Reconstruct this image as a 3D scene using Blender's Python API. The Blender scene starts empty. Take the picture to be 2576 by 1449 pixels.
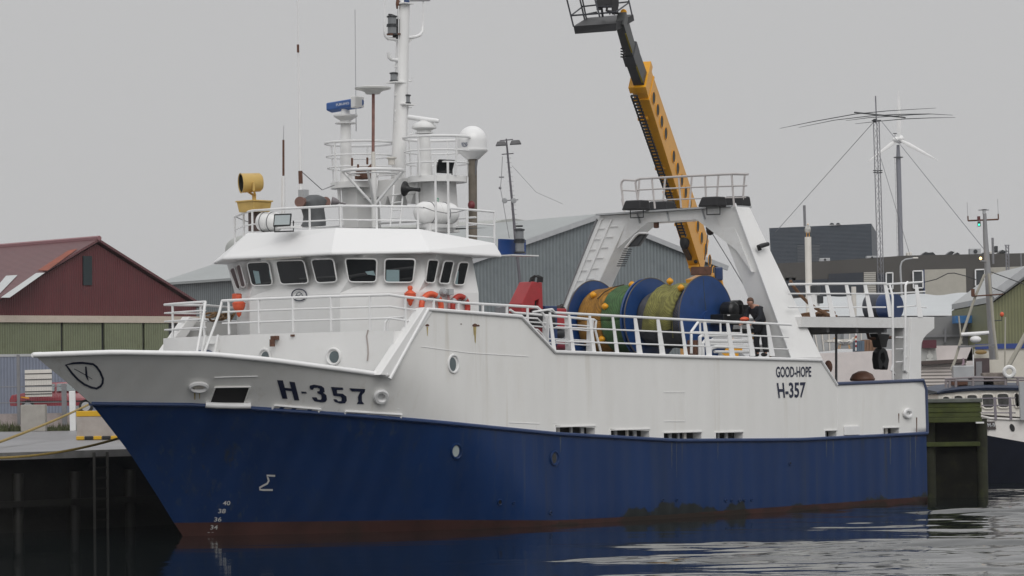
import bpy, bmesh, math, random
import numpy as np
from mathutils import Matrix, Vector, noise
random.seed(7)
sc = bpy.context.scene
COL = sc.collection
PI = math.pi

# ---------------------------------------------------------------- camera
IW, IH, F, CH = 2576.0, 1449.0, 8000.0, 3.52
PITCH, ROLL = 0.032550998465, 0.014
cp, sp, cr, sr = math.cos(PITCH), math.sin(PITCH), math.cos(ROLL), math.sin(ROLL)
CP = np.array([0, 0, CH])
R_, F_, U_ = np.array([1., 0, 0]), np.array([0, cp, sp]), np.array([0, -sp, cp])
cam = bpy.data.cameras.new('camera'); camo = bpy.data.objects.new('camera', cam); COL.objects.link(camo)
cam.sensor_width = 36; cam.lens = 36 * F / IW; cam.clip_start = .5; cam.clip_end = 6000
Rr = R_ * cr - U_ * sr; Ur = U_ * cr + R_ * sr
camo.matrix_world = Matrix(((Rr[0], Ur[0], -F_[0], 0), (Rr[1], Ur[1], -F_[1], 0), (Rr[2], Ur[2], -F_[2], CH), (0, 0, 0, 1)))
sc.camera = camo

# ---------------------------------------------------------------- overcast sky, soft sun, exposure
SUN_E, SUN_A = math.radians(42), math.radians(14)      # elevation, azimuth from behind the camera towards the left
wd = bpy.data.worlds.new('World'); sc.world = wd; wd.use_nodes = True
nt = wd.node_tree; nt.nodes.clear()
def N(t, **k):
    n = nt.nodes.new(t)
    for a, b in k.items(): setattr(n, a, b)
    return n
wo = N('ShaderNodeOutputWorld'); bg = N('ShaderNodeBackground'); tc = N('ShaderNodeTexCoord'); sx = N('ShaderNodeSeparateXYZ')
mp = N('ShaderNodeMapRange'); mp.inputs[1].default_value = 0.0; mp.inputs[2].default_value = 1.0
cr_ = N('ShaderNodeValToRGB')
nt.links.new(tc.outputs['Generated'], sx.inputs[0]); nt.links.new(sx.outputs['Z'], mp.inputs[0]); nt.links.new(mp.outputs[0], cr_.inputs[0])
e = cr_.color_ramp.elements
e[0].position = 0; e[0].color = (.475, .475, .48, 1)
e[1].position = 1; e[1].color = (.84, .845, .86, 1)
for p, v in ((.12, .485), (.28, .545), (.6, .70)):
    k = e.new(p); k.color = (v, v, v * 1.008, 1)
sk = N('ShaderNodeTexSky'); sk.sky_type = 'NISHITA'; sk.sun_disc = False; sk.sun_elevation = SUN_E; sk.sun_rotation = PI + SUN_A
hs = N('ShaderNodeHueSaturation'); hs.inputs['Saturation'].default_value = .1; hs.inputs['Value'].default_value = .05
nt.links.new(sk.outputs[0], hs.inputs['Color'])
mx = N('ShaderNodeMix', data_type='RGBA'); mx.inputs[0].default_value = .06
nt.links.new(cr_.outputs[0], mx.inputs[6]); nt.links.new(hs.outputs[0], mx.inputs[7])
nt.links.new(mx.outputs[2], bg.inputs[0]); bg.inputs[1].default_value = 1.0
nt.links.new(bg.outputs[0], wo.inputs[0])
sl = bpy.data.lights.new('sun', 'SUN'); so = bpy.data.objects.new('sun', sl); COL.objects.link(so)
sl.energy = 1.0; sl.angle = math.radians(40); sl.color = (1, .98, .95)
sd = Vector((math.sin(SUN_A) * math.cos(SUN_E), -math.cos(SUN_A) * math.cos(SUN_E), math.sin(SUN_E)))
so.rotation_euler = sd.to_track_quat('Z', 'Y').to_euler()
so.location = (0, 0, 60)
sc.view_settings.view_transform = 'Standard'; sc.view_settings.look = 'None'; sc.view_settings.exposure = .13; sc.view_settings.gamma = 1
sc.cycles.max_bounces = 6; sc.cycles.diffuse_bounces = 3; sc.cycles.glossy_bounces = 3; sc.cycles.use_denoising = True
sc.cycles.transparent_max_bounces = 8

# ---------------------------------------------------------------- measuring: a pixel and a plane give a point in the harbour
TH = 0.8162930463
EA = np.array([-math.cos(TH), -math.sin(TH), 0]); ET = np.array([math.sin(TH), -math.cos(TH), 0])
ORG = np.array([8.82, 98.37, 0.]); HB = 4.6
SHIP = Matrix(((EA[0], ET[0], 0, ORG[0]), (EA[1], ET[1], 0, ORG[1]), (0, 0, 1, 0), (0, 0, 0, 1)))
CS = np.array([(CP - ORG) @ EA, (CP - ORG) @ ET, CH])
def ray(u, v):
    a, b = u - IW / 2, v - IH / 2
    return R_ * ((a * cr - b * sr) / F) + F_ - U_ * ((b * cr + a * sr) / F)
def sray(u, v):
    r = ray(u, v); return np.array([r @ EA, r @ ET, r[2]])
def T(u, v, t):            # on the fore-and-aft plane t metres to port of the keel: (forward, port, up)
    r = sray(u, v); return CS + r * (t - CS[1]) / r[1]
def A(u, v, a):
    r = sray(u, v); return CS + r * (a - CS[0]) / r[0]
def Zp(u, v, z):
    r = sray(u, v); return CS + r * (z - CH) / r[2]
def G(u, v, y):            # harbour point at distance y
    r = ray(u, v); return CP + r * (y / r[1])
def GZ(u, v, z):
    r = ray(u, v); return CP + r * ((z - CH) / r[2])
def K(x0, y0, k=.3885): return lambda x, y: ((x0 + k * x) / 1.59, (y0 + k * y) / 1.59)
V = lambda *p: np.array(p, float)

# ---------------------------------------------------------------- mesh builder
class MB:
    def __init__(s): s.v, s.f, s.m = [], [], []
    def add(s, vs, fs, mi=0):
        o = len(s.v); s.v += [tuple(float(c) for c in p) for p in vs]; s.f += [tuple(i + o for i in f) for f in fs]; s.m += [mi] * len(fs); return s
    def quad(s, *p, mi=0): return s.add(p, [tuple(range(len(p)))], mi)
    def hexa(s, b, t, mi=0):                                  # two rings of equal length, capped
        n = len(b); return s.add(list(b) + list(t), [tuple(range(n))[::-1], tuple(range(n, 2 * n))] + [(i, (i + 1) % n, n + (i + 1) % n, n + i) for i in range(n)], mi)
    def box(s, c, d, ax=None, mi=0):
        c = np.array(c, float); ax = np.eye(3) if ax is None else np.array(ax, float)
        h = [ax[i] * d[i] / 2 for i in range(3)]
        r = lambda k: [c - h[0] - h[1] + h[2] * k, c + h[0] - h[1] + h[2] * k, c + h[0] + h[1] + h[2] * k, c - h[0] + h[1] + h[2] * k]
        return s.hexa(r(-1), r(1), mi)
    def bar(s, p, q, w, h, up=(0, 0, 1), mi=0):
        p, q = np.array(p, float), np.array(q, float); d = q - p; L = np.linalg.norm(d); d = d / L
        x = np.cross(d, up); n = np.linalg.norm(x)
        if n < 1e-4: x = np.cross(d, (1, 0, 0)); n = np.linalg.norm(x)
        x = x / n; y = np.cross(x, d)
        return s.box((p + q) / 2, (w, h, L), (x, y, d), mi)
    def prism(s, pts, vec, mi=0):
        b = [np.array(p, float) for p in pts]; return s.hexa(b, [p + np.array(vec, float) for p in b], mi)
    def tube(s, pts, r, n=8, closed=False, caps=True, mi=0):
        P = [np.array(p, float) for p in pts]; m = len(P); rr = r if hasattr(r, '__len__') else [r] * m
        vs, fs, x = [], [], None
        for i in range(m):
            d = (P[(i + 1) % m] - P[i - 1]) if closed else P[min(i + 1, m - 1)] - P[max(i - 1, 0)]
            d = d / (np.linalg.norm(d) + 1e-9)
            if x is None: x = np.cross(d, (0, 0, 1)) if abs(d[2]) < .9 else np.cross(d, (1, 0, 0))
            x = x - d * (x @ d); x = x / (np.linalg.norm(x) + 1e-9); y = np.cross(d, x)
            for k in range(n):
                g = 2 * PI * (k + .5) / n; vs.append(P[i] + (x * math.cos(g) + y * math.sin(g)) * rr[i])
        for i in range(m if closed else m - 1):
            for k in range(n):
                j = (i + 1) % m; fs.append((i * n + k, j * n + k, j * n + (k + 1) % n, i * n + (k + 1) % n))
        if caps and not closed: fs += [tuple(range(n))[::-1], tuple(range((m - 1) * n, m * n))]
        return s.add(vs, fs, mi)
    def lathe(s, c, ax, prof, n=24, mi=0, a0=0, a1=2 * PI):        # prof: (radius, height along ax)
        c, ax = np.array(c, float), np.array(ax, float); ax = ax / np.linalg.norm(ax)
        x = np.cross(ax, (0, 0, 1)) if abs(ax[2]) < .9 else np.cross(ax, (1, 0, 0)); x = x / np.linalg.norm(x); y = np.cross(ax, x)
        full = a1 - a0 > 6.28; m = n if full else n + 1; vs, fs = [], []
        for r, h in prof:
            for k in range(m):
                g = a0 + (a1 - a0) * k / n; vs.append(c + ax * h + (x * math.cos(g) + y * math.sin(g)) * max(r, 1e-4))
        for i in range(len(prof) - 1):
            for k in range(n):
                fs.append((i * m + k, i * m + (k + 1) % m, (i + 1) * m + (k + 1) % m, (i + 1) * m + k))
        return s.add(vs, fs, mi)
    def cyl(s, p, q, r, r2=None, n=20, mi=0):
        p, q = np.array(p, float), np.array(q, float); L = np.linalg.norm(q - p); r2 = r if r2 is None else r2
        return s.lathe(p, q - p, [(0, 0), (r, 0), (r2, L), (0, L)], n, mi)
    def sphere(s, c, r, n=16, sc_=(1, 1, 1), mi=0):
        o = len(s.v); s.lathe((0, 0, 0), (0, 0, 1), [(r * math.sin(PI * i / n), -r * math.cos(PI * i / n)) for i in range(n + 1)], 2 * n, mi)
        s.v[o:] = [tuple(c[k] + p[k] * sc_[k] for k in range(3)) for p in s.v[o:]]; return s
    def torus(s, c, ax, R, r, n=28, k=8, mi=0):
        c, ax = np.array(c, float), np.array(ax, float); ax = ax / np.linalg.norm(ax)
        x = np.cross(ax, (0, 0, 1)) if abs(ax[2]) < .9 else np.cross(ax, (1, 0, 0)); x = x / np.linalg.norm(x); y = np.cross(ax, x)
        return s.tube([c + (x * math.cos(2 * PI * i / n) + y * math.sin(2 * PI * i / n)) * R for i in range(n)], r, k, True, mi=mi)
    def loft(s, rows, mi=0, skip=()):
        n = len(rows[0]); vs = [p for r in rows for p in r]
        return s.add(vs, [(i * n + k, i * n + k + 1, (i + 1) * n + k + 1, (i + 1) * n + k) for i in range(len(rows) - 1) for k in range(n - 1) if (i, k) not in skip], mi)
    def build(s, name, mats, parent=None, smooth=False, bevel=0, solid=0, tag=None):
        mats = mats if isinstance(mats, (list, tuple)) else [mats]
        me = bpy.data.meshes.new(name); me.from_pydata(s.v, [], s.f)
        for m_ in mats: me.materials.append(m_)
        me.polygons.foreach_set('material_index', s.m)
        bm = bmesh.new(); bm.from_mesh(me); bmesh.ops.remove_doubles(bm, verts=bm.verts, dist=1e-5); bmesh.ops.recalc_face_normals(bm, faces=bm.faces)
        bm.to_mesh(me); bm.free()
        o = bpy.data.objects.new(name, me); COL.objects.link(o)
        if smooth:
            me.polygons.foreach_set('use_smooth', [True] * len(me.polygons))
            me.set_sharp_from_angle(angle=math.radians(40))
        if solid: q = o.modifiers.new('s', 'SOLIDIFY'); q.thickness = solid; q.offset = -1
        if bevel: q = o.modifiers.new('b', 'BEVEL'); q.width = bevel; q.segments = 2; q.limit_method = 'ANGLE'
        if parent is not None: place(o, parent)
        return o
OFF = {}
def place(o, parent):
    o.parent = parent; r = parent
    while r.parent: r = r.parent
    if parent is r: o.location = -Vector(OFF.get(r.name, (0, 0, 0)))
def tag(o, label, cat, group=None):
    o['label'] = label; o['category'] = cat
    if group: o['group'] = group
    return o
def thing(name, label, cat, loc=(0, 0, 0), frame=None, group=None):     # Empty at the base; its meshes are modelled in the frame's own coordinates
    o = bpy.data.objects.new(name, None); COL.objects.link(o); o.empty_display_size = .3
    M = (SHIP if frame == 'ship' else Matrix()) @ Matrix.Translation(Vector([float(c) for c in loc]))
    o.matrix_world = M; OFF[o.name] = tuple(float(c) for c in loc)
    return tag(o, label, cat, group)
def single(mb, name, label, cat, mat, loc, frame=None, group=None, **k):  # a thing that is one mesh
    loc = np.array(loc, float); mb.v = [tuple(np.array(p) - loc) for p in mb.v]
    o = mb.build(name, mat, **k); o.matrix_world = (SHIP if frame == 'ship' else Matrix()) @ Matrix.Translation(Vector(loc))
    return tag(o, label, cat, group)
def struct(o, kind='structure'): o['kind'] = kind; return o
def dup(o, parent=None, loc=None):
    c = o.copy(); COL.objects.link(c)
    if parent is not None: c.parent = parent
    if loc is not None: c.location = loc
    for ch in o.children: dup(ch, c)
    return c
FONT = None
def text_mesh(txt, fat=.012):
    cu = bpy.data.curves.new('lettering', 'FONT'); cu.body = txt; cu.resolution_u = 4; cu.offset = fat
    o = bpy.data.objects.new('lettering', cu); COL.objects.link(o)
    me = o.evaluated_get(bpy.context.evaluated_depsgraph_get()).to_mesh()
    vs = np.array([v.co[:] for v in me.vertices]); fs = [tuple(p.vertices) for p in me.polygons]
    COL.objects.unlink(o); bpy.data.objects.remove(o)
    lo, hi = vs.min(0), vs.max(0); vs = (vs - lo) / np.maximum(hi - lo, 1e-6)
    return vs, fs                                             # in the unit square
def text_on(mb, txt, tl, tr, bl, br, fn, mi=0, fat=.012):         # letters laid in the quad of four pixels, carried onto a surface by fn
    vs, fs = text_mesh(txt, fat); P = []
    for x, y, _ in vs:
        a = np.array(tl) * (1 - x) + np.array(tr) * x; b = np.array(bl) * (1 - x) + np.array(br) * x
        P.append(fn(*(b * (1 - y) + a * y)))
    return mb.add(P, fs, mi)
def stroke(mb, pts, w, fn, mi=0, closed=False):                # a painted stroke of pixel width w
    P = [np.array(p, float) for p in pts]; m = len(P); L, Rr2 = [], []
    for i in range(m):
        d = (P[(i + 1) % m] - P[i - 1]) if closed else P[min(i + 1, m - 1)] - P[max(i - 1, 0)]
        d = d / (np.linalg.norm(d) + 1e-9); n = np.array([-d[1], d[0]]) * w / 2
        L.append(fn(*(P[i] + n))); Rr2.append(fn(*(P[i] - n)))
    k = m if closed else m - 1
    return mb.add(L + Rr2, [(i, (i + 1) % m, m + (i + 1) % m, m + i) for i in range(k)], mi)

# ---------------------------------------------------------------- materials
def mat(name, col, rough=.5, metal=0, var=.06, vs=3.0, bump=0, bs=20, stretch=None, dirt=None, dirt_amt=.0, dirt_scale=2., spec=.5, coat=0):
    m = bpy.data.materials.new(name); m.use_nodes = True; t = m.node_tree; b = t.nodes['Principled BSDF']; L = t.links.new
    b.inputs['Roughness'].default_value = rough; b.inputs['Metallic'].default_value = metal; b.inputs['Specular IOR Level'].default_value = spec
    if coat: b.inputs['Coat Weight'].default_value = coat
    c = t.nodes.new('ShaderNodeTexCoord'); mpn = t.nodes.new('ShaderNodeMapping'); L(c.outputs['Object'], mpn.inputs[0])
    if stretch: mpn.inputs['Scale'].default_value = stretch
    n = t.nodes.new('ShaderNodeTexNoise'); n.inputs['Scale'].default_value = vs; n.inputs['Detail'].default_value = 6; L(mpn.outputs[0], n.inputs[0])
    r = t.nodes.new('ShaderNodeMapRange'); r.inputs[1].default_value = .25; r.inputs[2].default_value = .75; r.inputs[3].default_value = 1 - var; r.inputs[4].default_value = 1 + var; L(n.outputs[0], r.inputs[0])
    mu = t.nodes.new('ShaderNodeVectorMath'); mu.operation = 'SCALE'; mu.inputs[0].default_value = col[:3]; L(r.outputs[0], mu.inputs['Scale'])
    out = mu.outputs[0]
    if dirt:
        n2 = t.nodes.new('ShaderNodeTexNoise'); n2.inputs['Scale'].default_value = dirt_scale; n2.inputs['Detail'].default_value = 8; n2.inputs['Roughness'].default_value = .65; L(mpn.outputs[0], n2.inputs[0])
        r2 = t.nodes.new('ShaderNodeMapRange'); r2.inputs[1].default_value = .52; r2.inputs[2].default_value = .78; r2.inputs[3].default_value = 0; r2.inputs[4].default_value = dirt_amt; L(n2.outputs[0], r2.inputs[0])
        x = t.nodes.new('ShaderNodeMix'); x.data_type = 'RGBA'; L(r2.outputs[0], x.inputs[0]); L(out, x.inputs[6]); x.inputs[7].default_value = (*dirt, 1); out = x.outputs[2]
    L(out, b.inputs['Base Color'])
    if bump:
        n3 = t.nodes.new('ShaderNodeTexNoise'); n3.inputs['Scale'].default_value = bs; n3.inputs['Detail'].default_value = 4; L(mpn.outputs[0], n3.inputs[0])
        bu = t.nodes.new('ShaderNodeBump'); bu.inputs['Strength'].default_value = bump; bu.inputs['Distance'].default_value = .02; L(n3.outputs[0], bu.inputs['Height']); L(bu.outputs[0], b.inputs['Normal'])
    return m
def corrugated(name, col, per, axis='X', depth=.03, rough=.5, var=.08, dirt=None, dirt_amt=0, ang=0):   # profiled sheet: bands of ribs by a wave bump and a faint tint
    m = mat(name, col, rough, 0, var, 1.2, dirt=dirt, dirt_amt=dirt_amt); t = m.node_tree; L = t.links.new; b = t.nodes['Principled BSDF']
    c = t.nodes.new('ShaderNodeTexCoord'); mpn = t.nodes.new('ShaderNodeMapping'); mpn.inputs['Rotation'].default_value = (0, 0, ang); L(c.outputs['Object'], mpn.inputs[0])
    w = t.nodes.new('ShaderNodeTexWave'); w.bands_direction = axis; w.inputs['Scale'].default_value = PI / (10 * per) * 2; L(mpn.outputs[0], w.inputs[0])
    bu = t.nodes.new('ShaderNodeBump'); bu.inputs['Strength'].default_value = .8; bu.inputs['Distance'].default_value = depth; L(w.outputs[1], bu.inputs['Height']); L(bu.outputs[0], b.inputs['Normal'])
    src = b.inputs['Base Color'].links[0].from_socket
    r = t.nodes.new('ShaderNodeMapRange'); r.inputs[3].default_value = .82; r.inputs[4].default_value = 1.1; L(w.outputs[1], r.inputs[0])
    mu = t.nodes.new('ShaderNodeVectorMath'); mu.operation = 'SCALE'; L(src, mu.inputs[0]); L(r.outputs[0], mu.inputs['Scale']); L(mu.outputs[0], b.inputs['Base Color'])
    return m
WHITE = mat('white_paint', (.83, .828, .82), .35, var=.035, vs=.8, dirt=(.50, .46, .38), dirt_amt=.12, dirt_scale=2.5)
WHITE2 = mat('white_gear_paint', (.76, .76, .755), .4, var=.05, vs=2, dirt=(.42, .36, .28), dirt_amt=.22, dirt_scale=5)
RAIL = mat('white_rail_paint', (.82, .82, .82), .35, var=.04)
OFFWH = mat('offwhite', (.70, .67, .62), .5, var=.06)
DKBLUE = mat('deep_blue_paint', (.015, .040, .125), .35, var=.1)
NAVY = mat('navy_lettering', (.012, .018, .05), .4)
DRUMB = mat('drum_blue_paint', (.013, .055, .19), .35, var=.15, vs=3, dirt=(.02, .045, .10), dirt_amt=.5, dirt_scale=4)
BLACK = mat('black_rubber', (.012, .012, .014), .5)
DARK = mat('opening_shade_paint', (.008, .008, .009), .8)  # near-black base colour stands in for the shade inside openings
GREYM = mat('grey_metal', (.20, .20, .21), .5, var=.12)
LGREY = mat('light_grey_metal', (.42, .43, .44), .45, var=.08)
DGREY = mat('dark_grey_paint', (.035, .038, .042), .4, var=.2)
RUST = mat('rusty_steel', (.12, .055, .035), .8, var=.3, vs=8)
RED = mat('red_paint', (.38, .028, .034), .35, var=.12, dirt=(.2, .05, .04), dirt_amt=.4)
ORANGE = mat('orange_plastic', (.75, .12, .05), .45, var=.08)
YELLOW = mat('crane_yellow', (.80, .37, .011), .35, var=.07, dirt=(.25, .12, .03), dirt_amt=.35, dirt_scale=3)
CREAMY = mat('pale_yellow_paint', (.62, .42, .13), .45, var=.1, dirt=(.3, .15, .05), dirt_amt=.4, dirt_scale=6)
FLOAT = mat('yellow_float', (.80, .36, .01), .4, var=.08)
GREEN = mat('green_sign', (.02, .30, .16), .5)
def glass_mat(name, col=(.012, .014, .016), rough=.03):
    m = mat(name, col, rough, 0, .3, 1.5, spec=.6); return m
GLASS = glass_mat('window_glass'); PGLASS = glass_mat('porthole_glass', (.10, .13, .14), .05)
MIRR = mat('bright_lens', (.65, .67, .68), .1, var=.1)
# ================================================================ THE SETTING: water, quay, ground
def water_mat():
    m = bpy.data.materials.new('harbour_water'); m.use_nodes = True; t = m.node_tree; L = t.links.new; b = t.nodes['Principled BSDF']
    b.inputs['Base Color'].default_value = (.006, .010, .011, 1); b.inputs['Roughness'].default_value = .05; b.inputs['IOR'].default_value = 1.45
    c = t.nodes.new('ShaderNodeTexCoord'); n = t.nodes.new('ShaderNodeTexNoise'); n.inputs['Scale'].default_value = 5; n.inputs['Detail'].default_value = 3; L(c.outputs['Object'], n.inputs[0])
    bu = t.nodes.new('ShaderNodeBump'); bu.inputs['Strength'].default_value = 1; bu.inputs['Distance'].default_value = .0012; L(n.outputs[0], bu.inputs['Height']); L(bu.outputs[0], b.inputs['Normal'])
    return m
RIPPLE = .11
# a breeze ruffles the open water to the right; in the hull's lee it lies almost flat
WX, WY = np.meshgrid(np.linspace(-24, 28, 240), np.linspace(44, 124, 760)); wr = np.random.RandomState(4)
wz = np.zeros_like(WX); slope2 = 0
for i in range(70):
    lam = .45 * (3.6 / .45) ** wr.rand(); an = PI / 2 + wr.randn() * .30; k_ = 2 * PI / lam; s_ = .6 + wr.rand(); am_ = s_ * lam ** .15 / k_
    wz += am_ * np.sin(k_ * (WX * math.cos(an) + WY * math.sin(an)) + wr.rand() * 6.28); slope2 += (am_ * k_) ** 2 / 2
wz *= 1 / math.sqrt(slope2)
pn = np.zeros_like(WX)
for i in range(14):
    lam = 5 + 16 * wr.rand(); an = wr.rand() * 6.28; pn += np.sin(2 * PI / lam * (WX * math.cos(an) * .6 + WY * math.sin(an)) + wr.rand() * 6.28) / math.sqrt(14)
ed = np.clip((WX - .30 * WY + 14.2 + pn * 2.2 + 5.2) / 9.0, 0, 1); ed = ed * ed * (3 - 2 * ed)
amp = (.0045 + RIPPLE * ed) * (.75 + .25 * np.tanh(pn)); bx = np.minimum(np.minimum(WX + 24, 28 - WX), np.minimum(WY - 44, 124 - WY)); wz = wz * amp * np.clip(bx / 1.5, 0, 1)
nr_, nc_ = WX.shape; vv = np.stack([WX, WY, wz], -1).reshape(-1, 3); idx = np.arange(nr_ * nc_).reshape(nr_, nc_)
ff = np.stack([idx[:-1, :-1], idx[:-1, 1:], idx[1:, 1:], idx[1:, :-1]], -1).reshape(-1, 4)
ov = [(-300, -60, 0), (400, -60, 0), (400, 44, 0), (-300, 44, 0), (-300, 124, 0), (400, 124, 0), (400, 160, 0), (-300, 160, 0), (-24, 44, 0), (-24, 124, 0), (28, 44, 0), (28, 124, 0)]
me_ = bpy.data.meshes.new('water'); n0 = len(vv)
me_.from_pydata([tuple(p) for p in vv] + ov, [], [tuple(q) for q in ff] + [tuple(n0 + q for q in f) for f in ((0, 1, 2, 10, 8, 3), (4, 9, 11, 5, 6, 7), (3, 8, 9, 4), (10, 2, 5, 11))])
me_.polygons.foreach_set('use_smooth', [True] * len(me_.polygons)); me_.materials.append(water_mat())
wo_ = bpy.data.objects.new('water', me_); COL.objects.link(wo_); struct(wo_)

def wS(a, t, z): return ORG + EA * a + ET * t + V(0, 0, z)
QZ = 2.1
q1, q2 = wS(120, -5.5, 0), wS(-1.2, -5.6, 0)
ASPH = mat('wet_quay_concrete', (.20, .20, .21), .38, var=.22, vs=.25, stretch=(1, .35, 1), bump=.15, bs=6, dirt=(.11, .11, .115), dirt_amt=.8, dirt_scale=.35)
KERB = mat('quay_edge_concrete', (.24, .235, .23), .6, var=.15, bump=.2, dirt=(.08, .08, .07), dirt_amt=.6)
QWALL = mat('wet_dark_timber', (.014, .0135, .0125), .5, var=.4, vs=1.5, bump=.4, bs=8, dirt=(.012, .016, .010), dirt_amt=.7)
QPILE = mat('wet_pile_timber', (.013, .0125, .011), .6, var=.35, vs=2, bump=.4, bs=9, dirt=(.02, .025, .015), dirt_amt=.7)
gq = MB()
gpts = [q1, q2, V(9.5, 134, 0), V(400, 134, 0), V(590, 1450, 0), V(-590, 1450, 0), V(-300, 134, 0)]
gq.quad(*[p + V(0, 0, QZ) for p in gpts]); struct(gq.build('quay', ASPH))
ke = MB(); d_ = ET[:2]
ke.hexa([q1 + ET * .02 + V(0, 0, QZ - .18), q2 + ET * .02 + V(0, 0, QZ - .18), q2 - ET * .55 + V(0, 0, QZ - .18), q1 - ET * .55 + V(0, 0, QZ - .18)],
        [q1 + ET * .02 + V(0, 0, QZ + .012), q2 + ET * .02 + V(0, 0, QZ + .012), q2 - ET * .55 + V(0, 0, QZ + .012), q1 - ET * .55 + V(0, 0, QZ + .012)])
struct(ke.build('quay_edge', KERB))
qw = thing('quay_wall', 'dark timber quay wall with piles and walings below the quay edge', 'quay wall', wS(30, -6.3, 0))
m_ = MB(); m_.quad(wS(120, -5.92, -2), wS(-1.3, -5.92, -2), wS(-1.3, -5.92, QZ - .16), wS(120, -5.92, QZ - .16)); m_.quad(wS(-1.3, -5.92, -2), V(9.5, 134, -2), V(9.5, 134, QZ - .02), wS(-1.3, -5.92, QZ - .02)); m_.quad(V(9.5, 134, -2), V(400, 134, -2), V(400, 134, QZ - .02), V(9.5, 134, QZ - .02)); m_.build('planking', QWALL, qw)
for i in range(16):
    a = 20.0 + i * 1.9
    MB().cyl(wS(a, -5.85, -2), wS(a, -5.85, QZ - .55), .15, n=12).build('pile', QPILE, qw, smooth=True)
for z in (.75,):
    MB().bar(wS(60, -5.72, z), wS(-1.2, -5.72, z), .12, .16).build('waling', QPILE, qw)
la = MB(); a0 = T(265, 1150, -5.6)[0]
for k in (0, .45): la.bar(wS(a0 + k, -5.52, -1), wS(a0 + k, -5.52, QZ - .05), .07, .07)
for i in range(10): la.bar(wS(a0, -5.52, -.6 + i * .28), wS(a0 + .45, -5.52, -.6 + i * .28), .04, .04)
tag(la.build('quay_ladder', mat('old_steel', (.035, .033, .029), .6, var=.3)), 'dark steel ladder fixed to the quay wall left of the bow', 'ladder')
# higher road behind the quay, with its kerb bank
RZ = 2.82
rd = MB(); rd.quad(V(-300, 139, RZ), V(-13, 139, RZ), V(-13, 900, RZ), V(-300, 900, RZ)); struct(rd.build('road', mat('road_asphalt', (.16, .15, .15), .6, var=.12, vs=.4)))
kb = MB(); kb.hexa([V(-300, 138.4, QZ), V(-13, 138.4, QZ), V(-13, 139, QZ), V(-300, 139, QZ)], [V(-300, 138.7, RZ + .03), V(-13, 138.7, RZ + .03), V(-13, 139.02, RZ + .03), V(-300, 139.02, RZ + .03)])
tag(kb.build('kerb_wall', mat('pinkish_concrete', (.30, .255, .245), .8, var=.15, dirt=(.12, .11, .09), dirt_amt=.6)), 'low pinkish concrete kerb wall behind the grass strip', 'wall')
gm = MB(); rg = random.Random(3)
for i in range(9000):
    x = -28.5 + rg.random() * 15.5; y = 136.9 + rg.random() * 1.5; hh = (.10 + .32 * rg.random() ** 2) * (.5 + 1.1 * max(0, noise.noise((x * .5, y * .5, 1)) + .35)); an = rg.random() * PI; dx, dy = math.cos(an) * .03, math.sin(an) * .03; lx = (rg.random() - .5) * .16
    gm.add([(x - dx, y - dy, QZ), (x + dx, y + dy, QZ), (x + lx, y, QZ + hh)], [(0, 1, 2)])
o = gm.build('grass', mat('rough_grass', (.075, .085, .035), .8, var=.45, vs=6)); struct(o, 'stuff'); o['label'] = 'rough grass strip along the back of the quay'; o['category'] = 'grass'

# ================================================================ THE TRAWLER
ship = thing('fishing_trawler', 'blue and white stern trawler H-357 moored alongside the quay', 'fishing boat', (12, 0, 0), 'ship')
ip = lambda x, xs, ys: float(np.interp(x, xs, ys))
def a_stem(z): return ip(z, [-1.3, 0, .2, 1.01, 2.13, 3.36, 3.96, 4.56, 5.2], [24.2, 25.04, 25.26, 25.88, 26.78, 27.98, 28.84, 29.75, 30.7])
def zst(a): return ip(a, [-1, 0, 6, 11.3, 16.1, 19.15, 22, 23.5, 25.2, 26.2, 28, 29], [2.11, 2.09, 2.03, 2.12, 2.39, 2.65, 2.92, 3.06, 3.22, 3.31, 3.37, 3.37])
A_f, A_b, A_c, A_d, A_e, A_g, A_h, A_i = [T(u, v, HB)[0] for u, v in ((975, 943), (1075, 778), (1310, 796), (1395, 885), (1700, 896), (2065, 906), (2105, 968), (2328, 959))]
Z_ = [T(u, v, HB)[2] for u, v in ((975, 943), (1075, 778), (1310, 796), (1395, 885), (1700, 896), (2065, 906), (2105, 968), (2328, 959))]
AT = A_i                                                                   # transom
def ztop(a): return ip(a, [A_i, A_h, A_g, A_e, A_d, A_c, A_b, A_f, 24.3, 25.2, 26.6, 28.4, 29.8], Z_[::-1] + [4.24, 4.37, 4.53, 4.60, 4.56])
def hb(a, z):
    Le = ip(z, [0, 3.3, 4.6], [8.8, 8.0, 7.7]); x = (a_stem(z) - a) / Le
    if x <= 0: return 0.
    x = min(x, 1); p = ip(z, [0, 3.3, 4.6], [1.6, 1.75, 1.8]); q = ip(z, [0, 3.3, 4.6], [1, 1, 1])
    t = HB * (1 - (1 - x) ** p) ** q
    if z < .2 and a < 21: t -= .25 * max(0, .2 - z)
    return t
def HS(u, v, off=.012):                                                    # the point of the port hull side seen at a pixel
    lo, hi = 0., HB + .001
    ts = np.linspace(hi, 0, 60); prev = hi
    for t in ts:
        p = T(u, v, t)
        if hb(p[0], p[2]) >= t - 1e-6: break
        prev = t
    a, b = t, prev
    for _ in range(30):
        m = (a + b) / 2; p = T(u, v, m)
        if hb(p[0], p[2]) >= m: a = m
        else: b = m
    p = T(u, v, a); nrm = hnorm(p[0], p[2]); return p + nrm * off
def hnorm(a, z):
    e = .03; da = (hb(a + e, z) - hb(a - e, z)) / (2 * e); dz = (hb(a, z + e) - hb(a, z - e)) / (2 * e)
    n = V(-da, 1, -dz); return n / np.linalg.norm(n)
zboot = lambda a: ip(a, [-1, 2, 12, 16, 20, 25.3], [.21, .19, .11, .13, .28, .35])
HOLES = [(1397, 1496), (1535, 1633), (1668, 1764), (1799, 1868), (2074, 2104), (2221, 2261)]
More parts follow.
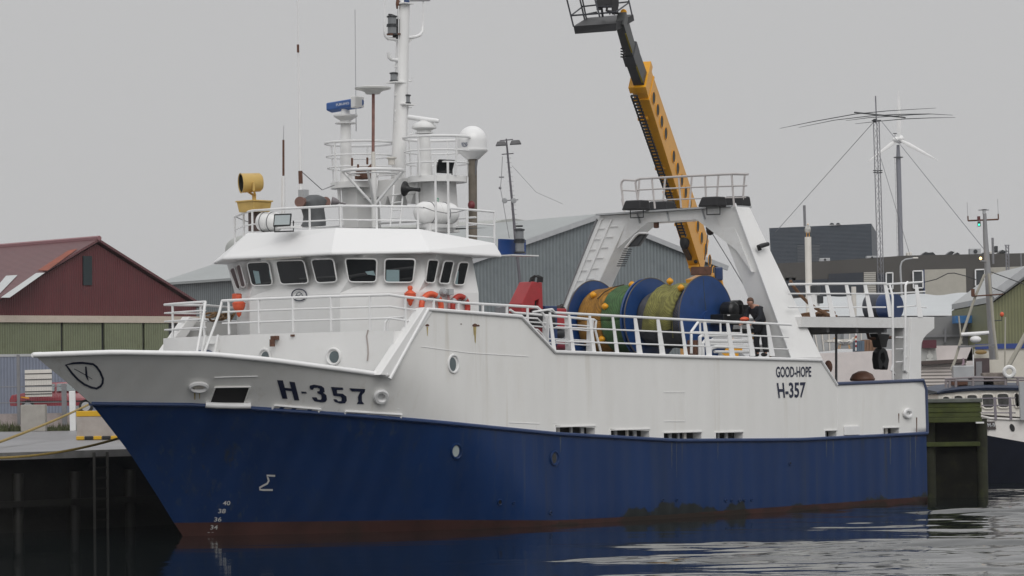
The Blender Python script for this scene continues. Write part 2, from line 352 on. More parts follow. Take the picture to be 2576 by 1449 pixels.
HA = [(T(b, 1090, HB)[0], T(a, 1090, HB)[0]) for a, b in HOLES]
A0 = 22.6
acols = sorted(set([AT, A_h, A_g, A_e, A_d, A_c, A_b, A_f, A0] + [x for h in HA for x in h] + list(np.arange(.6, 16, 1.3)) + list(np.arange(16.3, 22.5, .5))))
SS = [0] + [1 - (1 - i / 26) ** 1.6 for i in range(1, 27)]
def colpts(zf, lev, side=1):
    """one row of points along the ship at a level: zf(a) gives its height"""
    row = []
    for a in acols: z = zf(a); row.append(V(a, side * hb(a, z), z))
    for s_ in SS[1:]:
        a = 25.
        for _ in range(12): a = A0 + s_ * (a_stem(zf(a)) - A0)
        z = zf(a); row.append(V(a, side * (hb(a, z) if s_ < 1 else 0), z))
    return row
def streaks(m, col, amt, stretch, lo, hi, scale=1.):                        # runs of dirt washed down the plating
    t = m.node_tree; L = t.links.new; b = t.nodes['Principled BSDF']; src = b.inputs['Base Color'].links[0].from_socket
    c = t.nodes.new('ShaderNodeTexCoord'); q = t.nodes.new('ShaderNodeMapping'); q.inputs['Scale'].default_value = stretch; q.inputs['Location'].default_value = (scale, 0, 0); L(c.outputs['Object'], q.inputs[0])
    n = t.nodes.new('ShaderNodeTexNoise'); n.inputs['Scale'].default_value = 2.; n.inputs['Detail'].default_value = 5; n.inputs['Roughness'].default_value = .6; L(q.outputs[0], n.inputs[0])
    r = t.nodes.new('ShaderNodeMapRange'); r.inputs[1].default_value = lo; r.inputs[2].default_value = hi; r.inputs[3].default_value = 0; r.inputs[4].default_value = amt; L(n.outputs[0], r.inputs[0])
    n2 = t.nodes.new('ShaderNodeTexNoise'); n2.inputs['Scale'].default_value = .35; n2.inputs['Detail'].default_value = 2; L(c.outputs['Object'], n2.inputs[0])
    r2 = t.nodes.new('ShaderNodeMapRange'); r2.inputs[1].default_value = .4; r2.inputs[2].default_value = .62; L(n2.outputs[0], r2.inputs[0])
    k = t.nodes.new('ShaderNodeMath'); k.operation = 'MULTIPLY'; L(r.outputs[0], k.inputs[0]); L(r2.outputs[0], k.inputs[1])
    x = t.nodes.new('ShaderNodeMix'); x.data_type = 'RGBA'; L(k.outputs[0], x.inputs[0]); L(src, x.inputs[6]); x.inputs[7].default_value = (*col, 1); L(x.outputs[2], b.inputs['Base Color'])
def frames(m, strength=.5):                                              # plating drawn in between the ship's frames
    t = m.node_tree; L = t.links.new; b = t.nodes['Principled BSDF']
    c = t.nodes.new('ShaderNodeTexCoord'); w = t.nodes.new('ShaderNodeTexWave'); w.bands_direction = 'X'; w.inputs['Scale'].default_value = .52; w.inputs['Distortion'].default_value = .7; w.inputs['Detail'].default_value = 1; L(c.outputs['Object'], w.inputs[0])
    n = t.nodes.new('ShaderNodeTexNoise'); n.inputs['Scale'].default_value = .7; L(c.outputs['Object'], n.inputs[0])
    a = t.nodes.new('ShaderNodeMath'); a.operation = 'ADD'; L(w.outputs[1], a.inputs[0]); L(n.outputs[0], a.inputs[1])
    bu = t.nodes.new('ShaderNodeBump'); bu.inputs['Strength'].default_value = strength; bu.inputs['Distance'].default_value = .025; L(a.outputs[0], bu.inputs['Height']); L(bu.outputs[0], b.inputs['Normal'])
BLUE = mat('hull_blue_paint', (.0050, .0285, .108), .36, spec=.28, var=.16, vs=.9, stretch=(1, 1, .12), dirt=(.03, .042, .06), dirt_amt=.35, dirt_scale=1.6)
def hull_weather(m, col, top, amt):                                       # growth and slime above the waterline, a stain with its own ragged edge
    t = m.node_tree; L = t.links.new; b = t.nodes['Principled BSDF']; src = b.inputs['Base Color'].links[0].from_socket
    c = t.nodes.new('ShaderNodeTexCoord'); s = t.nodes.new('ShaderNodeSeparateXYZ'); L(c.outputs['Object'], s.inputs[0])
    n = t.nodes.new('ShaderNodeTexNoise'); n.inputs['Scale'].default_value = .55; n.inputs['Detail'].default_value = 7; n.inputs['Roughness'].default_value = .6; L(c.outputs['Object'], n.inputs[0])
    r = t.nodes.new('ShaderNodeMapRange'); r.inputs[1].default_value = .42; r.inputs[2].default_value = .72; r.inputs[3].default_value = 0; r.inputs[4].default_value = top; L(n.outputs[0], r.inputs[0])
    k = t.nodes.new('ShaderNodeMath'); k.operation = 'SUBTRACT'; L(r.outputs[0], k.inputs[0]); L(s.outputs['Z'], k.inputs[1])
    q = t.nodes.new('ShaderNodeMapRange'); q.inputs[1].default_value = -.02; q.inputs[2].default_value = .04; q.inputs[4].default_value = amt; L(k.outputs[0], q.inputs[0])
    fx = t.nodes.new('ShaderNodeMapRange'); fx.inputs[1].default_value = 20.; fx.inputs[2].default_value = 16.; L(s.outputs['X'], fx.inputs[0]); fm = t.nodes.new('ShaderNodeMath'); fm.operation = 'MULTIPLY'; L(q.outputs[0], fm.inputs[0]); L(fx.outputs[0], fm.inputs[1]); q = fm
    x = t.nodes.new('ShaderNodeMix'); x.data_type = 'RGBA'; L(q.outputs[0], x.inputs[0]); L(src, x.inputs[6]); x.inputs[7].default_value = (*col, 1); L(x.outputs[2], b.inputs['Base Color'])
hull_weather(BLUE, (.014, .016, .010), .62, .92)
streaks(BLUE, (.055, .068, .085), .6, (2.6, 2.6, .08), .56, .72)
streaks(BLUE, (.040, .040, .026), .6, (1.5, 1.5, .06), .61, .71, 3.)
frames(BLUE)
BOOT = mat('boot_topping_red', (.062, .024, .020), .6, var=.3, vs=1.5, stretch=(1, 1, .5), dirt=(.03, .02, .015), dirt_amt=.8, dirt_scale=1.4, bump=.2)
HWHITE = mat('hull_white_paint', (.83, .825, .805), .36, var=.03, vs=.6, stretch=(1, 1, .3), dirt=(.52, .47, .38), dirt_amt=.16, dirt_scale=1.3)
streaks(HWHITE, (.50, .45, .36), .5, (2.0, 2.0, .07), .55, .72, 5.); frames(HWHITE, .22)
hull_weather(BOOT, (.022, .018, .012), .30, .75)
for z0, z1, nn, nm, mt in ((lambda a: -1.3, zboot, 3, 'boot_topping', BOOT), (zboot, zst, 9, 'hull_plating', BLUE)):
    m_ = MB()
    for side in (1, -1): m_.loft([colpts(lambda a, k=k: z0(a) + (z1(a) - z0(a)) * k / nn, k, side) for k in range(nn + 1)])
    m_.quad(V(AT, HB, z0(0)), V(AT, -HB, z0(0)), V(AT, -HB, z1(AT)), V(AT, HB, z1(AT)))
    m_.build(nm, mt, ship, smooth=True)
HH = .215
m_ = MB()
zr = lambda k: (zst if k == 0 else (lambda a: zst(a) + HH) if k == 1 else (lambda a: zst(a) + HH + (ztop(a) - zst(a) - HH) * (k - 1) / 5))
skip = {(0, acols.index(a)) for a in acols for h in HA if h[0] - 1e-6 <= a < h[1] - 1e-6}
for side in (1, -1):
    # extra columns keep the cut-up top edge of the plating sharp
    m_.loft([colpts(zr(k), k, side) for k in range(7)], skip=skip if side == 1 else ())
m_.quad(V(AT, HB, zst(AT)), V(AT, -HB, zst(AT)), V(AT, -HB, ztop(AT)), V(AT, HB, ztop(AT)))
m_.build('topside_plating', HWHITE, ship, smooth=True)
def run(zf, a0, a1, n=40, off=0, side=1):
    out = []
    for i in range(n + 1):
        a = a0 + (a1 - a0) * i / n; z = zf(a); out.append(V(a, side * (hb(a, z) + off), z))
    return out
for side in (1, -1):
    P = [V(*p) + V(0, .02 * side, 0) for p in colpts(zst, 0, side)]
    MB().tube(P, .055, 8).build('rubbing_strake', DKBLUE, ship, smooth=True)
    row = [p for p in colpts(ztop, 6, side) if p[0] > A_f]
    MB().tube([V(A_f, side * HB, Z_[0])] + row, .065, 10).build('bulwark_rail', RAIL, ship, smooth=True)
    MB().tube([V(a, side * (HB + .02), z) for a, z in zip((A_f - .05, A_b, A_c, A_d, A_e, A_g), (Z_[0] - .1, *Z_[1:6]))], .05, 8).build('bulwark_rail', RAIL, ship, smooth=True)
    MB().tube([V(a, side * (HB + .01), z) for a, z in zip((A_g, A_h), Z_[5:7])], .045, 8).build('bulwark_rail', RAIL, ship, smooth=True)
    MB().tube([V(A_h, side * HB, Z_[6] + .03), V(A_i + .12, side * HB, Z_[7] + .03), V(A_i - .02, side * HB, Z_[7] - .25), V(A_i - .04, side * HB, zst(AT))], .055, 8).build('stern_rail', mat('slate_blue_paint', (.05, .07, .14), .4), ship, smooth=True)
    # broad slanting end post of the house side
    q = [V(A_f + .30, 0, Z_[0]), V(A_f - .06, 0, Z_[0] - .03), V(A_b - .22, 0, Z_[1] - .0), V(A_b + .14, 0, Z_[1] + .05)]
    MB().prism([p + V(0, side * (HB - .28), 0) for p in q], V(0, side * .31, 0)).build('slanting_post', WHITE, ship, bevel=.02)
# decks and what closes the hull
DECK = mat('grey_deck_paint', (.16, .17, .17), .7, var=.15, dirt=(.08, .06, .05), dirt_amt=.5)
m_ = MB(); z = 4.36
m_.quad(V(A_g, -HB + .05, z), V(17.6, -HB + .05, z + .12), V(17.6, HB - .05, z + .12), V(A_g, HB - .05, z)); m_.build('shelter_deck', DECK, ship)
MB().quad(V(A_g, -HB + .04, 2.3), V(A_g, HB - .04, 2.3), V(A_g, HB - .04, 4.3), V(A_g, -HB + .04, 4.3)).build('bulkhead', WHITE, ship)
MB().quad(V(AT, -HB + .05, 2.35), V(A_g, -HB + .05, 2.35), V(A_g, HB - .05, 2.35), V(AT, HB - .05, 2.35)).build('working_deck', DECK, ship)
fd = MB(); fr = [p for p in colpts(lambda a: zst(a) + .15, 0, 1) if p[0] > 19]
fd.loft([[p * V(1, .98, 1) for p in fr], [p * V(1, -.98, 1) for p in fr]]); fd.build('foredeck', DECK, ship)
MB().quad(V(0, HB - 1.4, 1.5), V(18, HB - 1.4, 1.5), V(18, HB - 1.4, 2.9), V(0, HB - 1.4, 2.5)).build('port_dark_backing', DARK, ship)  # near-black sheet added so the freeing ports look dark inside
# freeing ports: open slots with white stanchions and a near-black back as painted shade
for i, (x0, x1) in enumerate(HA):
    zs = zst((x0 + x1) / 2); m_ = MB(); d = .30
    for b, c in (((x0, zs - .01), (x1, zs - .01)), ((x1, zs), (x1, zs + HH)), ((x1, zs + HH), (x0, zs + HH)), ((x0, zs + HH), (x0, zs))):
        m_.quad(V(b[0], HB - .005, b[1]), V(c[0], HB - .005, c[1]), V(c[0], HB - d, c[1]), V(b[0], HB - d, b[1]), mi=0)
    m_.quad(V(x0, HB - d, zs), V(x1, HB - d, zs), V(x1, HB - d, zs + HH), V(x0, HB - d, zs + HH), mi=1)
    o = m_.build('freeing_port', [WHITE2, DARK], ship)
    n = max(1, int((x1 - x0) / .42))
    for k in range(1, n + 1):
        a = x0 + (x1 - x0) * (k / (n + 1) + .07 * math.sin(k * 5 + i)); MB().box(V(a, HB - .2, zs + HH / 2), (.07 + .04 * (k % 2), .05, HH)).build('stanchion', LGREY if (k + i) % 3 else OFFWH, o)
    fr = MB(); fr.bar(V(x0 - .03, HB + .012, zs + HH + .015), V(x1 + .03, HB + .012, zs + HH + .015), .03, .03); fr.bar(V(x1 + .015, HB + .012, zs + .03), V(x1 + .015, HB + .012, zs + HH), .03, .03, (0, 1, 0)); fr.build('port_rim', WHITE, o)

# ---- paint and fittings on the hull
def hs(off=.012): return lambda u, v: HS(u, v, off)
kH = K(1000, 1480, .412); m_ = MB()                                        # bow registration H-357: heavy painted letters
for gl in ([(262, 95), (318, 97), (337, 168), (399, 176), (380, 108), (434, 115), (478, 292), (430, 290), (406, 203), (344, 194), (363, 276), (314, 274)], [(495, 205), (545, 208), (550, 226), (502, 224)],
           [(577, 170), (580, 148), (620, 138), (690, 150), (718, 172), (724, 210), (708, 217), (740, 240), (746, 285), (730, 308), (690, 312), (625, 300), (605, 275), (600, 260), (645, 262), (655, 282), (685, 285), (695, 270), (690, 238), (655, 222), (650, 205), (675, 200), (676, 180), (655, 168), (620, 170), (612, 188), (590, 188)],
           [(785, 160), (900, 168), (905, 190), (840, 190), (845, 222), (900, 228), (935, 255), (938, 295), (920, 320), (870, 322), (820, 305), (808, 280), (840, 282), (855, 300), (885, 298), (890, 270), (880, 255), (845, 252), (810, 245)],
           [(963, 173), (1117, 182), (1112, 210), (1085, 240), (1085, 300), (1108, 330), (1035, 327), (1050, 300), (1045, 260), (1060, 225), (1072, 208), (1020, 205), (990, 205), (972, 190)]):
    m_.add([HS(*kH(*p), .015) for p in gl], [tuple(range(len(gl)))])
m_.build('registration_lettering', NAVY, ship)
def Tside(u, v): return T(u, v, HB + .012)
m_ = MB(); text_on(m_, 'GOOD-HOPE', (1952, 922), (2041, 922), (1953, 949.5), (2041, 948), Tside, fat=.02); m_.build('name_lettering', NAVY, ship)
m_ = MB(); text_on(m_, 'H-357', (1954, 963), (2027, 961), (1959, 1002), (2025, 1000), Tside, fat=.022); m_.build('registration_lettering', NAVY, ship)
for s_, (u, v) in zip(('40', '38', '36', '34', '32'), ((570, 1265), (558.5, 1285), (548, 1306), (538.5, 1326), (530.5, 1343.5))):
    m_ = MB(); text_on(m_, s_, (u - 8.5, v - 5.5), (u + 10, v - 5.5), (u - 10, v + 5.5), (u + 8.5, v + 5.5), hs()); m_.build('draft_mark', mat('draft_mark_white', (.6, .6, .58), .5) if s_ == '40' else bpy.data.materials['draft_mark_white'], ship)
m_ = MB(); stroke(m_, [(692, 1196.5), (671, 1195.5), (674, 1202), (676, 1209), (672, 1216), (661, 1221.5), (653.5, 1226), (654, 1231), (661, 1232), (686, 1232)], 4.6, hs()); m_.build('thruster_symbol', bpy.data.materials['draft_mark_white'], ship)
sh = [(166, 917), (184, 913), (208, 912), (234, 915), (243, 922), (252, 935), (259, 952), (258, 963), (253, 971), (243, 976.5), (230, 974), (212, 966), (196, 954), (181, 938)]
m_ = MB(); stroke(m_, sh, 5.2, hs(), closed=True); stroke(m_, [(187, 927), (215, 942), (232, 953)], 1.4, hs(.014)); m_.add([HS(*p, .016) for p in ((214, 921), (218, 921), (220, 944), (223, 958), (219, 952), (215, 944))], [(0, 1, 2, 5), (2, 3, 4, 5)]); m_.build('bow_emblem', NAVY, ship)
# hawse opening with its white lip
m_ = MB(); q = [HS(u, v, .02) for u, v in ((541, 972), (629, 971), (615, 1012), (527, 1011))]; m_.quad(*q); o = m_.build('fairlead_opening', DARK, ship)  # near-black panel laid on the plating, the opening's shade as colour
m_ = MB(); ring = [HS(u, v, .03) for u, v in ((541, 972), (629, 971), (615, 1012), (527, 1011))]
for i in (0, 1, 3): m_.tube([ring[i], ring[(i + 1) % 4]], .022, 6)
m_.build('opening_frame', HWHITE, o, smooth=True)
m_ = MB(); m_.tube([HS(u, v, .07) for u, v in ((517, 1014), (545, 1016), (590, 1017), (630, 1017))], .075, 10); m_.build('roller_lip', RAIL, o, smooth=True)
MB().tube([HS(u, v, .012) for u, v in ((539, 949), (580, 947.5), (648, 946))], .012, 6).build('weld_line', RAIL, ship)
def hull_ring(u, v, ru, rv, name, rim, inner, r=.03, depth=.0, parent=None):
    m_ = MB(); P = [HS(u + ru * math.cos(g), v + rv * math.sin(g), .015 if name != 'mooring_lead' else .05) for g in np.linspace(0, 2 * PI, 25)[:-1]]
    m_.tube(P, r, 6, True); o = m_.build(name, rim, parent or ship, smooth=True)
    c = MB(); c.quad(*[HS(u + ru * math.cos(g), v + rv * math.sin(g), .008) for g in np.linspace(0, 2 * PI, 25)[:-1]]); c.build('opening', inner, o)
    return o
# rusty hawse lip at the bow, panama lead further aft, stern lead
for (u, v, ru, rv, gr) in ((500, 971, 21, 9.5, .055), (957, 996, 14, 14, .06), (2281, 1040, 9, 9, .05)):
    o = hull_ring(u, v, ru, rv, 'mooring_lead', RAIL, RAIL if u > 900 else mat('rusty_white', (.72, .68, .62), .6, var=.3, vs=3, dirt=(.16, .06, .02), dirt_amt=.9, dirt_scale=3), gr)
st = mat('rust_streak', (.45, .36, .16), .7, var=.3, vs=4)
for (u, v, L_, w_, c_) in ((490, 984, 26, 5, 1), (502, 985, 20, 3, 1), (656, 0, 0, 0, 0)):
    if c_: 
        m_ = MB(); m_.add([HS(u - w_ / 2, v, .006), HS(u + w_ / 2, v, .006), HS(u + w_ * .2, v + L_, .006), HS(u - w_ * .3, v + L_ * .8, .006)], [(0, 1, 2, 3)]); m_.build('rust_streak', st, ship)
for (u, v, w_, h_) in ((486, 972, 7, 8), (1410, 1098, 3, 40), (1690, 1106, 3, 70), (1702, 1106, 2, 95), (1716, 1106, 2, 60), (1806, 1106, 2.5, 50), (2079, 1104, 3, 46), (2096, 1104, 2.5, 62), (2240, 1098, 3.5, 70), (2290, 1096, 2, 110), (2303, 1096, 2.5, 80)):
    m_ = MB(); f_ = (lambda u, v: HS(u, v, .07)) if u < 600 else (lambda u, v: T(u, v, HB + .004)); n_ = 8
    m_.add([f_(u + sg * w_ / 2 * (1 - .75 * k / n_) + .5 * math.sin(k * 2.1 + u), v + h_ * k / n_) for sg in (-1, 1) for k in range(n_ + 1)], [(k, k + 1, n_ + 2 + k, n_ + 1 + k) for k in range(n_)])
    m_.build('rust_streak', RUST if u < 600 else mat('pale_run', (.065, .08, .095), .6, var=.3, vs=6) if 'pale_run' not in bpy.data.materials else bpy.data.materials['pale_run'], ship)
# white framed bow freeing ports
for pts, kk in ((((690, 1018), (806, 1028), (797, 1039), (682, 1031)), ((700, 735), (716, 730), (745, 790))), (((868, 1033), (1010, 1042), (1006, 1053), (866, 1045)), ((870, 1000)),)):
    P = [HS(u, v, .02) for u, v in pts]; m_ = MB(); m_.quad(*P); o = m_.build('bow_freeing_port', OFFWH, ship)
    m_ = MB()
    for i in (0, 1, 3): m_.tube([HS(*pts[i], .03), HS(*pts[(i + 1) % 4], .03)], .028, 6)
    m_.build('port_rim', RAIL, o, smooth=True)
    for k in (.12, .38, .72):
        a, b = np.array(pts[0]) * (1 - k) + np.array(pts[1]) * k, np.array(pts[3]) * (1 - k) + np.array(pts[2]) * k
        w_ = 11 if pts[0][0] < 800 else 5
        m_ = MB(); m_.add([HS(a[0] + 4, a[1] + 1, .024), HS(a[0] + 4 + w_, a[1] + 2, .024), HS(b[0] + w_, b[1], .024), HS(b[0], b[1], .024)], [(0, 1, 2, 3)]); m_.build('stanchion', BLUE if pts[0][0] < 800 else LGREY, o)
# portholes in the hull side
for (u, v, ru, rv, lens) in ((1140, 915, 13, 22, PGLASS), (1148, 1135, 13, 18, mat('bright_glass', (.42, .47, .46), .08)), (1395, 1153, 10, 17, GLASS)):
    white = v < 1000
    o = hull_ring(u, v, ru, rv, 'porthole', RAIL if white else BLUE, WHITE2 if white else DKBLUE, .03)
    c = MB(); dx = -3 if not white else -3
    c.quad(*[HS(u + dx + ru * .72 * math.cos(g), v + (2 if white else -1) + rv * .82 * math.sin(g), .016) for g in np.linspace(0, 2 * PI, 25)[:-1]]); c.build('glass', lens, o)
# inlets and outlets low on the blue plating
for (u, v, r) in ((1257, 1263, 7), (1292, 1265, 3.5), (1385, 1290, 4), (1667, 1258, 3.5), (1702, 1258, 3.5), (1826, 1259, 3.2), (1840, 1259, 3), (1860, 1259, 3), (1872, 1258, 3), (1890, 1258, 3), (1987, 1166, 4)):
    hull_ring(u, v, r * .75, r, 'hull_outlet', BLUE, DARK, .018)
# seams and doors standing proud of the white side
for pts in ([(1281, 1063), (1357, 1066)], [(1670, 987), (1723, 987), (1725, 1060)], [(1670, 1060), (1723, 1060)], [(2107, 968), (2107, 1090)], [(1000, 1028), (1400, 1065)], ):
    MB().tube([T(u, v, HB + .004) for u, v in pts] if pts[0][0] > 1050 else [HS(u, v, .004) for u, v in pts], .009, 5).build('weld_line', RAIL, ship)
MB().tube([T(u, v, HB + .004) for u, v in ((1060, 872), (1180, 888), (1330, 897))], .008, 5).build('weld_line', RAIL, ship)
o = MB(); o.box(T(2143, 1083, HB + .03), (.72, .05, .26)); o.build('scupper_cover', RAIL, ship, bevel=.01)
for (u, v, w_, h_) in ((1195, 822, 7, 42), (1075, 822, 4, 24), (1192, 818, 4, 26), (2261, 1040, 3, 25), (2306, 1050, 3, 60), (1985, 1000, 0, 0)):
    if h_: 
        m_ = MB(); f_ = lambda u, v: T(u, v, HB + .005); m_.add([f_(u - w_ / 2, v), f_(u + w_ / 2, v), f_(u + w_ * .25, v + h_), f_(u - w_ * .1, v + h_ * .9)], [(0, 1, 2, 3)]); m_.build('rust_streak', st if u < 2000 else RUST, ship)
for (u, v, r) in ((1075, 818, 5), (1195, 818, 7), (1203, 819, 4), (1160, 815, 2.2)):
    m_ = MB(); m_.quad(*[T(u + r * (1 + .3 * math.sin(3 * g)) * math.cos(g), v + r * .6 * math.sin(g), HB + .008) for g in np.linspace(0, 2 * PI, 9)[:-1]]); m_.build('rust_patch', RUST, ship)
# ================================================================ deckhouse, boat deck, wheelhouse
BZ = 5.08
def front(t): return 21.9 + .9 * (1 - (t / 4.4) ** 2)
ts = np.linspace(-4.4, 4.4, 33)
m_ = MB(); m_.loft([[V(front(t) + .0, t * k_, z) for t in ts] for z, k_ in ((3.1, .72), (3.98, .985), (4.1, 1), (BZ, 1))]); m_.build('deckhouse_front', WHITE, ship, smooth=True)
m_ = MB(); m_.add([V(front(t), t, BZ) for t in ts] + [V(17.2, 4.45, BZ), V(17.2, -4.45, BZ)], [tuple(range(35))]); m_.build('boat_deck', DECK, ship)
m_ = MB(); m_.quad(V(17.2, -4.4, 4.4), V(17.2, 4.4, 4.4), V(17.2, 4.4, BZ), V(17.2, -4.4, BZ)); m_.build('deckhouse_back', WHITE, ship)
for sd in (1, -1): MB().quad(V(21.9, 4.4 * sd, 4.05), V(17.2, 4.4 * sd, 4.05), V(17.2, 4.4 * sd, BZ), V(21.9, 4.4 * sd, BZ)).build('deckhouse_side', WHITE, ship)
for u, v in ((667, 898), (840, 897)):
    # find the point of the curved front seen there
    t = 4.4
    while t > -4.4:
        p = T(u, v, t)
        if front(t) >= p[0]: break
        t -= .01
    p = T(u, v, t); n = V(1, .9 * 2 * t / 4.4 ** 2, 0); n /= np.linalg.norm(n)
    MBx = MB(); MBx.torus(p + n * .02, n, .20, .035); o = MBx.build('porthole', WHITE2, ship, smooth=True)
    c = MB(); c.cyl(p + n * .0, p + n * .012, .175); c.build('deadlight_recess', WHITE2, o)
    c = MB(); c.lathe(p + n * .016 + V(0, .03, -.01), n, [(0, 0), (.15, .002)], 24); c.build('glass', PGLASS, o)
def Fr(u, v, off=.02):
    t = 4.4
    while t > -4.4:
        p = T(u, v, t)
        if front(t) + off >= p[0]: break
        t -= .01
    return T(u, v, t)
m_ = MB(); p = Fr(692, 850, .05); m_.box(p, (.14, .2, .1)); m_.cyl(p + V(.1, 0, -.04), p + V(.1, 0, -.22), .07); m_.build('bulkhead_lamp', RUST, ship)
m_ = MB(); p = Fr(736, 844, .03); m_.box(p, (.06, .1, .05)); m_.build('bracket', RUST, ship)
m_ = MB(); m_.tube([Fr(u, v, .02) for u, v in ((926, 830), (922, 845), (925, 870), (926, 890), (924, 908))], .018, 6); m_.build('hose', mat('grey_hose', (.4, .35, .33), .6), ship, smooth=True)
def railing(top, drop, nb, posts, r=.03, rp=None, name='railing', m=None, flat=None, bars=None, taper=False):
    """handrail along the points, nb lower bars, and posts at the given fractions of its length"""
    m = m or RAIL; P = [np.array(p, float) for p in top]; L = np.cumsum([0] + [np.linalg.norm(P[i + 1] - P[i]) for i in range(len(P) - 1)])
    def at(f):
        x = f * L[-1]; i = min(max(int(np.searchsorted(L, x)) - 1, 0), len(P) - 2); k = (x - L[i]) / (L[i + 1] - L[i]); return P[i] * (1 - k) + P[i + 1] * k
    b = MB(); b.tube(P, r, 8)
    for k in range(1, nb + 1): b.tube([p - V(0, 0, drop * (k / (nb + 1) if bars is None else bars[k - 1])) for p in P], r * .62, 6)
    o = b.build(name, m, ship, smooth=True)
    for f in posts:
        p = at(f); q = MB()
        if flat: q.hexa([p - V(0, 0, drop) + V(*d) for d in ((-flat * 1.5, -.02, 0), (flat * .5, -.02, 0), (flat * .5, .02, 0), (-flat * 1.5, .02, 0))], [p + V(*d) for d in ((-flat * .4, -.02, 0), (flat * .4, -.02, 0), (flat * .4, .02, 0), (-flat * .4, .02, 0))])
        else: q.tube([p, p - V(0, 0, drop)], rp or r * .8, 6)
        q.build('railing_post', m, o)
    return o
RZt = 5.98
def Rf(t): return V(front(t) - .03, t, RZt - .0)
ta = [t for t in np.linspace(-4.35, 4.35, 60)]
def t_of_u(u):                                                            # where along the curved front a pixel column falls
    best = min(np.linspace(-4.4, 4.4, 400), key=lambda t: abs(proj(front(t), t, RZt)[0] - u)); return best
def proj(a, t, z):
    d = ORG + EA * a + ET * t + V(0, 0, z) - CP; zz = d @ F_; u0, v0 = F * (d @ R_) / zz, -F * (d @ U_) / zz
    return IW / 2 + u0 * cr + v0 * sr, IH / 2 + v0 * cr - u0 * sr
t1, t2 = t_of_u(515), t_of_u(556)
P = [Rf(t) for t in np.linspace(-4.35, t1, 8)] ; P = [V(20.4, -4.35, RZt)] + P + [P[-1] + V(.12, .05, -.35), P[-1] + V(.75, .25, -2.2)]
railing(P[:-2], .9, 3, (.05, .52, .98), .035, .035); MB().tube(P[-3:], .035, 8).build('ladder_rail', RAIL, ship, smooth=True)
P = [Rf(t) for t in np.linspace(t2, 4.3, 14)]; lead = [P[0] + V(.85, -.25, -2.2), P[0] + V(.12, 0, -.35), P[0]]
MB().tube(lead, .035, 8).build('ladder_rail', RAIL, ship, smooth=True)
zside = lambda a: ip(a, [16, 19.4, 22], [5.70, 5.80, 5.96])
P += [V(a, 4.40, zside(a)) for a in np.linspace(21.6, 16.6, 8)] + [V(16.45, 4.4, 5.62), V(16.3, 4.4, 5.45)]
railing(P, .88, 2, (.025, .13, .235, .34, .44, .53, .62, .70, .78, .86, .93), .038, .036)
MB().tube([V(20.4, -4.35, RZt), V(16.5, -4.4, 5.75)], .035, 8).build('railing', RAIL, ship)
m_ = MB()                                                                  # companion ladder down to the foredeck
for dt in (0, .5): m_.bar(V(front(t1) + .05, t1 + .12 + dt, BZ), V(front(t1) + .7, t1 + .3 + dt, 3.3), .06, .16)
for k in range(6): m_.bar(V(front(t1) + .05 + .108 * k, t1 + .15 + .03 * k, BZ - .2 - .3 * k), V(front(t1) + .05 + .108 * k, t1 + .6 + .03 * k, BZ - .2 - .3 * k), .14, .03)
m_.build('companion_ladder', WHITE2, ship)
# hand rails by the slanting post, cowl and blue tarpaulin bundle
for du in (0, 7): MB().tube([T(962 + du, 925, 4.0), T(966 + du, 850, 4.0), T(968 + du, 812, 4.0), T(976 + du, 800, 4.0), T(1020, 797 + du, 4.0)], .03, 8).build('grab_rail', RAIL, ship, smooth=True)
m_ = MB(); c = T(999, 876, 4.0)
for k in range(1): m_.sphere(c, .17, 8, (1.0, .9, 1.15))
o = single(m_, 'cable_bundle', 'blue and white bundle hung beside the slanting white post', 'bundle', mat('blue_tarpaulin', (.05, .10, .34), .5, var=.2, vs=9, dirt=(.5, .5, .55), dirt_amt=.9, dirt_scale=5), c, 'ship', smooth=True)
MB().sphere(V(22.6, -1.9, 4.63), .2, 10, (1, 2.4, .5)).build('winch_cover', DKBLUE, ship, smooth=True)

# wheelhouse: faceted, windows raked outwards at the top
WO = [(18.0, -3.62), (19.95, -3.62), (21.3, -1.6), (21.38, 1.94), (20.2, 3.62), (18.0, 3.62)]
def off(o, d):                                                             # offset the outline outwards
    out = []
    for i, (a, t) in enumerate(o):
        if i == 0 or i == len(o) - 1: out.append((a, t + (d if t > 0 else -d))); continue
        e1 = np.array(o[i]) - np.array(o[i - 1]); e2 = np.array(o[i + 1]) - np.array(o[i]); n1 = V(e1[1], -e1[0]); n2 = V(e2[1], -e2[0])
        n1, n2 = -n1 / np.linalg.norm(n1), -n2 / np.linalg.norm(n2)
        if (n1 @ V(1, 0) < 0 and abs(n1[0]) > .3): n1 = -n1
        b = n1 + n2; b = b / np.linalg.norm(b); k = d / max(b @ n1, .3); q = np.array((a, t)) - b * k if False else np.array((a, t)) + b * k
        out.append(tuple(q))
    return out
def outward(o, d):
    c = np.array([19.0, 0.]); res = off(o, d)
    if np.linalg.norm(np.array(res[3]) - c) < np.linalg.norm(np.array(o[3]) - c): res = off(o, -d)
    return res
def ring3(o, z): return [V(a, t, z) for a, t in o]
W0, W1 = WO, outward(WO, .25)
ZW = (BZ, 6.10, 7.16)
m_ = MB(); m_.loft([ring3(W0, ZW[0]), ring3(W0, ZW[1]), ring3(W1, ZW[2])]); m_.quad(*ring3([W0[0], W0[-1]], ZW[0]), *ring3([W0[-1], W0[0]], ZW[1])); m_.quad(*ring3([W0[0], W0[-1]], ZW[1]), *ring3([W1[-1], W1[0]], ZW[2]))
m_.build('wheelhouse', WHITE, ship)
c6, c15 = K(600, 900), K(1500, 900)
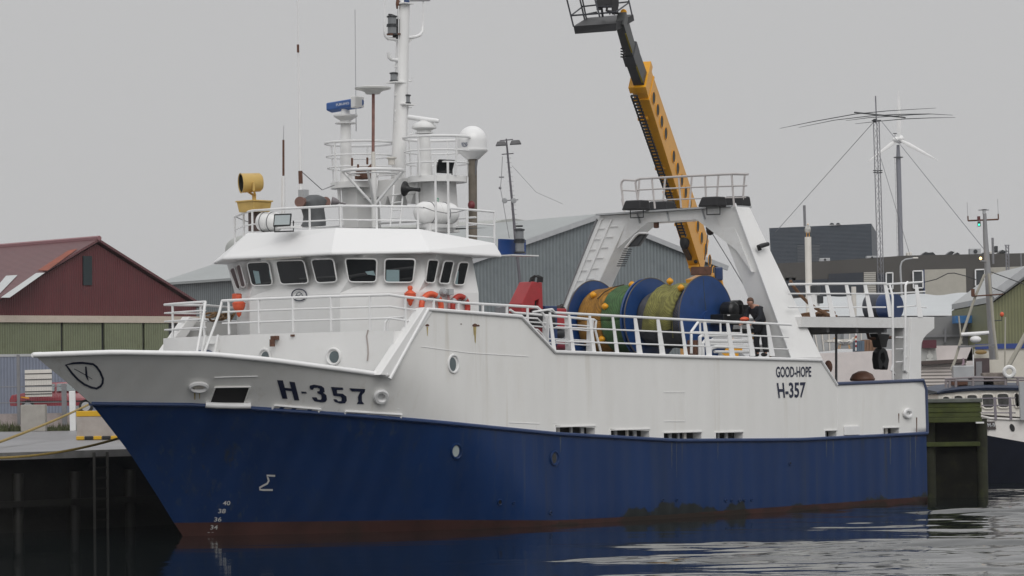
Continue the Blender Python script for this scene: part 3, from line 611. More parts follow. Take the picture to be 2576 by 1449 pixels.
WIN = [('s', [(820, 450), (868, 430), (935, 655), (900, 668)], 1), ('s', [(885, 415), (930, 400), (988, 632), (945, 650)], 1),
       ('f', [(995, 387), (1222, 378), (1264, 618), (1050, 625)], 2), ('f', [(1292, 368), (1582, 360), (1634, 600), (1347, 612)], 2), ('f', [(1656, 354), (1887, 345), (1927, 587), (1716, 598)], 2),
       ('c', [(2005, 345), (2337, 349), (2330, 587), (2048, 587)], 3)]
WIN2 = [('c', [(100, 350), (418, 351), (390, 590), (98, 590)], 3), ('p', [(548, 357), (658, 362), (610, 598), (517, 592)], 4), ('p', [(713, 370), (813, 375), (762, 606), (659, 600)], 4), ('p', [(868, 383), (968, 386), (917, 618), (812, 615)], 4)]
def facet_hit(u, v, i, off=0.):
    a, b, c = V(*W0[i], ZW[1]), V(*W0[i + 1], ZW[1]), V(*W1[i], ZW[2]); n = np.cross(b - a, c - a); n /= np.linalg.norm(n)
    if n @ (a - V(19, 0, 6)) < 0: n = -n
    r = sray(u, v); k = ((a + n * off - CS) @ n) / (r @ n); return CS + r * k
def rounded(q, rad, n=4):
    q = [np.array(p, float) for p in q]; out = []
    for i in range(4):
        p, a, b = q[i], q[i - 1], q[(i + 1) % 4]; da, db = (a - p) / np.linalg.norm(a - p), (b - p) / np.linalg.norm(b - p)
        for k in range(n + 1):
            f = k / n; out.append(p + da * rad * (1 - f) ** 2 + db * rad * f ** 2)
    return out
def wh_window(q, i, cv):
    px = rounded([cv(*p) for p in q], 10 if i in (2, 3) else 7); m_ = MB(); m_.tube([facet_hit(*p, i, .012) for p in px], .02, 6, True); o = m_.build('wheelhouse_window', WHITE, ship, smooth=True)
    g = MB(); g.quad(*[facet_hit(*p, i, .014) for p in px]); g.build('window_pane', GLASS if i > 1 else mat('red_reflection_paint', (.07, .024, .02), .35, spec=.2), o)  # far-side panes carry the red warehouse's reflection as base colour
    return o
for k, q, i in WIN: wh_window(q, i, c6)
for k, q, i in WIN2: wh_window(q, i, c15)
# things seen behind the panes: pale fitting, curtain
pc = mat('pale_fitting', (.26, .36, .38), .6)
for q, i, cv in (([(1060, 468), (1120, 478), (1140, 600), (1090, 605)], 2, c6), ([(118, 462), (250, 462), (250, 586), (114, 586)], 3, c15), ([(848, 478), (862, 470), (850, 612), (822, 612)], 4, c15), ([(1225, 468), (1238, 470), (1258, 560), (1240, 560)], 2, c6), ([(2215, 480), (2300, 470), (2322, 520), (2240, 510)], 3, c6)):
    g = MB(); g.quad(*[facet_hit(*cv(*p), i, .0165) for p in q]); g.build('pane_fitting', pc, ship)
m_ = MB(); a_, b_ = [facet_hit(*c6(*p), 2, .08) for p in ((1210, 330), (1578, 305))]; m_.bar(a_, b_, .16, .17); m_.build('wiper_housing', OFFWH, ship, bevel=.02)
m_ = MB(); e_ = [facet_hit(*c6(1532 + 75 * math.cos(g), 722 + 58 * math.sin(g)), 2, .03) for g in np.linspace(0, 2 * PI, 25)[:-1]]
def wall_hit(u, v, i, off=.02):
    a, b = np.array(W0[i]), np.array(W0[i + 1]); d = b - a; n = V(d[1], -d[0], 0); n /= np.linalg.norm(n)
    if n[:2] @ (a - V(19, 0)) < 0: n = -n
    p0 = V(*a, 0) + n * off; r = sray(u, v); return CS + r * (((p0 - CS) @ n) / (r @ n))
m_ = MB(); m_.tube([wall_hit(*c6(1535 + 76 * math.cos(g), 720 + 60 * math.sin(g)), 2, .03) for g in np.linspace(0, 2 * PI, 25)[:-1]], .016, 6, True)
o = m_.build('house_emblem', NAVY, ship)
m_ = MB(); wf = lambda u, v: wall_hit(u, v, 2, .032); stroke(m_, [c6(*p) for p in ((1495, 740), (1512, 705), (1535, 690), (1560, 705), (1575, 740))], 2.2, wf); stroke(m_, [c6(*p) for p in ((1505, 722), (1562, 745))], 2.2, wf); stroke(m_, [c6(*p) for p in ((1560, 705), (1508, 750))], 1.6, wf); m_.build('emblem_figure', mat('grey_emblem', (.12, .13, .15), .5), o)
# roof: sloping visor, flat top
R0 = [(17.6, -4.05), (20.4, -4.05), (21.8, -2.08), (21.8, 2.08), (20.25, 4.05), (17.55, 4.05)]
R1 = [(17.6, -3.75), (19.9, -3.35), (21.35, -1.62), (21.2, 1.62), (19.85, 3.3), (17.6, 3.85)]
zl = [7.13, 7.15, 7.16, 7.13, 7.13, 7.08]; zh = [7.55, 7.76, 7.80, 7.80, 7.74, 7.40]
m_ = MB(); lo = [V(a, t, z) for (a, t), z in zip(R0, zl)]; hi = [V(a, t, z) for (a, t), z in zip(R1, zh)]
ub = [p - V(0, 0, .06) for p in lo]
m_.loft([ub, lo, hi]); m_.add(hi, [tuple(range(6))]); m_.add(ub, [tuple(range(6))[::-1]]); m_.quad(ub[0], ub[5], lo[5], lo[0]); m_.quad(lo[0], lo[5], hi[5], hi[0])
o = m_.build('wheelhouse_roof', mat('roof_white_paint', (.82, .82, .82), .4, var=.02, vs=.6), ship, bevel=.03)
m_ = MB(); m_.quad(*ring3([(17.6, -3.6), (21.1, -1.5), (21.1, 1.5), (17.6, 3.6)], 7.81)); m_.build('roof_deck', DECK, ship)
TOPZ = 7.8
# rail round the monkey island
c9 = K(900, 500)
rt = [T(*c9(100, 945), -3.3), T(*c9(190, 905), -2.6), T(*c9(280, 882), -1.75), T(*c9(590, 862), -.6), T(*c9(870, 848), .55), T(*c9(1190, 832), 1.5), T(*c9(1560, 836), 2.3), T(*c9(1985, 842), 3.2), T(*c9(2050, 848), 3.25)]
b = MB(); b.tube(rt, .034, 8); b.tube([p - V(0, 0, .36) for p in rt[:-1]], .02, 6); o = b.build('roof_railing', RAIL, ship, smooth=True)
for i, p in enumerate(rt[:-1]): 
    if i != 3: MB().tube([p, p - V(0, 0, .72 if i > 0 else .8)], .03, 6).build('railing_post', RAIL, o)
r2 = [T(*c9(2170, 850), 3.4), T(*c9(2300, 855), 3.5), T(*c9(2490, 870), 3.6), T(1243, 533, 3.6)]
b = MB(); b.tube(r2[1:], .03, 8)
for k in (.35, .68): b.tube([r2[2] - V(0, 0, k * 1.0), r2[3] - V(0, 0, k * 1.0)], .02, 6)
o = b.build('roof_railing', RAIL, ship, smooth=True)
for p, l in ((r2[0] + V(0, 0, 1.3), 2.1), (r2[1] + V(0, 0, 1.2), 2.0), (r2[2], 1.15), (r2[3], .85)): MB().tube([p, p - V(0, 0, l)], .032, 6).build('railing_post', RAIL, o)
m_ = MB(); m_.tube([T(*c9(x, y), 3.3) for x, y in ((2040, 845), (2150, 885), (2280, 908), (2380, 900), (2490, 870))], .012, 5); m_.build('rope', mat('grey_rope', (.25, .25, .26), .8), ship); m_ = MB(); m_.tube([T(*c9(x, y), -2.9) for x, y in ((120, 950), (200, 985), (270, 1005))], .012, 5); m_.build('rope', bpy.data.materials['grey_rope'], ship)
# far side rail of the monkey island
b = MB(); far = [V(20.6, -2.3, 8.15), V(18.5, -3.2, 8.15), V(17.2, -3.3, 8.15), V(17.0, 0, 8.15), V(17.0, 2.6, 8.15)]; b.tube(far, .028, 6); b.tube([p - V(0, 0, .2) for p in far], .018, 6); b.build('roof_railing', RAIL, ship)

# ---- signal mast on its portal
TM = 0.
m_ = MB()
for s_, tt in ((-1, -1.4), (1, 1.4)):                                       # portal legs, trapezoid boxes
    for k in (0, 1):
        pass
tpL, tpR = T(905, 460, -1.35), T(1100, 445, 1.35)
aM = (tpL[0] + tpR[0]) / 2
def plat(pl, tt, ulo, uhi, zt_, rr, side):
    c = V(pl[0], tt, pl[2]); o = MB(); o.lathe(c, (0, 0, 1), [(0, -.16), (rr, -.16), (rr, 0), (0, 0)], 28); return o.build('radar_platform', WHITE, ship, smooth=True), c
pL, cL = plat(tpL, -1.35, 0, 0, 0, .80, -1)
pR, cR = plat(tpR, 1.35, 0, 0, 0, .80, 1)
for c, s_ in ((cL, -1), (cR, 1)):
    b = [V(c[0] - .55, c[1] - .28, TOPZ), V(c[0] + .35, c[1] - .28, TOPZ), V(c[0] + .35, c[1] + .28, TOPZ), V(c[0] - .55, c[1] + .28, TOPZ)]
    t_ = [V(c[0] - .42, c[1] - .30, c[2] - .16), V(c[0] + .42, c[1] - .30, c[2] - .16), V(c[0] + .42, c[1] + .30, c[2] - .16), V(c[0] - .42, c[1] + .30, c[2] - .16)]
    MB().hexa(b, t_).build('portal_leg', WHITE, ship, bevel=.015)
    MB().tube([V(c[0] + .5, c[1] - .22, TOPZ), V(c[0] + .6, c[1] - .2, c[2] - .16)], .05, 8).build('cable_pipe', RAIL, ship)
m_ = MB(); m_.bar(V(aM, cL[1] + .2, cL[2] - .22), V(aM, cR[1] - .2, cR[2] - .22), .62, .46); m_.build('portal_beam', WHITE, ship, bevel=.02)
for tt in (-.25, .1, .75): MB().prism([V(aM + .33, tt - .16, cL[2] - .44), V(aM + .33, tt + .16, cL[2] - .44), V(aM + .33, tt + .06, cL[2] - .68), V(aM + .33, tt - .06, cL[2] - .68)], V(-.5, 0, 0)).build('gusset', WHITE2, ship)
c12 = K(1200, 0)
mb_ = V(aM, 0, cL[2] - .05); mt_ = V(aM - .32, 0, 14.45)
def am(z): return mb_[0] + (mt_[0] - mb_[0]) * (z - mb_[2]) / (mt_[2] - mb_[2])
MB().tube([mb_, mt_], [.20, .165], 20).build('signal_mast', WHITE, ship, smooth=True)
def Mp(x, y, dt=0): return T(*c12(x, y), dt)
for dd, rr in (((1108), .022), ((1012), .018)):
    MB().tube([Mp(dd + 4, 60, .05), Mp(dd, 1449, .05)], rr, 6).build('cable_pipe', RAIL, ship)
for y in (690, 980, 1240): MB().tube([Mp(972, y - 30), Mp(972, y), Mp(1020, y + 8)], .018, 6).build('mast_step', RAIL, ship, smooth=True)
for y in (835, 1105, 1385): MB().tube([Mp(1155, y - 30), Mp(1152, y - 5), Mp(1100, y + 5)], .018, 6).build('mast_step', RAIL, ship, smooth=True)
MB().torus(Mp(990, 1150), (0, 1, 0), .045, .012).build('mast_ring', RAIL, ship)
MB().tube([Mp(910, 540), Mp(916, 590), Mp(940, 612), Mp(1040, 625)], .05, 10).build('mast_arm', RAIL, ship, smooth=True)
for pts in ([(872, 0), (872, 200), (868, 320), (880, 370), (905, 398), (1010, 405)], [(1268, 0), (1268, 210), (1262, 320), (1235, 360), (1190, 378), (1100, 390)]):
    r_ = [.015, .02, .04, .045, .045, .05] if True else 0
    MB().tube([Mp(*p) for p in pts], r_, 8).build('antenna_arm', RAIL, ship, smooth=True)
    m_ = MB(); q = [Mp(*p) for p in ((1100, 395), (1190, 385), (1120, 440))] if pts[0][0] > 1000 else [Mp(*p) for p in ((1010, 405), (935, 405), (1005, 435))]; m_.prism([p + V(0, .02, 0) for p in q], V(0, -.04, 0)); m_.build('gusset', WHITE2, ship)
def lantern(p, r, h, name='mast_lantern'):
    o = MB(); o.lathe(p, (0, 0, 1), [(0, 0), (r, 0), (r, h * .14), (r * .3, h * .16), (r * .3, h * .84), (r, h * .86), (r, h), (r * .3, h * 1.08), (0, h * 1.08)], 16)
    o = o.build(name, DGREY, ship, smooth=True); g = MB(); g.cyl(p + V(0, 0, h * .15), p + V(0, 0, h * .85), r * .8, n=16); g.build('lens', mat('lantern_lens', (.22, .23, .24), .1) if 'lantern_lens' not in bpy.data.materials else bpy.data.materials['lantern_lens'], o, smooth=True); return o
def shelf(p, w, d): MB().box(p, (d, w, .03)).build('lantern_shelf', WHITE, ship)
shelf(Mp(985, 850, -.02), .42, .4); lantern(Mp(966, 840, -.02), .115, .24)
shelf(Mp(1085, 1078, .1), .35, .45); lantern(Mp(1097, 1068, .12), .12, .24)
shelf(Mp(1080, 38, .1), .35, .35)
MB().cyl(Mp(1090, 30, .1), Mp(1090, 2, .1), .10).build('blue_lamp', DKBLUE, ship)
MB().bar(Mp(1120, 8), Mp(1330, 6), .08, .03).build('mast_shelf', GREYM, ship)
for y0, y1, rr in ((165, 262, .145), (262, 360, .15)):
    p0 = Mp(948, y1, -.02); lantern(p0, rr, (y1 - y0) * .2443 / 92)
MB().torus(Mp(947, 158, -.02), (0, .4, 1), .09, .02).build('lantern_ring', BLACK, ship)
MB().box(Mp(990, 300, -.02), (.14, .14, .55)).build('junction_box', BLACK, ship); MB().bar(Mp(900, 354), Mp(1010, 352), .2, .04).build('lantern_shelf', RUST, ship)
MB().tube([Mp(1008, 0), Mp(1003, 40), Mp(1010, 90)], .05, 6).build('halyard_block', RUST, ship)
# ring rails round the radar platforms
def ring_rail(c, R, levels, r, posts, base, a0=0):
    m_ = MB()
    for i, z in enumerate(levels): m_.torus(V(c[0], c[1], z), (0, 0, 1), R - .03 * i, r if i == 0 else r * .65, 36, 6)
    o = m_.build('ring_railing', RAIL, ship, smooth=True)
    for k in posts:
        g = a0 + k; p = V(c[0] + R * math.cos(g), c[1] + R * math.sin(g), levels[0]); MB().tube([p, V(c[0] + (R - .06) * math.cos(g), c[1] + (R - .06) * math.sin(g), base)], r * .8, 6).build('railing_post', RAIL, o)
zz = lambda y, t: T(*c9(1400, y), t)[2]
ring_rail(cL, .93, (zz(190, -1.35), zz(325, -1.35), zz(445, -1.35)), .035, (0, 1.2, 2.4, 3.7, 4.9), cL[2])
ring_rail(cR, .90, (T(*c9(2100, 130), 1.35)[2], T(*c9(2100, 270), 1.35)[2], T(*c9(2100, 395), 1.35)[2]), .035, (.2, 1.4, 2.6, 3.6, 4.9), cR[2])
# radar scanners on pedestals
p = T(*c9(1245, 560), -1.35); ptop = T(*c12(470, 1275), -1.35); p[0] = ptop[0]
MB().cyl(V(ptop[0], -1.35, cL[2]), ptop, .17, .14).build('radar_pedestal', WHITE, ship, smooth=True)
MB().lathe(ptop, (0, 0, 1), [(0, 0), (.29, .0), (.29, .03), (.15, .05), (.15, .09), (.33, .20), (.33, .24), (.13, .26), (.11, .40), (0, .40)], 24).build('radar_gearbox', WHITE2, ship, smooth=True)
e0, e1 = T(827.5, 270, -1.35), T(906, 259, -1.35)
cc = ptop + V(0, 0, .72); dr = V(-.35, .94, 0); dr = dr / np.linalg.norm(dr); Lr = 1.0
dz_ = V(0, 0, .10)
def scanner(c, half, r, m1, m2, tilt=0):
    a, b = c - half, c + half; ax = half / np.linalg.norm(half); y = np.cross((0, 0, 1), ax); o = MB()
    pr_ = [(-.8, -.55), (.5, -1), (1.1, -.2), (1.1, .5), (.4, 1), (-.8, .8)]
    o.hexa([a + y * r * p[0] + V(0, 0, r * p[1]) for p in pr_], [b + y * r * p[0] + V(0, 0, r * p[1]) for p in pr_]); o = o.build('radar_scanner', m1, ship, bevel=.03); return o
lft, rgt = T(829, 271, -2.05), T(904, 258, -.65); half = (rgt - lft) / 2; cen = (lft + rgt) / 2
o = scanner(cen, half * V(1, 1, .8), .15, DKBLUE if False else mat('radar_blue', (.022, .10, .34), .35), None)
MB().hexa([cen + half * .72 + V(.0, 0, .02) + V(*d) for d in ((-.17, 0, -.16), (.17, 0, -.16), (.17, 0, .17), (-.17, 0, .17))], [cen + half * 1.02 + V(*d) for d in ((-.17, 0, -.13), (.17, 0, -.13), (.17, 0, .17), (-.17, 0, .17))]).build('scanner_cap', WHITE, o, bevel=.02)
nrm = np.cross(half, (0, 0, 1)); nrm /= np.linalg.norm(nrm); nrm = nrm if nrm @ (CS - cen) > 0 else -nrm
def Rad(u, v): r = sray(u, v); return CS + r * (((cen + nrm * .175 - CS) @ nrm) / (r @ nrm))
m_ = MB(); text_on(m_, 'FURUNO', (845, 261), (877, 256), (846, 267), (879, 262), Rad); m_.build('scanner_lettering', mat('white_lettering', (.75, .76, .78), .4), o)
p2_ = T(*c12(1278, 1375), 1.35); MB().cyl(V(p2_[0], 1.35, cR[2]), p2_, .22, .15).build('radar_pedestal', WHITE, ship, smooth=True)
MB().lathe(p2_, (0, 0, 1), [(0, 0), (.24, .0), (.24, .03), (.19, .04), (.19, .08), (.33, .14), (.33, .18), (.27, .27), (.14, .32), (.07, .36), (0, .36)], 24).build('radar_gearbox', WHITE2, ship, smooth=True)
lft, rgt = T(*c12(1110, 1205), .9), T(*c12(1430, 1248), 1.8); half = (rgt - lft) / 2; cen = (lft + rgt) / 2
MB().tube([cen - half, cen - half * .93, cen + half * .9, cen + half], [.04, .07, .062, .04], 12).build('radar_scanner', RAIL, ship, smooth=True)
# satellite dome on its brown post
pb = T(1190, 640, 1.9); pd = T(1189, 401, 1.9)
MB().cyl(pb, pd, .115, n=16).build('dome_post', mat('brown_grey_post', (.17, .145, .115), .6, var=.25, vs=4), ship, smooth=True)
zr_ = lambda v: T(1189, v, 1.9)[2] - pd[2]
o = MB(); o.lathe(pd, (0, 0, 1), [(0, 0), (.17, 0), (.395, zr_(382)), (.41, zr_(380)), (.41, zr_(376)), (.39, zr_(375)), (.395, zr_(355))] + [(.395 * math.cos(g), zr_(355) + .41 * math.sin(g)) for g in np.linspace(.1, PI / 2, 10)], 32); od = o.build('satellite_dome', mat('dome_white', (.84, .84, .84), .3, var=.01), ship, smooth=True)
def Dm(u, v):
    r = sray(u, v); d = r / np.linalg.norm(r); c = V(pd[0], pd[1], 0); b_ = (d[:2] @ (CS - c)[:2]); aa = d[:2] @ d[:2]; cc_ = (CS - c)[:2] @ (CS - c)[:2] - .402 ** 2; k = (-b_ - math.sqrt(max(b_ * b_ - aa * cc_, 0))) / aa; return CS + d * k
m_ = MB(); text_on(m_, 'KNS', *[c9(*q) for q in ((2436, 178), (2497, 178), (2436, 208), (2497, 210))], Dm); stroke(m_, [c9(*q) for q in ((2440, 212), (2465, 221), (2492, 212))], 1.6, Dm); m_.build('dome_lettering', DKBLUE, od)
MB().prism([pd + V(0, .11, -.05), pd + V(0, .2, -.02), pd + V(0, .11, -.45)], V(.03, 0, 0)).build('gusset', GREYM, ship)
o = MB(); o.sphere(T(1186, 516, 2.1), .1, 8, (1, 1, 1.2)); o.build('alarm_bell', mat('dull_red', (.18, .03, .035), .5), ship, smooth=True)
# forward ring stand with the flat antenna on its rusty pole
pf = T(*c9(1530, 480), 0.); af = pf[0]
MB().tube([V(af, 0, TOPZ), pf], .075, 12).build('stand_pole', WHITE, ship, smooth=True)
MB().tube([pf, T(*c9(1525, 275), 0)], .055, 10).build('stand_pole', OFFWH, ship, smooth=True)
MB().tube([T(*c9(1525, 275), 0), T(*c12(755, 970), 0)], .042, 10).build('antenna_pole', mat('rusty_pole', (.24, .12, .10), .7, var=.3, vs=6), ship, smooth=True)
pa = T(*c12(750, 968), 0); MB().lathe(pa, (0, 0, 1), [(0, 0), (.19, 0), (.22, .05), (.30, .09), (.48, .13), (.49, .17), (.35, .2), (0, .215)], 28).build('disc_antenna', mat('antenna_white', (.66, .66, .64), .5), ship, smooth=True)
rz = T(*c9(1530, 474), 0)[2]; R2 = .82
m_ = MB(); m_.torus(V(af, 0, rz), (0, 0, 1), R2, .045, 40, 8); m_.torus(V(af, 0, rz - .08), (0, 0, 1), R2 * .8, .02, 40, 6); o = m_.build('ring_rail', RAIL, ship, smooth=True)
zv = T(*c9(1545, 830), 0)[2]
for g in (.6, 2.2, 3.8, 5.4): MB().tube([V(af + R2 * math.cos(g), R2 * math.sin(g), rz), V(af, 0, zv)], .036, 8).build('brace', RAIL, o)
# ladder up to the portal, horns, lamps, small aerials
for x in (1700, 1800): MB().tube([T(*c9(x + 40, 620), .9), T(*c9(x, 1050), 1.0)], .025, 6).build('ladder_side', RAIL, ship)
for y in (720, 800, 880, 960): MB().tube([T(*c9(1720 - (y - 700) * .08, y), .95), T(*c9(1820 - (y - 700) * .08, y - 8), .95)], .016, 6).build('ladder_rung', RAIL, ship)
h0, h1 = T(*c9(1848, 655), 1.0), T(*c9(2005, 668), 1.45)
o = MB(); d_ = h1 - h0; L_ = np.linalg.norm(d_); o.lathe(h0, d_, [(.205, 0), (.2, .02), (.12, .08), (.06, .16), (.045, .3), (.055, L_), (0, L_)], 24); o.lathe(h0, d_, [(0, .05), (.2, .01)], 24); o.build('ship_horn', BLACK, ship, smooth=True)
h0 = T(*c9(1098, 780), -.4); h1 = h0 + V(-.33, .26, -.10); d_ = h1 - h0
o = MB(); o.lathe(h0, d_, [(.0, .02), (.095, .02), (.115, 0), (.11, .04), (.08, .14), (.05, .2), (0, .21)], 24); o.tube([h0 + d_ * .4, h0 + d_ * .9], .025, 6); o.build('loudhailer', mat('loudhailer_grey', (.22, .2, .21), .5, var=.3, vs=8), ship, smooth=True)
def flood(c, w, h, n, name, tilt_up=.3, lensm=None, parent=ship, top=None):
    n = np.array(n, float); n /= np.linalg.norm(n); x = np.cross((0, 0, 1), n); x /= np.linalg.norm(x); y = np.cross(n, x); c = np.array(c, float)
    o = MB(); o.hexa([c + x * w / 2 * i + y * h / 2 * j for i, j in ((-1, -1), (1, -1), (1, 1), (-1, 1))], [c - n * h * .45 + x * w * .3 * i + y * h * .3 * j for i, j in ((-1, -1), (1, -1), (1, 1), (-1, 1))])
    o = o.build(name, BLACK, parent, bevel=.02); g = MB(); g.quad(*[c + n * .006 + x * w * .42 * i + y * h * .36 * j for i, j in ((-1, -1), (1, -1), (1, 1), (-1, 1))]); g.build('lens', lensm or PGLASS, o)
    m2 = MB(); m2.tube([c + x * w * .52 - n * .1, c + x * w * .52 - n * .1 - V(0, 0, h * .75), c - x * w * .52 - n * .1 - V(0, 0, h * .75), c - x * w * .52 - n * .1], .02, 6); m2.build('yoke', BLACK, o); return o
flood(T(*c9(590, 978), .15), .52, .36, (.86, .35, .22), 'floodlight', lensm=mat('frosted_lens', (.42, .47, .48), .25))
MB().box(T(*c9(655, 1055), .25), (.4, .6, .04)).build('lamp_shelf', WHITE, ship)
flood(T(*c9(2270, 428), 2.0), .56, .40, (.1, .8, -.35), 'floodlight', lensm=GLASS)
for x, y, h in ((1308, 340, 80), (1370, 405, 40), (1465, 335, 70), (1793, 290, 140)): MB().tube([T(*c9(x, y), -.2), T(*c9(x, y + h), -.2)], .03, 6).build('stub_aerial', RUST, ship)
o = MB(); o.lathe(T(*c9(1715, 410), .2), (0, 0, 1), [(0, 0), (.09, 0), (.09, .14), (.14, .17), (.14, .2), (0, .22)], 16); o.build('gps_aerial', OFFWH, ship, smooth=True)
o = MB(); o.box(T(*c9(1440, 500), -.6), (.3, .5, .3)); o.bar(T(*c9(1400, 540), -.6), T(*c9(1520, 410), -.5), .1, .1); o.build('junction_box', RUST, ship, bevel=.02)
MB().lathe(T(*c9(1235, 292), -1.6), (0, 0, 1), [(0, -.7), (.03, -.7), (.03, -.02), (.1, 0), (.09, .05), (0, .07)], 16).build('gps_aerial', WHITE, ship, smooth=True)
def whip(x0, y0, x1, y1, t, r0, r1, m, cv=None): MB().tube([T(x0, y0, t), T(x1, y1, t)], [r0, r1], 8).build('whip_aerial', m, ship)
whip(757, 500, 752, 200, -.9, .05, .03, RAIL); whip(752, 200, 748, -12, -.9, .03, .014, RAIL); whip(750, 132, 749.6, 112, -.9, .034, .034, RUST)
whip(756.5, 462, 755.5, 430, -.9, .06, .06, RUST)
whip(713, 573, 713, 470, -1.6, .06, .055, RAIL); whip(713, 470, 712.5, 445, -1.6, .05, .05, RAIL); whip(713, 442, 713, 352, -1.6, .032, .03, RUST); whip(713, 352, 714, 316, -1.6, .014, .008, LGREY)
whip(896, 330, 893, 24, -1.4, .014, .010, LGREY)
MB().box(T(*c9(808, 725), -.8), (.2, .2, .3)).build('aerial_tuner', LGREY, ship)
m_ = MB(); m_.tube([T(*c9(x, y), -1.0) for x, y in ((795, 485), (1000, 668), (1060, 645), (1125, 620))], .012, 5); m_.build('aerial_wire', GREYM, ship)
# sidelight board
q = [T(*c15(x, y), 3.75) for x, y in ((1276, 142), (1552, 152), (1552, 318), (1276, 305))]
o = MB(); o.prism([p - V(0, .04, 0) for p in q], V(0, .05, 0)); ob = o.build('sidelight_board', mat('sidelight_blue', (.012, .05, .19), .4), ship, bevel=.01)
MB().box((q[2] + q[3]) / 2 + V(0, .22, -.02), (abs(q[2][0] - q[3][0]), .5, .03)).build('lamp_shelf', WHITE, ob)
pl = T(*c15(1490, 305), 4.0); lantern(pl + V(0, 0, .03), .15, .33); lantern(pl + V(0, 0, .37), .14, .3)
MB().torus(pl + V(0, 0, .75), (0, 0, 1), .08, .02).build('lantern_ring', BLACK, ship)
# searchlight on its box and column
pb0 = T(*c9(310, 1075), -2.2); pb1 = T(*c9(300, 905), -2.2); MB().box((pb0 + pb1) / 2, (.24, .24, pb1[2] - pb0[2] + .1)).build('searchlight_column', mat('brown_column', (.12, .085, .08), .6), ship)
q0 = T(*c9(302, 898), -2.2); q1_ = T(*c9(302, 795), -2.2); h_ = q1_[2] - q0[2]
o = MB(); o.hexa([q0 + V(i * .29, j * .29, 0) for i, j in ((-1, -1), (1, -1), (1, 1), (-1, 1))], [q0 + V(i * .33, j * .33, h_) for i, j in ((-1, -1), (1, -1), (1, 1), (-1, 1))]); o.box(q0 + V(0, 0, h_ + .02), (.72, .72, .04)); o.build('searchlight_box', CREAMY, ship, bevel=.01)
s0 = T(*c9(185, 600), -2.2); s1 = T(*c9(345, 588), -2.2) ; dS = V(.82, -.40, -.05); dS /= np.linalg.norm(dS); cS_ = (s0 + s1) / 2
o = MB(); o.lathe(cS_ - dS * .30, dS, [(0, 0), (.20, .0), (.25, .06), (.26, .56), (.275, .58), (.25, .58), (.23, .2), (0, .14)], 32); os_ = o.build('searchlight', CREAMY, ship, smooth=True)
o = MB(); o.lathe(cS_ - dS * .16, dS, [(0, 0), (.21, .02), (.24, .42)], 32); o.build('reflector', mat('dark_reflector', (.03, .03, .025), .3), os_, smooth=True)
o = MB(); xx = np.cross(dS, (0, 0, 1)); xx /= np.linalg.norm(xx); bt = q0 + V(0, 0, h_ + .2); o.tube([cS_ + xx * .28, cS_ + xx * .28 - V(0, 0, .22), bt + xx * .08, bt - xx * .08, cS_ - xx * .28 - V(0, 0, .22), cS_ - xx * .28], .035, 6); o.cyl(q0 + V(0, 0, h_ + .03), bt, .055); o.build('yoke', CREAMY, os_)
# ================================================================ after part of the trawler
k7, k5, k1 = K(2050, 1080, .2484), K(2450, 1150, .2717), K(3100, 1100, .2329)
c22, c21, ca = K(2200, 600), K(2200, 1000), K(3096, 1250)
tt_ = HB - .17
top = [T(u, v, tt_) for u, v in ((1388, 778), (1396, 786.5), (1700, 803), (1990, 817))]
b = MB(); b.tube(top, .036, 8)
for f in (.36, .71): b.tube([T(1398, 787 + 100 * f, tt_ + .14 * f), T(1700, 803 + 92 * f, tt_ + .14 * f), T(1984, 816.5 + 88 * f, tt_ + .14 * f)], .022, 6)
b.tube([T(1340, 785, tt_), T(1388, 778, tt_)], .03, 8)
o = b.build('railing', RAIL, ship, smooth=True)
for u in (1383, 1430.7, 1483, 1540.8, 1597.3, 1654.5, 1713.5, 1771.6, 1829.7, 1880.9, 1930.5):
    v = 786.5 + (u - 1396) * .0517; p = T(u, v, tt_); q = V(p[0], HB - .03, 4.42 + .02 * (p[0] - 6) * .2); wd_ = .10 if u < 1590 or u == 1713.5 else .15
    m_ = MB(); m_.hexa([q + V(wd_ * i, .012 * j, 0) for i, j in ((-.9, -1), (.6, -1), (.6, 1), (-.9, 1))], [p + V(wd_ * .38 * i, .012 * j, 0) for i, j in ((-1, -1), (1, -1), (1, 1), (-1, 1))]); m_.build('railing_post', RAIL, o)
ti = 4.0
b = MB(); b.tube([T(*k7(x, y), ti) for x, y in ((-40, 640), (30, 690), (120, 695), (880, 760), (1310, 800), (1345, 820), (1330, 960), (1420, 1310))], .034, 8)
for y0, y1 in ((835, 905), (900, 980), (1100, 1140), (1160, 1215)): b.tube([T(*k7(260 + (y0 - 835) * .55, y0), ti), T(*k7(1270, y1), ti)], .02, 6)
o = b.build('inner_railing', RAIL, ship, smooth=True)
for x0, y0, x1, y1 in ((545, 750, 530, 1190), (890, 770, 905, 1290), (1255, 800, 1240, 1310)): MB().bar(T(*k7(x0, y0), ti), T(*k7(x1, y1), ti), .05, .20, (0, 1, 0)).build('railing_post', RAIL, o)
MB().tube([T(*k7(x, y), 4.3) for x, y in ((540, 640), (690, 685), (720, 690))], .02, 6).build('railing', RAIL, ship)

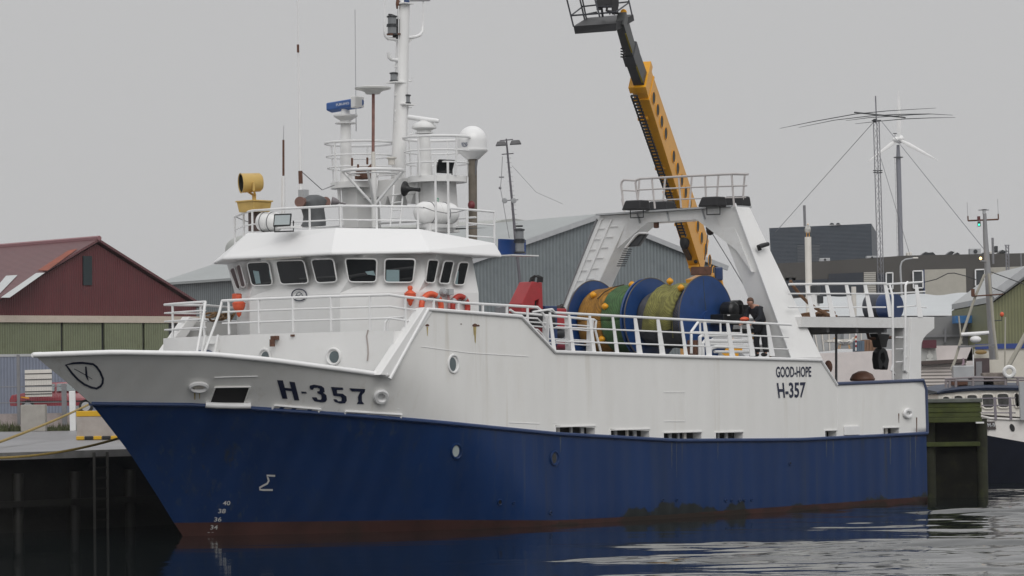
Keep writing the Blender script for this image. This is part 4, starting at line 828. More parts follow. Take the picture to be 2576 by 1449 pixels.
# net drum: three flanges on one axle, in bearings
DA, DZ, DR = 7.32, 5.56, 1.215
axv = V(0, 1, 0); dc = V(DA, 0, DZ)
def disc(t, th=.06, name='drum_flange', R=DR): 
    m_ = MB(); m_.lathe(V(DA, t - th / 2, DZ), axv, [(0, 0), (R - .01, 0), (R, .01), (R, th - .01), (R - .01, th), (0, th)], 72); return m_.build(name, DRUMB, ship, smooth=True)
fl = disc(2.4); disc(.34); disc(.20); disc(-1.9)
for t in (2.4, .34, -1.9): MB().torus(V(DA, t + .02, DZ), axv, DR, .018, 72, 6).build('flange_rim', mat('worn_blue_rim', (.10, .085, .07), .6) if t == 2.4 else bpy.data.materials['worn_blue_rim'], ship, smooth=True)
MB().tube([V(DA + .12 * math.sin(z * 1.2), 2.436, DZ + z) for z in np.linspace(1.15, -1.0, 12)], .007, 4).build('flange_seam', mat('olive_seam', (.09, .10, .06), .6), fl)
MB().cyl(V(DA, -2.2, DZ), V(DA, 2.5, DZ), .2, n=28).build('drum_axle', DRUMB, ship, smooth=True)
for t in (-2.15,): MB().hexa([V(DA + .5 * i, t + .06 * j, 4.38) for i, j in ((-1, -1), (1, -1), (1, 1), (-1, 1))], [V(DA + .15 * i, t + .06 * j, DZ + .1) for i, j in ((-1, -1), (1, -1), (1, 1), (-1, 1))]).build('drum_bearing', DKBLUE, ship)
def netmat(name, col, col2, sc_=60):
    m = mat(name, col, .85, 0, .35, 5, dirt=col2, dirt_amt=.8, dirt_scale=3, bump=.5, bs=sc_); t = m.node_tree; L = t.links.new; b = t.nodes['Principled BSDF']
    c = t.nodes.new('ShaderNodeTexCoord'); w = t.nodes.new('ShaderNodeTexWave'); w.bands_direction = 'DIAGONAL'; w.inputs['Scale'].default_value = 9; w.inputs['Distortion'].default_value = 2.5; L(c.outputs['Object'], w.inputs[0])
    src = b.inputs['Base Color'].links[0].from_socket; r = t.nodes.new('ShaderNodeMapRange'); r.inputs[3].default_value = .72; r.inputs[4].default_value = 1.2; L(w.outputs[1], r.inputs[0]); mu = t.nodes.new('ShaderNodeVectorMath'); mu.operation = 'SCALE'; L(src, mu.inputs[0]); L(r.outputs[0], mu.inputs['Scale']); L(mu.outputs[0], b.inputs['Base Color']); return m
def net(t0, t1, r0, r1, name, label, m, a0=0, a1=2 * PI, seed=0, amp=.032, skew=0, nt_=18, na=90, hang=None):
    vs, fs = [], []
    for i in range(nt_ + 1):
        f = i / nt_
        for k in range(na + 1):
            g = a0 + (a1 - a0) * k / na; t = t0 + (t1 - t0) * f + skew * math.sin(g + .6) * (1 if f > .5 or skew < 0 else 1) + .03 * noise.noise((g * 3, f * 3, seed))
            r = r0 + (r1 - r0) * f + amp * noise.noise((t * 3.5 + seed, g * 1.5, seed * 2.3)) + amp * .22 * noise.noise((t * 11, g * 5, seed)) - .10 * abs(2 * f - 1) ** 6
            vs.append(V(DA + r * math.cos(g), t, DZ + r * math.sin(g)))
    n1 = na + 1; fs = [(i * n1 + k, i * n1 + k + 1, (i + 1) * n1 + k + 1, (i + 1) * n1 + k) for i in range(nt_) for k in range(na)]
    mb = MB(); mb.add(vs, fs); return single(mb, name, label, 'fishing net', m, (DA, (t0 + t1) / 2, DZ), 'ship', 'nets wound on the net drum', smooth=True, solid=.03)
net(-1.84, -.78, .93, 1.04, 'fishing_net', 'orange brown net wound on the far end of the net drum', netmat('orange_net', (.30, .145, .022), (.17, .09, .03)), seed=1, skew=.0)
net(-.80, .14, 1.05, .97, 'fishing_net', 'green net wound between the orange net and the middle flange', netmat('green_net', (.055, .12, .045), (.12, .15, .06)), seed=2)
net(.40, 2.33, .84, .86, 'fishing_net', 'grey blue net wound underneath next to the near blue flange', netmat('grey_net', (.085, .085, .10), (.05, .06, .05)), seed=3)
net(.62, 1.78, .99, 1.03, 'fishing_net', 'olive green net draped over the near half of the drum', netmat('olive_net', (.20, .19, .055), (.13, .13, .05)), a0=-.35, a1=2.3, seed=4, amp=.10, skew=.22)
def drumhit(u, v, r):
    d = sray(u, v); o = CS - dc; a = d[0] ** 2 + d[2] ** 2; b = o[0] * d[0] + o[2] * d[2]; c = o[0] ** 2 + o[2] ** 2 - r * r; D = b * b - a * c
    return CS + d * ((-b - math.sqrt(max(D, 0))) / a)
FL = [((1492, 742), 'yellow float by the far blue flange above the orange net'), ((1590, 716), 'yellow float on top of the green net beside the middle flange'), ((1522, 771), 'yellow float at the seam between orange and green nets'), ((1514, 853), 'yellow float low on the drum behind the railing'), ((1680, 706), 'yellow float on top of the olive net, highest on the drum'), ((1713, 724), 'yellow float beside the near blue flange at the end of the olive net')]
for i, (p, l) in enumerate(FL):
    q = drumhit(*p, 1.06) if i != 4 else V(DA + .15, 1.2, DZ + 1.09)
    m_ = MB(); m_.sphere(q, .095, 10, (1, 1.15, .9)); m_.torus(q, (0, 1, 0), .094, .012, 20, 5); single(m_, 'net_float', l, 'float', FLOAT, q, 'ship', 'yellow floats on the nets', smooth=True)
for pts, m in ((((1503, 752), (1520, 735), (1545, 722), (1570, 716)), bpy.data.materials['orange_net']), (((1700, 748), (1693, 770), (1690, 800), (1693, 850)), bpy.data.materials['olive_net'])):
    q = MB(); q.tube([drumhit(u, v, 1.06 if u < 1600 else .93) for u, v in pts], .016, 5); single(q, 'net_rope', 'dark head rope laced along the orange net' if pts[0][0] < 1600 else 'olive rope hanging down the grey net near the blue flange', 'rope', mat('dark_rope', (.05, .03, .015), .9) if pts[0][0] < 1600 else m, drumhit(*pts[0], 1.0), 'ship')

# gantry: two splayed legs, crossbeam, platform with rail, floodlights
gB = [(T(u, 895, 4.45), T(u2, v2, 2.9)) for u, (u2, v2) in ((1990, (1850, 505)), (2065, (1881, 521)))]
f0, f1 = gB[0]; a0_, a1_ = gB[1]; f0[2] = a0_[2] = 4.36; zT = T(1860, 523, 2.6)[2]; f1[2] = a1_[2] = zT
m_ = MB(); m_.hexa([V(f0[0], 3.75, 4.36), V(f0[0], 4.50, 4.36), V(a0_[0], 4.50, 4.36), V(a0_[0], 3.75, 4.36)], [V(f1[0], 2.05, zT), V(f1[0], 2.9, zT), V(a1_[0] - .1, 2.9, zT), V(a1_[0] - .1, 2.05, zT)]); m_.build('gantry_leg', WHITE, ship, bevel=.02)
m_ = MB(); m_.bar(V(f0[0] + .03, 4.50, 4.36), V(f1[0] + .03, 2.9, zT + .1), .03, .08, (1, 0, 0)); m_.build('leg_flange', RAIL, ship)
XF = f1[0] - .1; XA = XF - .75
lt, lb = T(*c22(745, 660), -2.55), T(*c22(340, 1420), -3.5)
m_ = MB(); m_.hexa([V(XF + .5, -4.5, 4.36), V(XF + .5, -3.6, 4.36), V(XF - .25, -3.6, 4.36), V(XF - .25, -4.5, 4.36)], [V(XF, -2.45, zT), V(XF, -1.2, zT), V(XF - .6, -1.2, zT), V(XF - .6, -2.45, zT)]); m_.build('gantry_leg', WHITE2, ship, bevel=.02)
def Af(x, y, a): return A(*c22(x, y), a)
m_ = MB(); m_.prism([V(XF + .02, -2.3, zT), V(XF + .02, 2.75, zT), V(XF + .02, 2.75, zT - .30), V(XF + .02, -1.6, zT - .30)], V(-.66, 0, 0)); m_.build('crossbeam', WHITE2, ship, bevel=.015)
for s_, t0, t1 in ((1, 1.35, 2.3), (-1, -.5, -1.75)): m_ = MB(); m_.prism([V(XF + .035, t0, zT - .28), V(XF + .035, t1 + .35 * s_, zT - .28), V(XF + .035, t1 + 1.1 * s_, zT - 1.9), V(XF + .035, t1 + .55 * s_, zT - 1.25)] if s_ > 0 else [V(XF + .035, t0, zT - .28), V(XF + .035, t1 - .35, zT - .28), V(XF + .035, -2.9, zT - 1.9), V(XF + .035, -2.05, zT - 1.2)], V(-.5, 0, 0)); m_.build('knee_bracket', WHITE2, ship)
for t in (-.9, .25, 1.6): MB().bar(V(XF + .05, t, zT - .02), V(XF + .05, t + .1, zT - .3), .03, .05, (1, 0, 0)).build('beam_stiffener', LGREY, ship)
lv = mat('vent_slats', (.30, .30, .29), .6)
m_ = MB(); q = [Af(770, 1020, XF - .05), Af(840, 1025, XF - .05), Af(770, 1195, XF + .1), Af(690, 1195, XF + .1)]
for k in range(9):
    f = k / 8; m_.bar(q[0] * (1 - f) + q[3] * f + V(.12, .1, 0), q[1] * (1 - f) + q[2] * f + V(.12, .12, 0), .03, .03)
m_.build('leg_grille', DGREY, ship)
m_ = MB(); q = [Af(920, 850, XF + .06), Af(990, 860, XF + .06), Af(900, 990, XF + .08), Af(790, 1000, XF + .08)]; m_.prism(q, V(-.15, 0, 0)); m_.build('dark_duct', DGREY, ship, bevel=.03)
m_ = MB(); m_.tube([Af(x, y, XF + .12) for x, y in ((1000, 855), (920, 855), (880, 880), (790, 990), (780, 1005))], .035, 8); m_.build('leg_pipe', RAIL, ship, smooth=True)
# ladder rungs and rails on the far leg
def fl_pt(f, g): return V(XF + .5 * (1 - f) + .03, (-4.45 + 2.0 * f) * (1 - g) + (-3.65 + 2.4 * f) * g, 4.36 + (zT - 4.36) * f)
for g in (.15, .5): MB().tube([fl_pt(f, g) for f in (.3, .6, .97)] + ([fl_pt(.99, g) + V(-.1, .15, .06)] if g < .3 else []), .022, 6).build('ladder_rail', RAIL, ship)
for k in range(9):
    f = .35 + .07 * k; MB().tube([fl_pt(f, .18), fl_pt(f, .38)], .014, 5).build('ladder_rung', WHITE2, ship); MB().tube([fl_pt(f + .01, .55), fl_pt(f + .01, .8)], .014, 5).build('ladder_rung', WHITE2, ship)
MB().tube([fl_pt(f, -.02) for f in (.3, .98)], .025, 6).build('cable_pipe', GREYM, ship)
# domes on the far leg
for (x, y, r) in ((455, 1130, .36), (520, 985, .2)): m_ = MB(); p = T(*c22(x, y), -3.3); m_.lathe(p, (0, -.3, 1), [(0, -r), (r * .7, -r * .8), (r, -r * .1), (r * .8, r * .5), (r * .3, r * .8), (0, r * .85)], 20); m_.build('lamp_dome', mat('dome_grey', (.36, .36, .38), .4, var=.15) if r > .3 else bpy.data.materials['dome_grey'], ship, smooth=True)
# top platform and its railing
m_ = MB(); m_.box(V(XF - .33, .15, zT + .03), (1.0, 5.2, .05)); m_.build('gantry_platform', LGREY, ship)
GR = mat('weathered_rail', (.52, .49, .48), .5, var=.1)
def Grail(pts, a, posts, zb):
    b = MB(); P = [A(*c22(x, y), a) for x, y in pts]; b.tube(P, .034, 8); return b, P
aN, aF = XF + .18, XA - .18
b = MB(); b.tube([A(*c22(x, y), aN) for x, y in ((905, 520), (880, 340), (890, 310), (930, 296), (1500, 265), (1900, 246), (2040, 250))], .034, 8)
b.tube([A(*c22(x, y), aF) for x, y in ((765, 610), (733, 370), (738, 330), (760, 308), (880, 315))], .034, 8)
b.tube([A(*c22(x, y), aN) for x, y in ((885, 412), (1500, 383), (2028, 367))], .022, 6); b.tube([A(*c22(x, y), aN) for x, y in ((900, 525), (1500, 500), (2015, 487))], .02, 6); b.tube([A(*c22(x, y), aF) for x, y in ((745, 415), (885, 422))], .022, 6)
b.tube([A(*c22(1900, 250), aN), A(*c22(2035, 252), aF)], .03, 8)
o = b.build('gantry_railing', GR, ship, smooth=True)
for x0, x1, a in ((920, 900, aF), (1048, 1080, aN), (1185, 1160, aF), (1325, 1350, aN), (1460, 1435, aF), (1595, 1610, aN), (1735, 1710, aF), (1870, 1895, aN), (2005, 1980, aF)):
    y0 = 300 - (x0 - 920) * .05; MB().tube([A(*c22(x0, y0), a), A(*c22(x1, 605 - (x0 - 900) * .02), a)], .03, 6).build('railing_post', GR, o)
MB().tube([A(*c22(770, 640), aF), A(*c22(740, 500), aF)], .032, 6).build('railing_post', GR, o)
for x0, x1, y, a, far in ((785, 995, 575, XF + .35, 0), (1030, 1260, 585, XA - .3, 1), (1570, 1785, 540, XF + .35, 0), (1810, 2035, 535, XA - .3, 1)):
    p, q = A(*c22(x0, y), a), A(*c22(x1, y - 8), a); c = (p + q) / 2; w_ = np.linalg.norm(q - p); dd = (q - p) / w_
    m_ = MB(); m_.hexa([c + dd * w_ * .5 * i + V(.24 * j, 0, -.14) for i, j in ((-1, -1), (.9, -1), (.9, 1), (-1, 1))], [c + dd * w_ * (.38 * i + .04) + V(.2 * j, 0, .15) for i, j in ((-1, -1), (1, -1), (1, 1), (-1, 1))]); o = m_.build('gantry_floodlight', BLACK, ship, bevel=.04)
    m_ = MB(); m_.tube([c - dd * w_ * .3 + V(0, 0, -.1), c - dd * w_ * .3 + V(0, 0, -.36), c + dd * w_ * .33 + V(0, 0, -.36), c + dd * w_ * .33 + V(0, 0, -.1)], .018, 5); m_.build('yoke', DGREY, o)
# hanging tackle under the beam and its wire
m_ = MB(); m_.tube([A(*c22(x, y), XF - .2) for x, y in ((1605, 660), (1615, 700), (1630, 730))], .05, 6); m_.sphere(A(*c22(1640, 770), XF - .2), .11, 6, (1, 1, 1.3)); m_.sphere(A(*c22(1650, 830), XF - .2), .14, 6, (.7, 1, 1)); m_.torus(A(*c22(1632, 800), XF - .2), (1, 0, 0), .07, .03, 14, 6)
o = single(m_, 'hanging_tackle', 'dark block and shackle hanging below the gantry crossbeam', 'pulley block', mat('dark_brown_iron', (.035, .022, .02), .6, var=.4, vs=8), A(*c22(1605, 660), XF - .2), 'ship', smooth=True)
m_ = MB(); m_.tube([A(*c22(1665, 850), XF - .2), A(*c22(1860, 1165), XF - .3), A(*c22(2000, 1400), XF - .4)], .013, 5); single(m_, 'tackle_wire', 'thin wire slanting down from the tackle to the deck', 'wire', GREYM, A(*c22(1665, 850), XF - .2), 'ship')
for x, y in ((1685, 740), (1095, 770)): MB().box(A(*c22(x, y), XF - .1), (.12, .14, .2)).build('beam_lug', RUST, ship, bevel=.03)
m_ = MB(); m_.tube([T(*c22(x, y), 3.5) for x, y in ((2160, 1030), (2150, 995), (2180, 985), (2245, 968))], [.06, .075, .07, .06], 10); m_.build('exhaust_pipe', BLACK, ship, smooth=True)
m_ = MB(); sp = lambda x, y: T(*c22(x, y), 3.62) * V(1, 1, 1) + V(0, .035, 0)
soot = mat('soot_stain', (.16, .14, .12), .7, var=.5, vs=6)
# aft working platform, its rail and stern post
PZ = 5.56
m_ = MB(); m_.hexa([V(5.3, 4.28, PZ - .30), V(.15, 4.28, PZ - .30), V(.15, -4.2, PZ - .30), V(5.3, -4.2, PZ - .30)], [V(5.3, 4.28, PZ), V(.15, 4.28, PZ), V(.15, -4.2, PZ), V(5.3, -4.2, PZ)]); m_.build('aft_platform', WHITE2, ship)
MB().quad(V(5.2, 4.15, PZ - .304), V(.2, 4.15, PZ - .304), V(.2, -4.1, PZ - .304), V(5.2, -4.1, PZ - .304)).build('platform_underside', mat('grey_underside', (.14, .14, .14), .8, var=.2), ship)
for a in (1.0, 2.4, 3.8): MB().box(V(a, 0, PZ - .37), (.12, 8.2, .14)).build('platform_beam', GREYM, ship)
tp = 4.05
b = MB(); b.tube([T(1985, 715, tp), T(2226, 713, tp), T(2238, 716, tp), T(*k1(2020, 365), 4.28), T(*k1(2022, 700), 4.30), T(2246, 957, 4.32)], .036, 8)
for y0, y1 in ((320, 320), (553, 553)): b.tube([T(*k1(225, y0), tp + .1), T(*k1(1900, y1), tp + .1)], .022, 6)
b.tube([T(*k1(1900, 160), tp), T(*k1(2530, 122), tp)], .034, 8); b.tube([T(*k1(1900, 325), tp), T(*k1(2576, 285), tp)], .024, 6); b.tube([T(*k1(2100, 550), tp), T(*k1(2400, 530), tp), T(*k1(2600, 560), tp)], .022, 6)
o = b.build('aft_railing', RAIL, ship, smooth=True)
for x0, x1 in ((530, 650), (870, 990), (1210, 1330), (1530, 1650), (1880, 1990), (2410, 2490)):
    p, q = T(*k1(x0 + 15, 165), tp), T(*k1(x1, 720), 4.27); m_ = MB(); m_.hexa([q + V(.13 * i, .012 * j, 0) for i, j in ((-1, -1), (.8, -1), (.8, 1), (-1, 1))], [p + V(.07 * i, .012 * j, 0) for i, j in ((-1, -1), (1, -1), (1, 1), (-1, 1))]); m_.build('railing_post', RAIL, o)
b = MB(); b.tube([V(5.2, -4.1, PZ + .95), V(.3, -4.1, PZ + .95)], .034, 8); b.tube([V(5.2, -4.1, PZ + .5), V(.3, -4.1, PZ + .5)], .022, 6); o = b.build('aft_railing', RAIL, ship)
for a in (4.6, 3.4, 2.2, 1.0): MB().bar(V(a, -4.1, PZ), V(a, -4.1, PZ + .95), .05, .16, (0, 1, 0)).build('railing_post', RAIL, o)
k2 = K(3600, 1200, .1926)
prof = [k2(235, 360), k2(715, 355), k2(715, 590), k2(640, 650), k2(560, 715), k2(490, 800), k2(452, 900), k2(443, 1000), (2317.5, 958), (2287, 960)]
m_ = MB(); m_.prism([T(u, v, 4.26) for u, v in prof], V(0, -.42, 0)); m_.build('stern_post', WHITE, ship, bevel=.012)
m_ = MB(); m_.prism([T(2293, 798, 4.20), T(2262 + 10, 798, 4.2), T(2262 + 8, 960, 4.20), T(2287, 960, 4.20)], V(0, -.32, 0)); m_.build('stern_post', WHITE2, ship)
b = MB(); b.tube([T(*k1(2275, 120), tp), T(*k1(2240, 180), tp + .1), T(*k1(2240, 720), 4.3), T(*k1(2222, 1449), 4.3), T(*ca(1340, 590), 4.3), T(*ca(1385, 635), 4.1)], .034, 8); b.tube([T(2246, 957 - 40, 4.32), T(*ca(1205, 590), 4.32), T(*ca(1245, 635), 4.1)], .03, 8); o = b.build('stern_ladder', RAIL, ship, smooth=True)
for x, y in ((870, 0), (1070, 0), (1275, 0)): MB().tube([T(*k1(2070, x), 4.25), T(*k1(2215, x), 4.25)], .022, 6).build('ladder_rung', RAIL, o)
for y in (380, 510): MB().tube([T(*ca(1250, y), 4.25), T(*ca(1340, y - 3), 4.25)], .022, 6).build('ladder_rung', RAIL, o)
for y in (95, 225, 340, 450): MB().tube([T(*ca(1345, y + 25), 4.3), T(*ca(1372, y), 4.15)], .018, 5).build('ladder_step', RAIL, o)
# post that carries the gull, reel, rope heap, hanging trawl block
pg0, pg1 = T(2036, 800, 1.0), T(2032.5, 596, 1.0); MB().tube([pg0 - V(0, 0, .8), pg1], .10, 14).build('aft_mast', OFFWH, ship, smooth=True)
MB().tube([T(*k1(1350, 200), .5), T(*k1(1360, 700), .5)], .08, 10).build('aft_post', OFFWH, ship, smooth=True)
for x, y in ((690, 250), (735, 420)): MB().box(T(*k1(x, y), 1.2), (.2, .3, .25)).build('post_lamp', DGREY, ship, bevel=.03)
MB().box(T(*k1(665, 500), 1.1), (.22, .3, 1.0)).build('post_box', WHITE2, ship, bevel=.02)
m_ = MB(); rc = T(*k1(1790, 550), 2.6)
m_.lathe(rc + V(0, -.35, 0), (0, 1, 0), [(0, 0), (.40, 0), (.42, .05), (.40, .62), (.36, .7), (0, .7)], 28); single(m_, 'covered_reel', 'grey half of the cable reel cover standing on the aft platform', 'reel', mat('grey_cover', (.055, .06, .075), .6, var=.2), rc - V(0, 0, .4), 'ship', smooth=True)
m_ = MB(); rc = T(*k1(2000, 540), 3.3); m_.lathe(rc + V(0, -.3, 0), (0, 1, 0), [(0, 0), (.40, 0), (.43, .05), (.43, .4), (.38, .48), (0, .48)], 28); single(m_, 'covered_reel', 'deep blue cable reel behind the last aft railing post', 'reel', DKBLUE, rc - V(0, 0, .4), 'ship', smooth=True)
BR = mat('brown_rope', (.16, .085, .045), .9, var=.35, vs=10, bump=.6, bs=30)
m_ = MB(); rr_ = random.Random(5); c0 = T(*k1(650, 690), 3.2)
for i in range(9): m_.torus(c0 + V((rr_.random() - .5) * 1.2, (rr_.random() - .5) * .5, -.06 + .03 * i * rr_.random()), ((rr_.random() - .5) * .5, (rr_.random() - .5) * .5, 1), .22 + .1 * rr_.random(), .035, 22, 6)
single(m_, 'rope_heap', 'heap of brown rope lying on the aft platform behind the railing', 'rope', BR, c0, 'ship', smooth=True)
m_ = MB(); m_.tube([T(*k1(x, y), 3.6) for x, y in ((265, 100), (300, 170), (420, 330), (560, 470), (700, 570), (930, 690))], .05, 8); single(m_, 'rope_hawser', 'brown hawser slanting down from the rail to the rope heap', 'rope', BR, T(*k1(930, 690), 3.6), 'ship', smooth=True)
m_ = MB(); tb = 3.0
cb = lambda x, y: T(*ca(x, y), tb)
m_.prism([cb(1020, 215) + V(0, .15, 0), cb(1155, 225) + V(0, .15, 0), cb(1130, 300) + V(0, .15, 0), cb(1120, 360) + V(0, .15, 0), cb(1060, 360) + V(0, .15, 0), cb(1045, 290) + V(0, .15, 0)], V(0, -.3, 0))
def blade(pts): m_.prism([cb(*p) + V(0, .12, 0) for p in pts], V(0, -.24, 0))
blade([(1075, 365), (1105, 365), (1135, 400), (1155, 490), (1140, 590), (1118, 590), (1092, 545), (1112, 480), (1105, 425), (1090, 415)]); blade([(1075, 365), (1090, 415), (1070, 425), (1065, 480), (1092, 545), (1070, 590), (1050, 575), (1038, 480), (1045, 410)])
m_.tube([cb(1085, 180), cb(1085, 225)], .06, 8); m_.tube([cb(1085, 355), cb(1088, 380)], .09, 8)
single(m_, 'trawl_block', 'large black hanging trawl block below the aft platform', 'pulley block', BLACK, cb(1085, 180), 'ship', bevel=.03)
m_ = MB(); m_.tube([cb(960, 200), cb(975, 260), cb(1010, 268), cb(1230, 255)], .05, 8); m_.build('block_bracket', RUST, ship, smooth=True)
m_ = MB(); p = T(*ca(910, 690), 3.2); m_.lathe(p - V(0, 0, .3), (0, 0, 1), [(0, 0), (.22, 0), (.22, .25), (.36, .26), (.38, .32), (.30, .46), (.12, .55), (0, .56)], 20); m_.build('mushroom_vent', mat('brown_vent', (.12, .055, .035), .5, var=.3), ship, smooth=True)
m_ = MB(); m_.tube([T(*ca(640, 195), 2.0), T(*ca(640, 740), 2.0)], .04, 8); m_.build('deck_pole', GREYM, ship)
MB().sphere(T(*ca(560, 560), 3.5), .14, 8, (.6, 1, 1.4)).build('net_hook', RUST, ship, smooth=True)
# pipes and gear on the shelter deck
tq = 3.40
def P5(x, y, t=tq): return T(*k5(x, y), t)
for pts, r in (([(1160, 970), (1160, 650), (1265, 500), (2070, 515)], .042), ([(1160, 660), (1900, 675)], .034), ([(1285, 1000), (1285, 730), (1310, 705), (2080, 705)], .055), ([(1330, 1000), (1325, 820), (1360, 785), (2110, 790)], .055), ([(1400, 830), (1900, 835)], .045), ([(1430, 1010), (1440, 900), (1530, 865), (1960, 870), (2500, 885)], .06), ([(1500, 945), (2140, 950)], .045), ([(1460, 760), (1480, 745), (1900, 745)], .022), ([(2320, 610), (2400, 620), (2440, 690), (2500, 860)], .05), ([(2050, 835), (2150, 850), (2270, 840), (2340, 860), (2500, 855)], .018), ([(2150, 925), (2500, 930)], .05)):
    MB().tube([P5(*p) for p in pts], r, 8).build('deck_pipe', RAIL, ship, smooth=True)
for x in (1285, 1585, 1885): MB().tube([P5(x, 515), P5(x + 8, 670)], .03, 6).build('pipe_post', RAIL, ship)
for x in (1600, 1760, 1900, 2060): MB().prism([P5(x, 965, 3.5), P5(x + 80, 1025, 3.5), P5(x - 10, 1025, 3.5)], V(0, -.1, 0)).build('pipe_bracket', LGREY, ship)
WM = mat('black_machine', (.010, .011, .012), .35, var=.3)
m_ = MB(); wc = P5(1730, 330, 2.75); m_.lathe(wc + V(0, -.2, 0), (0, 1, 0), [(0, 0), (.24, 0), (.24, .35), (.16, .42), (0, .44)], 24); m_.lathe(wc + V(-.35, -.2, .12), (0, 1, 0), [(0, 0), (.17, 0), (.17, .3), (0, .32)], 20); m_.box(wc + V(.05, 0, -.28), (1.1, .5, .3)); m_.box(wc + V(-.42, .05, -.1), (.3, .4, .5)); m_.build('drum_motor', WM, ship, bevel=.02)
MB().box(P5(1710, 408, 3.05), (.10, .02, .03)).build('motor_plate', WHITE, ship)
m_ = MB(); p = P5(1945, 465, 3.5); m_.sphere(p, .15, 8, (1.1, .8, .45)); single(m_, 'orange_buoy', 'orange bag in front of the bending crewman', 'bag', ORANGE, p, 'ship', smooth=True)
for x, y, w_, h_ in ((2440, 975, .34, .32), (2400, 835, .38, .16)): 
    p = P5(x, y, 3.75 if h_ > .2 else 3.6); m_ = MB(); m_.box(p, (w_, .4, h_)); m_.box(p + V(0, 0, h_ / 2 + .006), (w_ * .12, .4, .006)); single(m_, 'cardboard_box', 'brown cardboard box on deck behind the crewman' if h_ > .2 else 'shallow brown cardboard tray above the larger carton', 'box', mat('cardboard', (.36, .19, .10), .8, var=.1) if h_ > .2 else bpy.data.materials['cardboard'], p - V(0, 0, h_ / 2), 'ship', 'cartons on the shelter deck', bevel=.008)
MB().box(P5(1210, 920, 3.2), (.3, .3, .55)).build('red_locker', RUST, ship, bevel=.01)
MB().box(P5(2090, 745, 3.0), (.1, .25, .3)).build('yellow_fitting', FLOAT, ship, bevel=.02)
# red deck crane folded up behind the wheelhouse, and the red winch
tcx = 1.2
def P7(x, y, t=tcx): return T(*k7(x, y), t)
rcn = thing('deck_crane', 'folded red deck crane with black hoses behind the wheelhouse', 'crane', P7(330, 690) * V(1, 1, 0) + V(0, 0, 4.4), 'ship')
m_ = MB(); m_.prism([P7(320, 185), P7(480, 200), P7(495, 690), P7(420, 690), P7(425, 470), P7(365, 500), P7(350, 690), P7(150, 690), P7(150, 540)], V(0, -.5, 0)); m_.build('jib', RED, rcn, bevel=.02)
m_ = MB(); m_.prism([P7(320, 190, tcx - .35), P7(240, 205, tcx - .35), P7(90, 500, tcx - .35), P7(90, 690, tcx - .35), P7(160, 690, tcx - .35), P7(160, 530, tcx - .35)], V(0, -.3, 0)); m_.build('boom', mat('faded_red', (.42, .10, .10), .5, var=.2), rcn, bevel=.02)
m_ = MB(); m_.prism([P7(370, 470, tcx - .1), P7(420, 460, tcx - .1), P7(415, 690, tcx - .1), P7(340, 690, tcx - .1)], V(0, -.2, 0)); m_.build('cylinder', BLACK, rcn)
for i in range(5):
    x0, x1 = 270 + 18 * i, 400 + 18 * i; m_ = MB(); m_.tube([P7(x0, 190, tcx - .1 * i), P7(x0 + 20, 130 - 8 * i, tcx - .1 * i), P7((x0 + x1) / 2 + 20, 88 + (i % 3) * 8, tcx - .1 * i), P7(x1 + 10, 120, tcx - .1 * i), P7(x1 + 5, 200, tcx - .1 * i)], .022, 6); m_.build('hydraulic_hose', BLACK, rcn, smooth=True)
MB().box(P7(330, 780, tcx - .3), (.9, .9, .5)).build('crane_base', BLACK, rcn, bevel=.02); m_ = MB(); m_.cyl(P7(330, 820, tcx - .3), P7(330, 1290, tcx - .3), .3); m_.build('crane_column', RED, rcn)
m_ = MB(); m_.box(P7(500, 900, .9), (.5, .6, 1.1)); m_.build('blue_locker', DKBLUE, ship, bevel=.02)
wn = thing('anchor_winch', 'red winch with dark hoses beside the far drum flange', 'winch', P7(740, 1250, .6) * V(1, 1, 0) + V(0, 0, 4.4), 'ship')
m_ = MB(); m_.box(P7(690, 780, .6), (.42, .5, .55)); m_.build('winch_body', RED, wn, bevel=.03)
m_ = MB(); m_.box(P7(770, 840, .5), (.28, .4, .5)); m_.build('gearbox', BLACK, wn, bevel=.03)
m_ = MB()
rr_ = random.Random(9)
for i in range(8): m_.torus(P7(760 + 25 * rr_.random(), 620 + 40 * rr_.random(), .6), (rr_.random() - .5, rr_.random() - .5, rr_.random() - .5), .09 + .04 * rr_.random(), .018, 16, 5)
m_.sphere(P7(745, 640, .6), .11, 6, (1, 1, 1.2)); m_.build('hose_coil', mat('dark_hose', (.03, .02, .02), .6), wn, smooth=True)
m_ = MB(); m_.sphere(P7(720, 1020, .6), .22, 8, (1.3, 1, .8)); m_.build('winch_drum', DGREY, wn, smooth=True)
m_ = MB(); m_.cyl(P7(665, 1220, .9), P7(840, 1215, .9), .13); m_.build('red_roller', mat('dark_red', (.20, .02, .04), .4), wn, smooth=True)
m_ = MB(); m_.prism([P7(560, 640, -2.6), P7(960, 625, -2.6), P7(1000, 1280, -2.6), P7(560, 1280, -2.6)], V(0, -.2, 0)); m_.build('far_casing', WHITE2, ship)
m_ = MB(); m_.prism([P7(-200, 600, -3.4), P7(60, 540, -3.4), P7(60, 700, -3.4), P7(-200, 700, -3.4)], V(0, -.2, 0)); m_.build('far_locker', GREYM, ship)

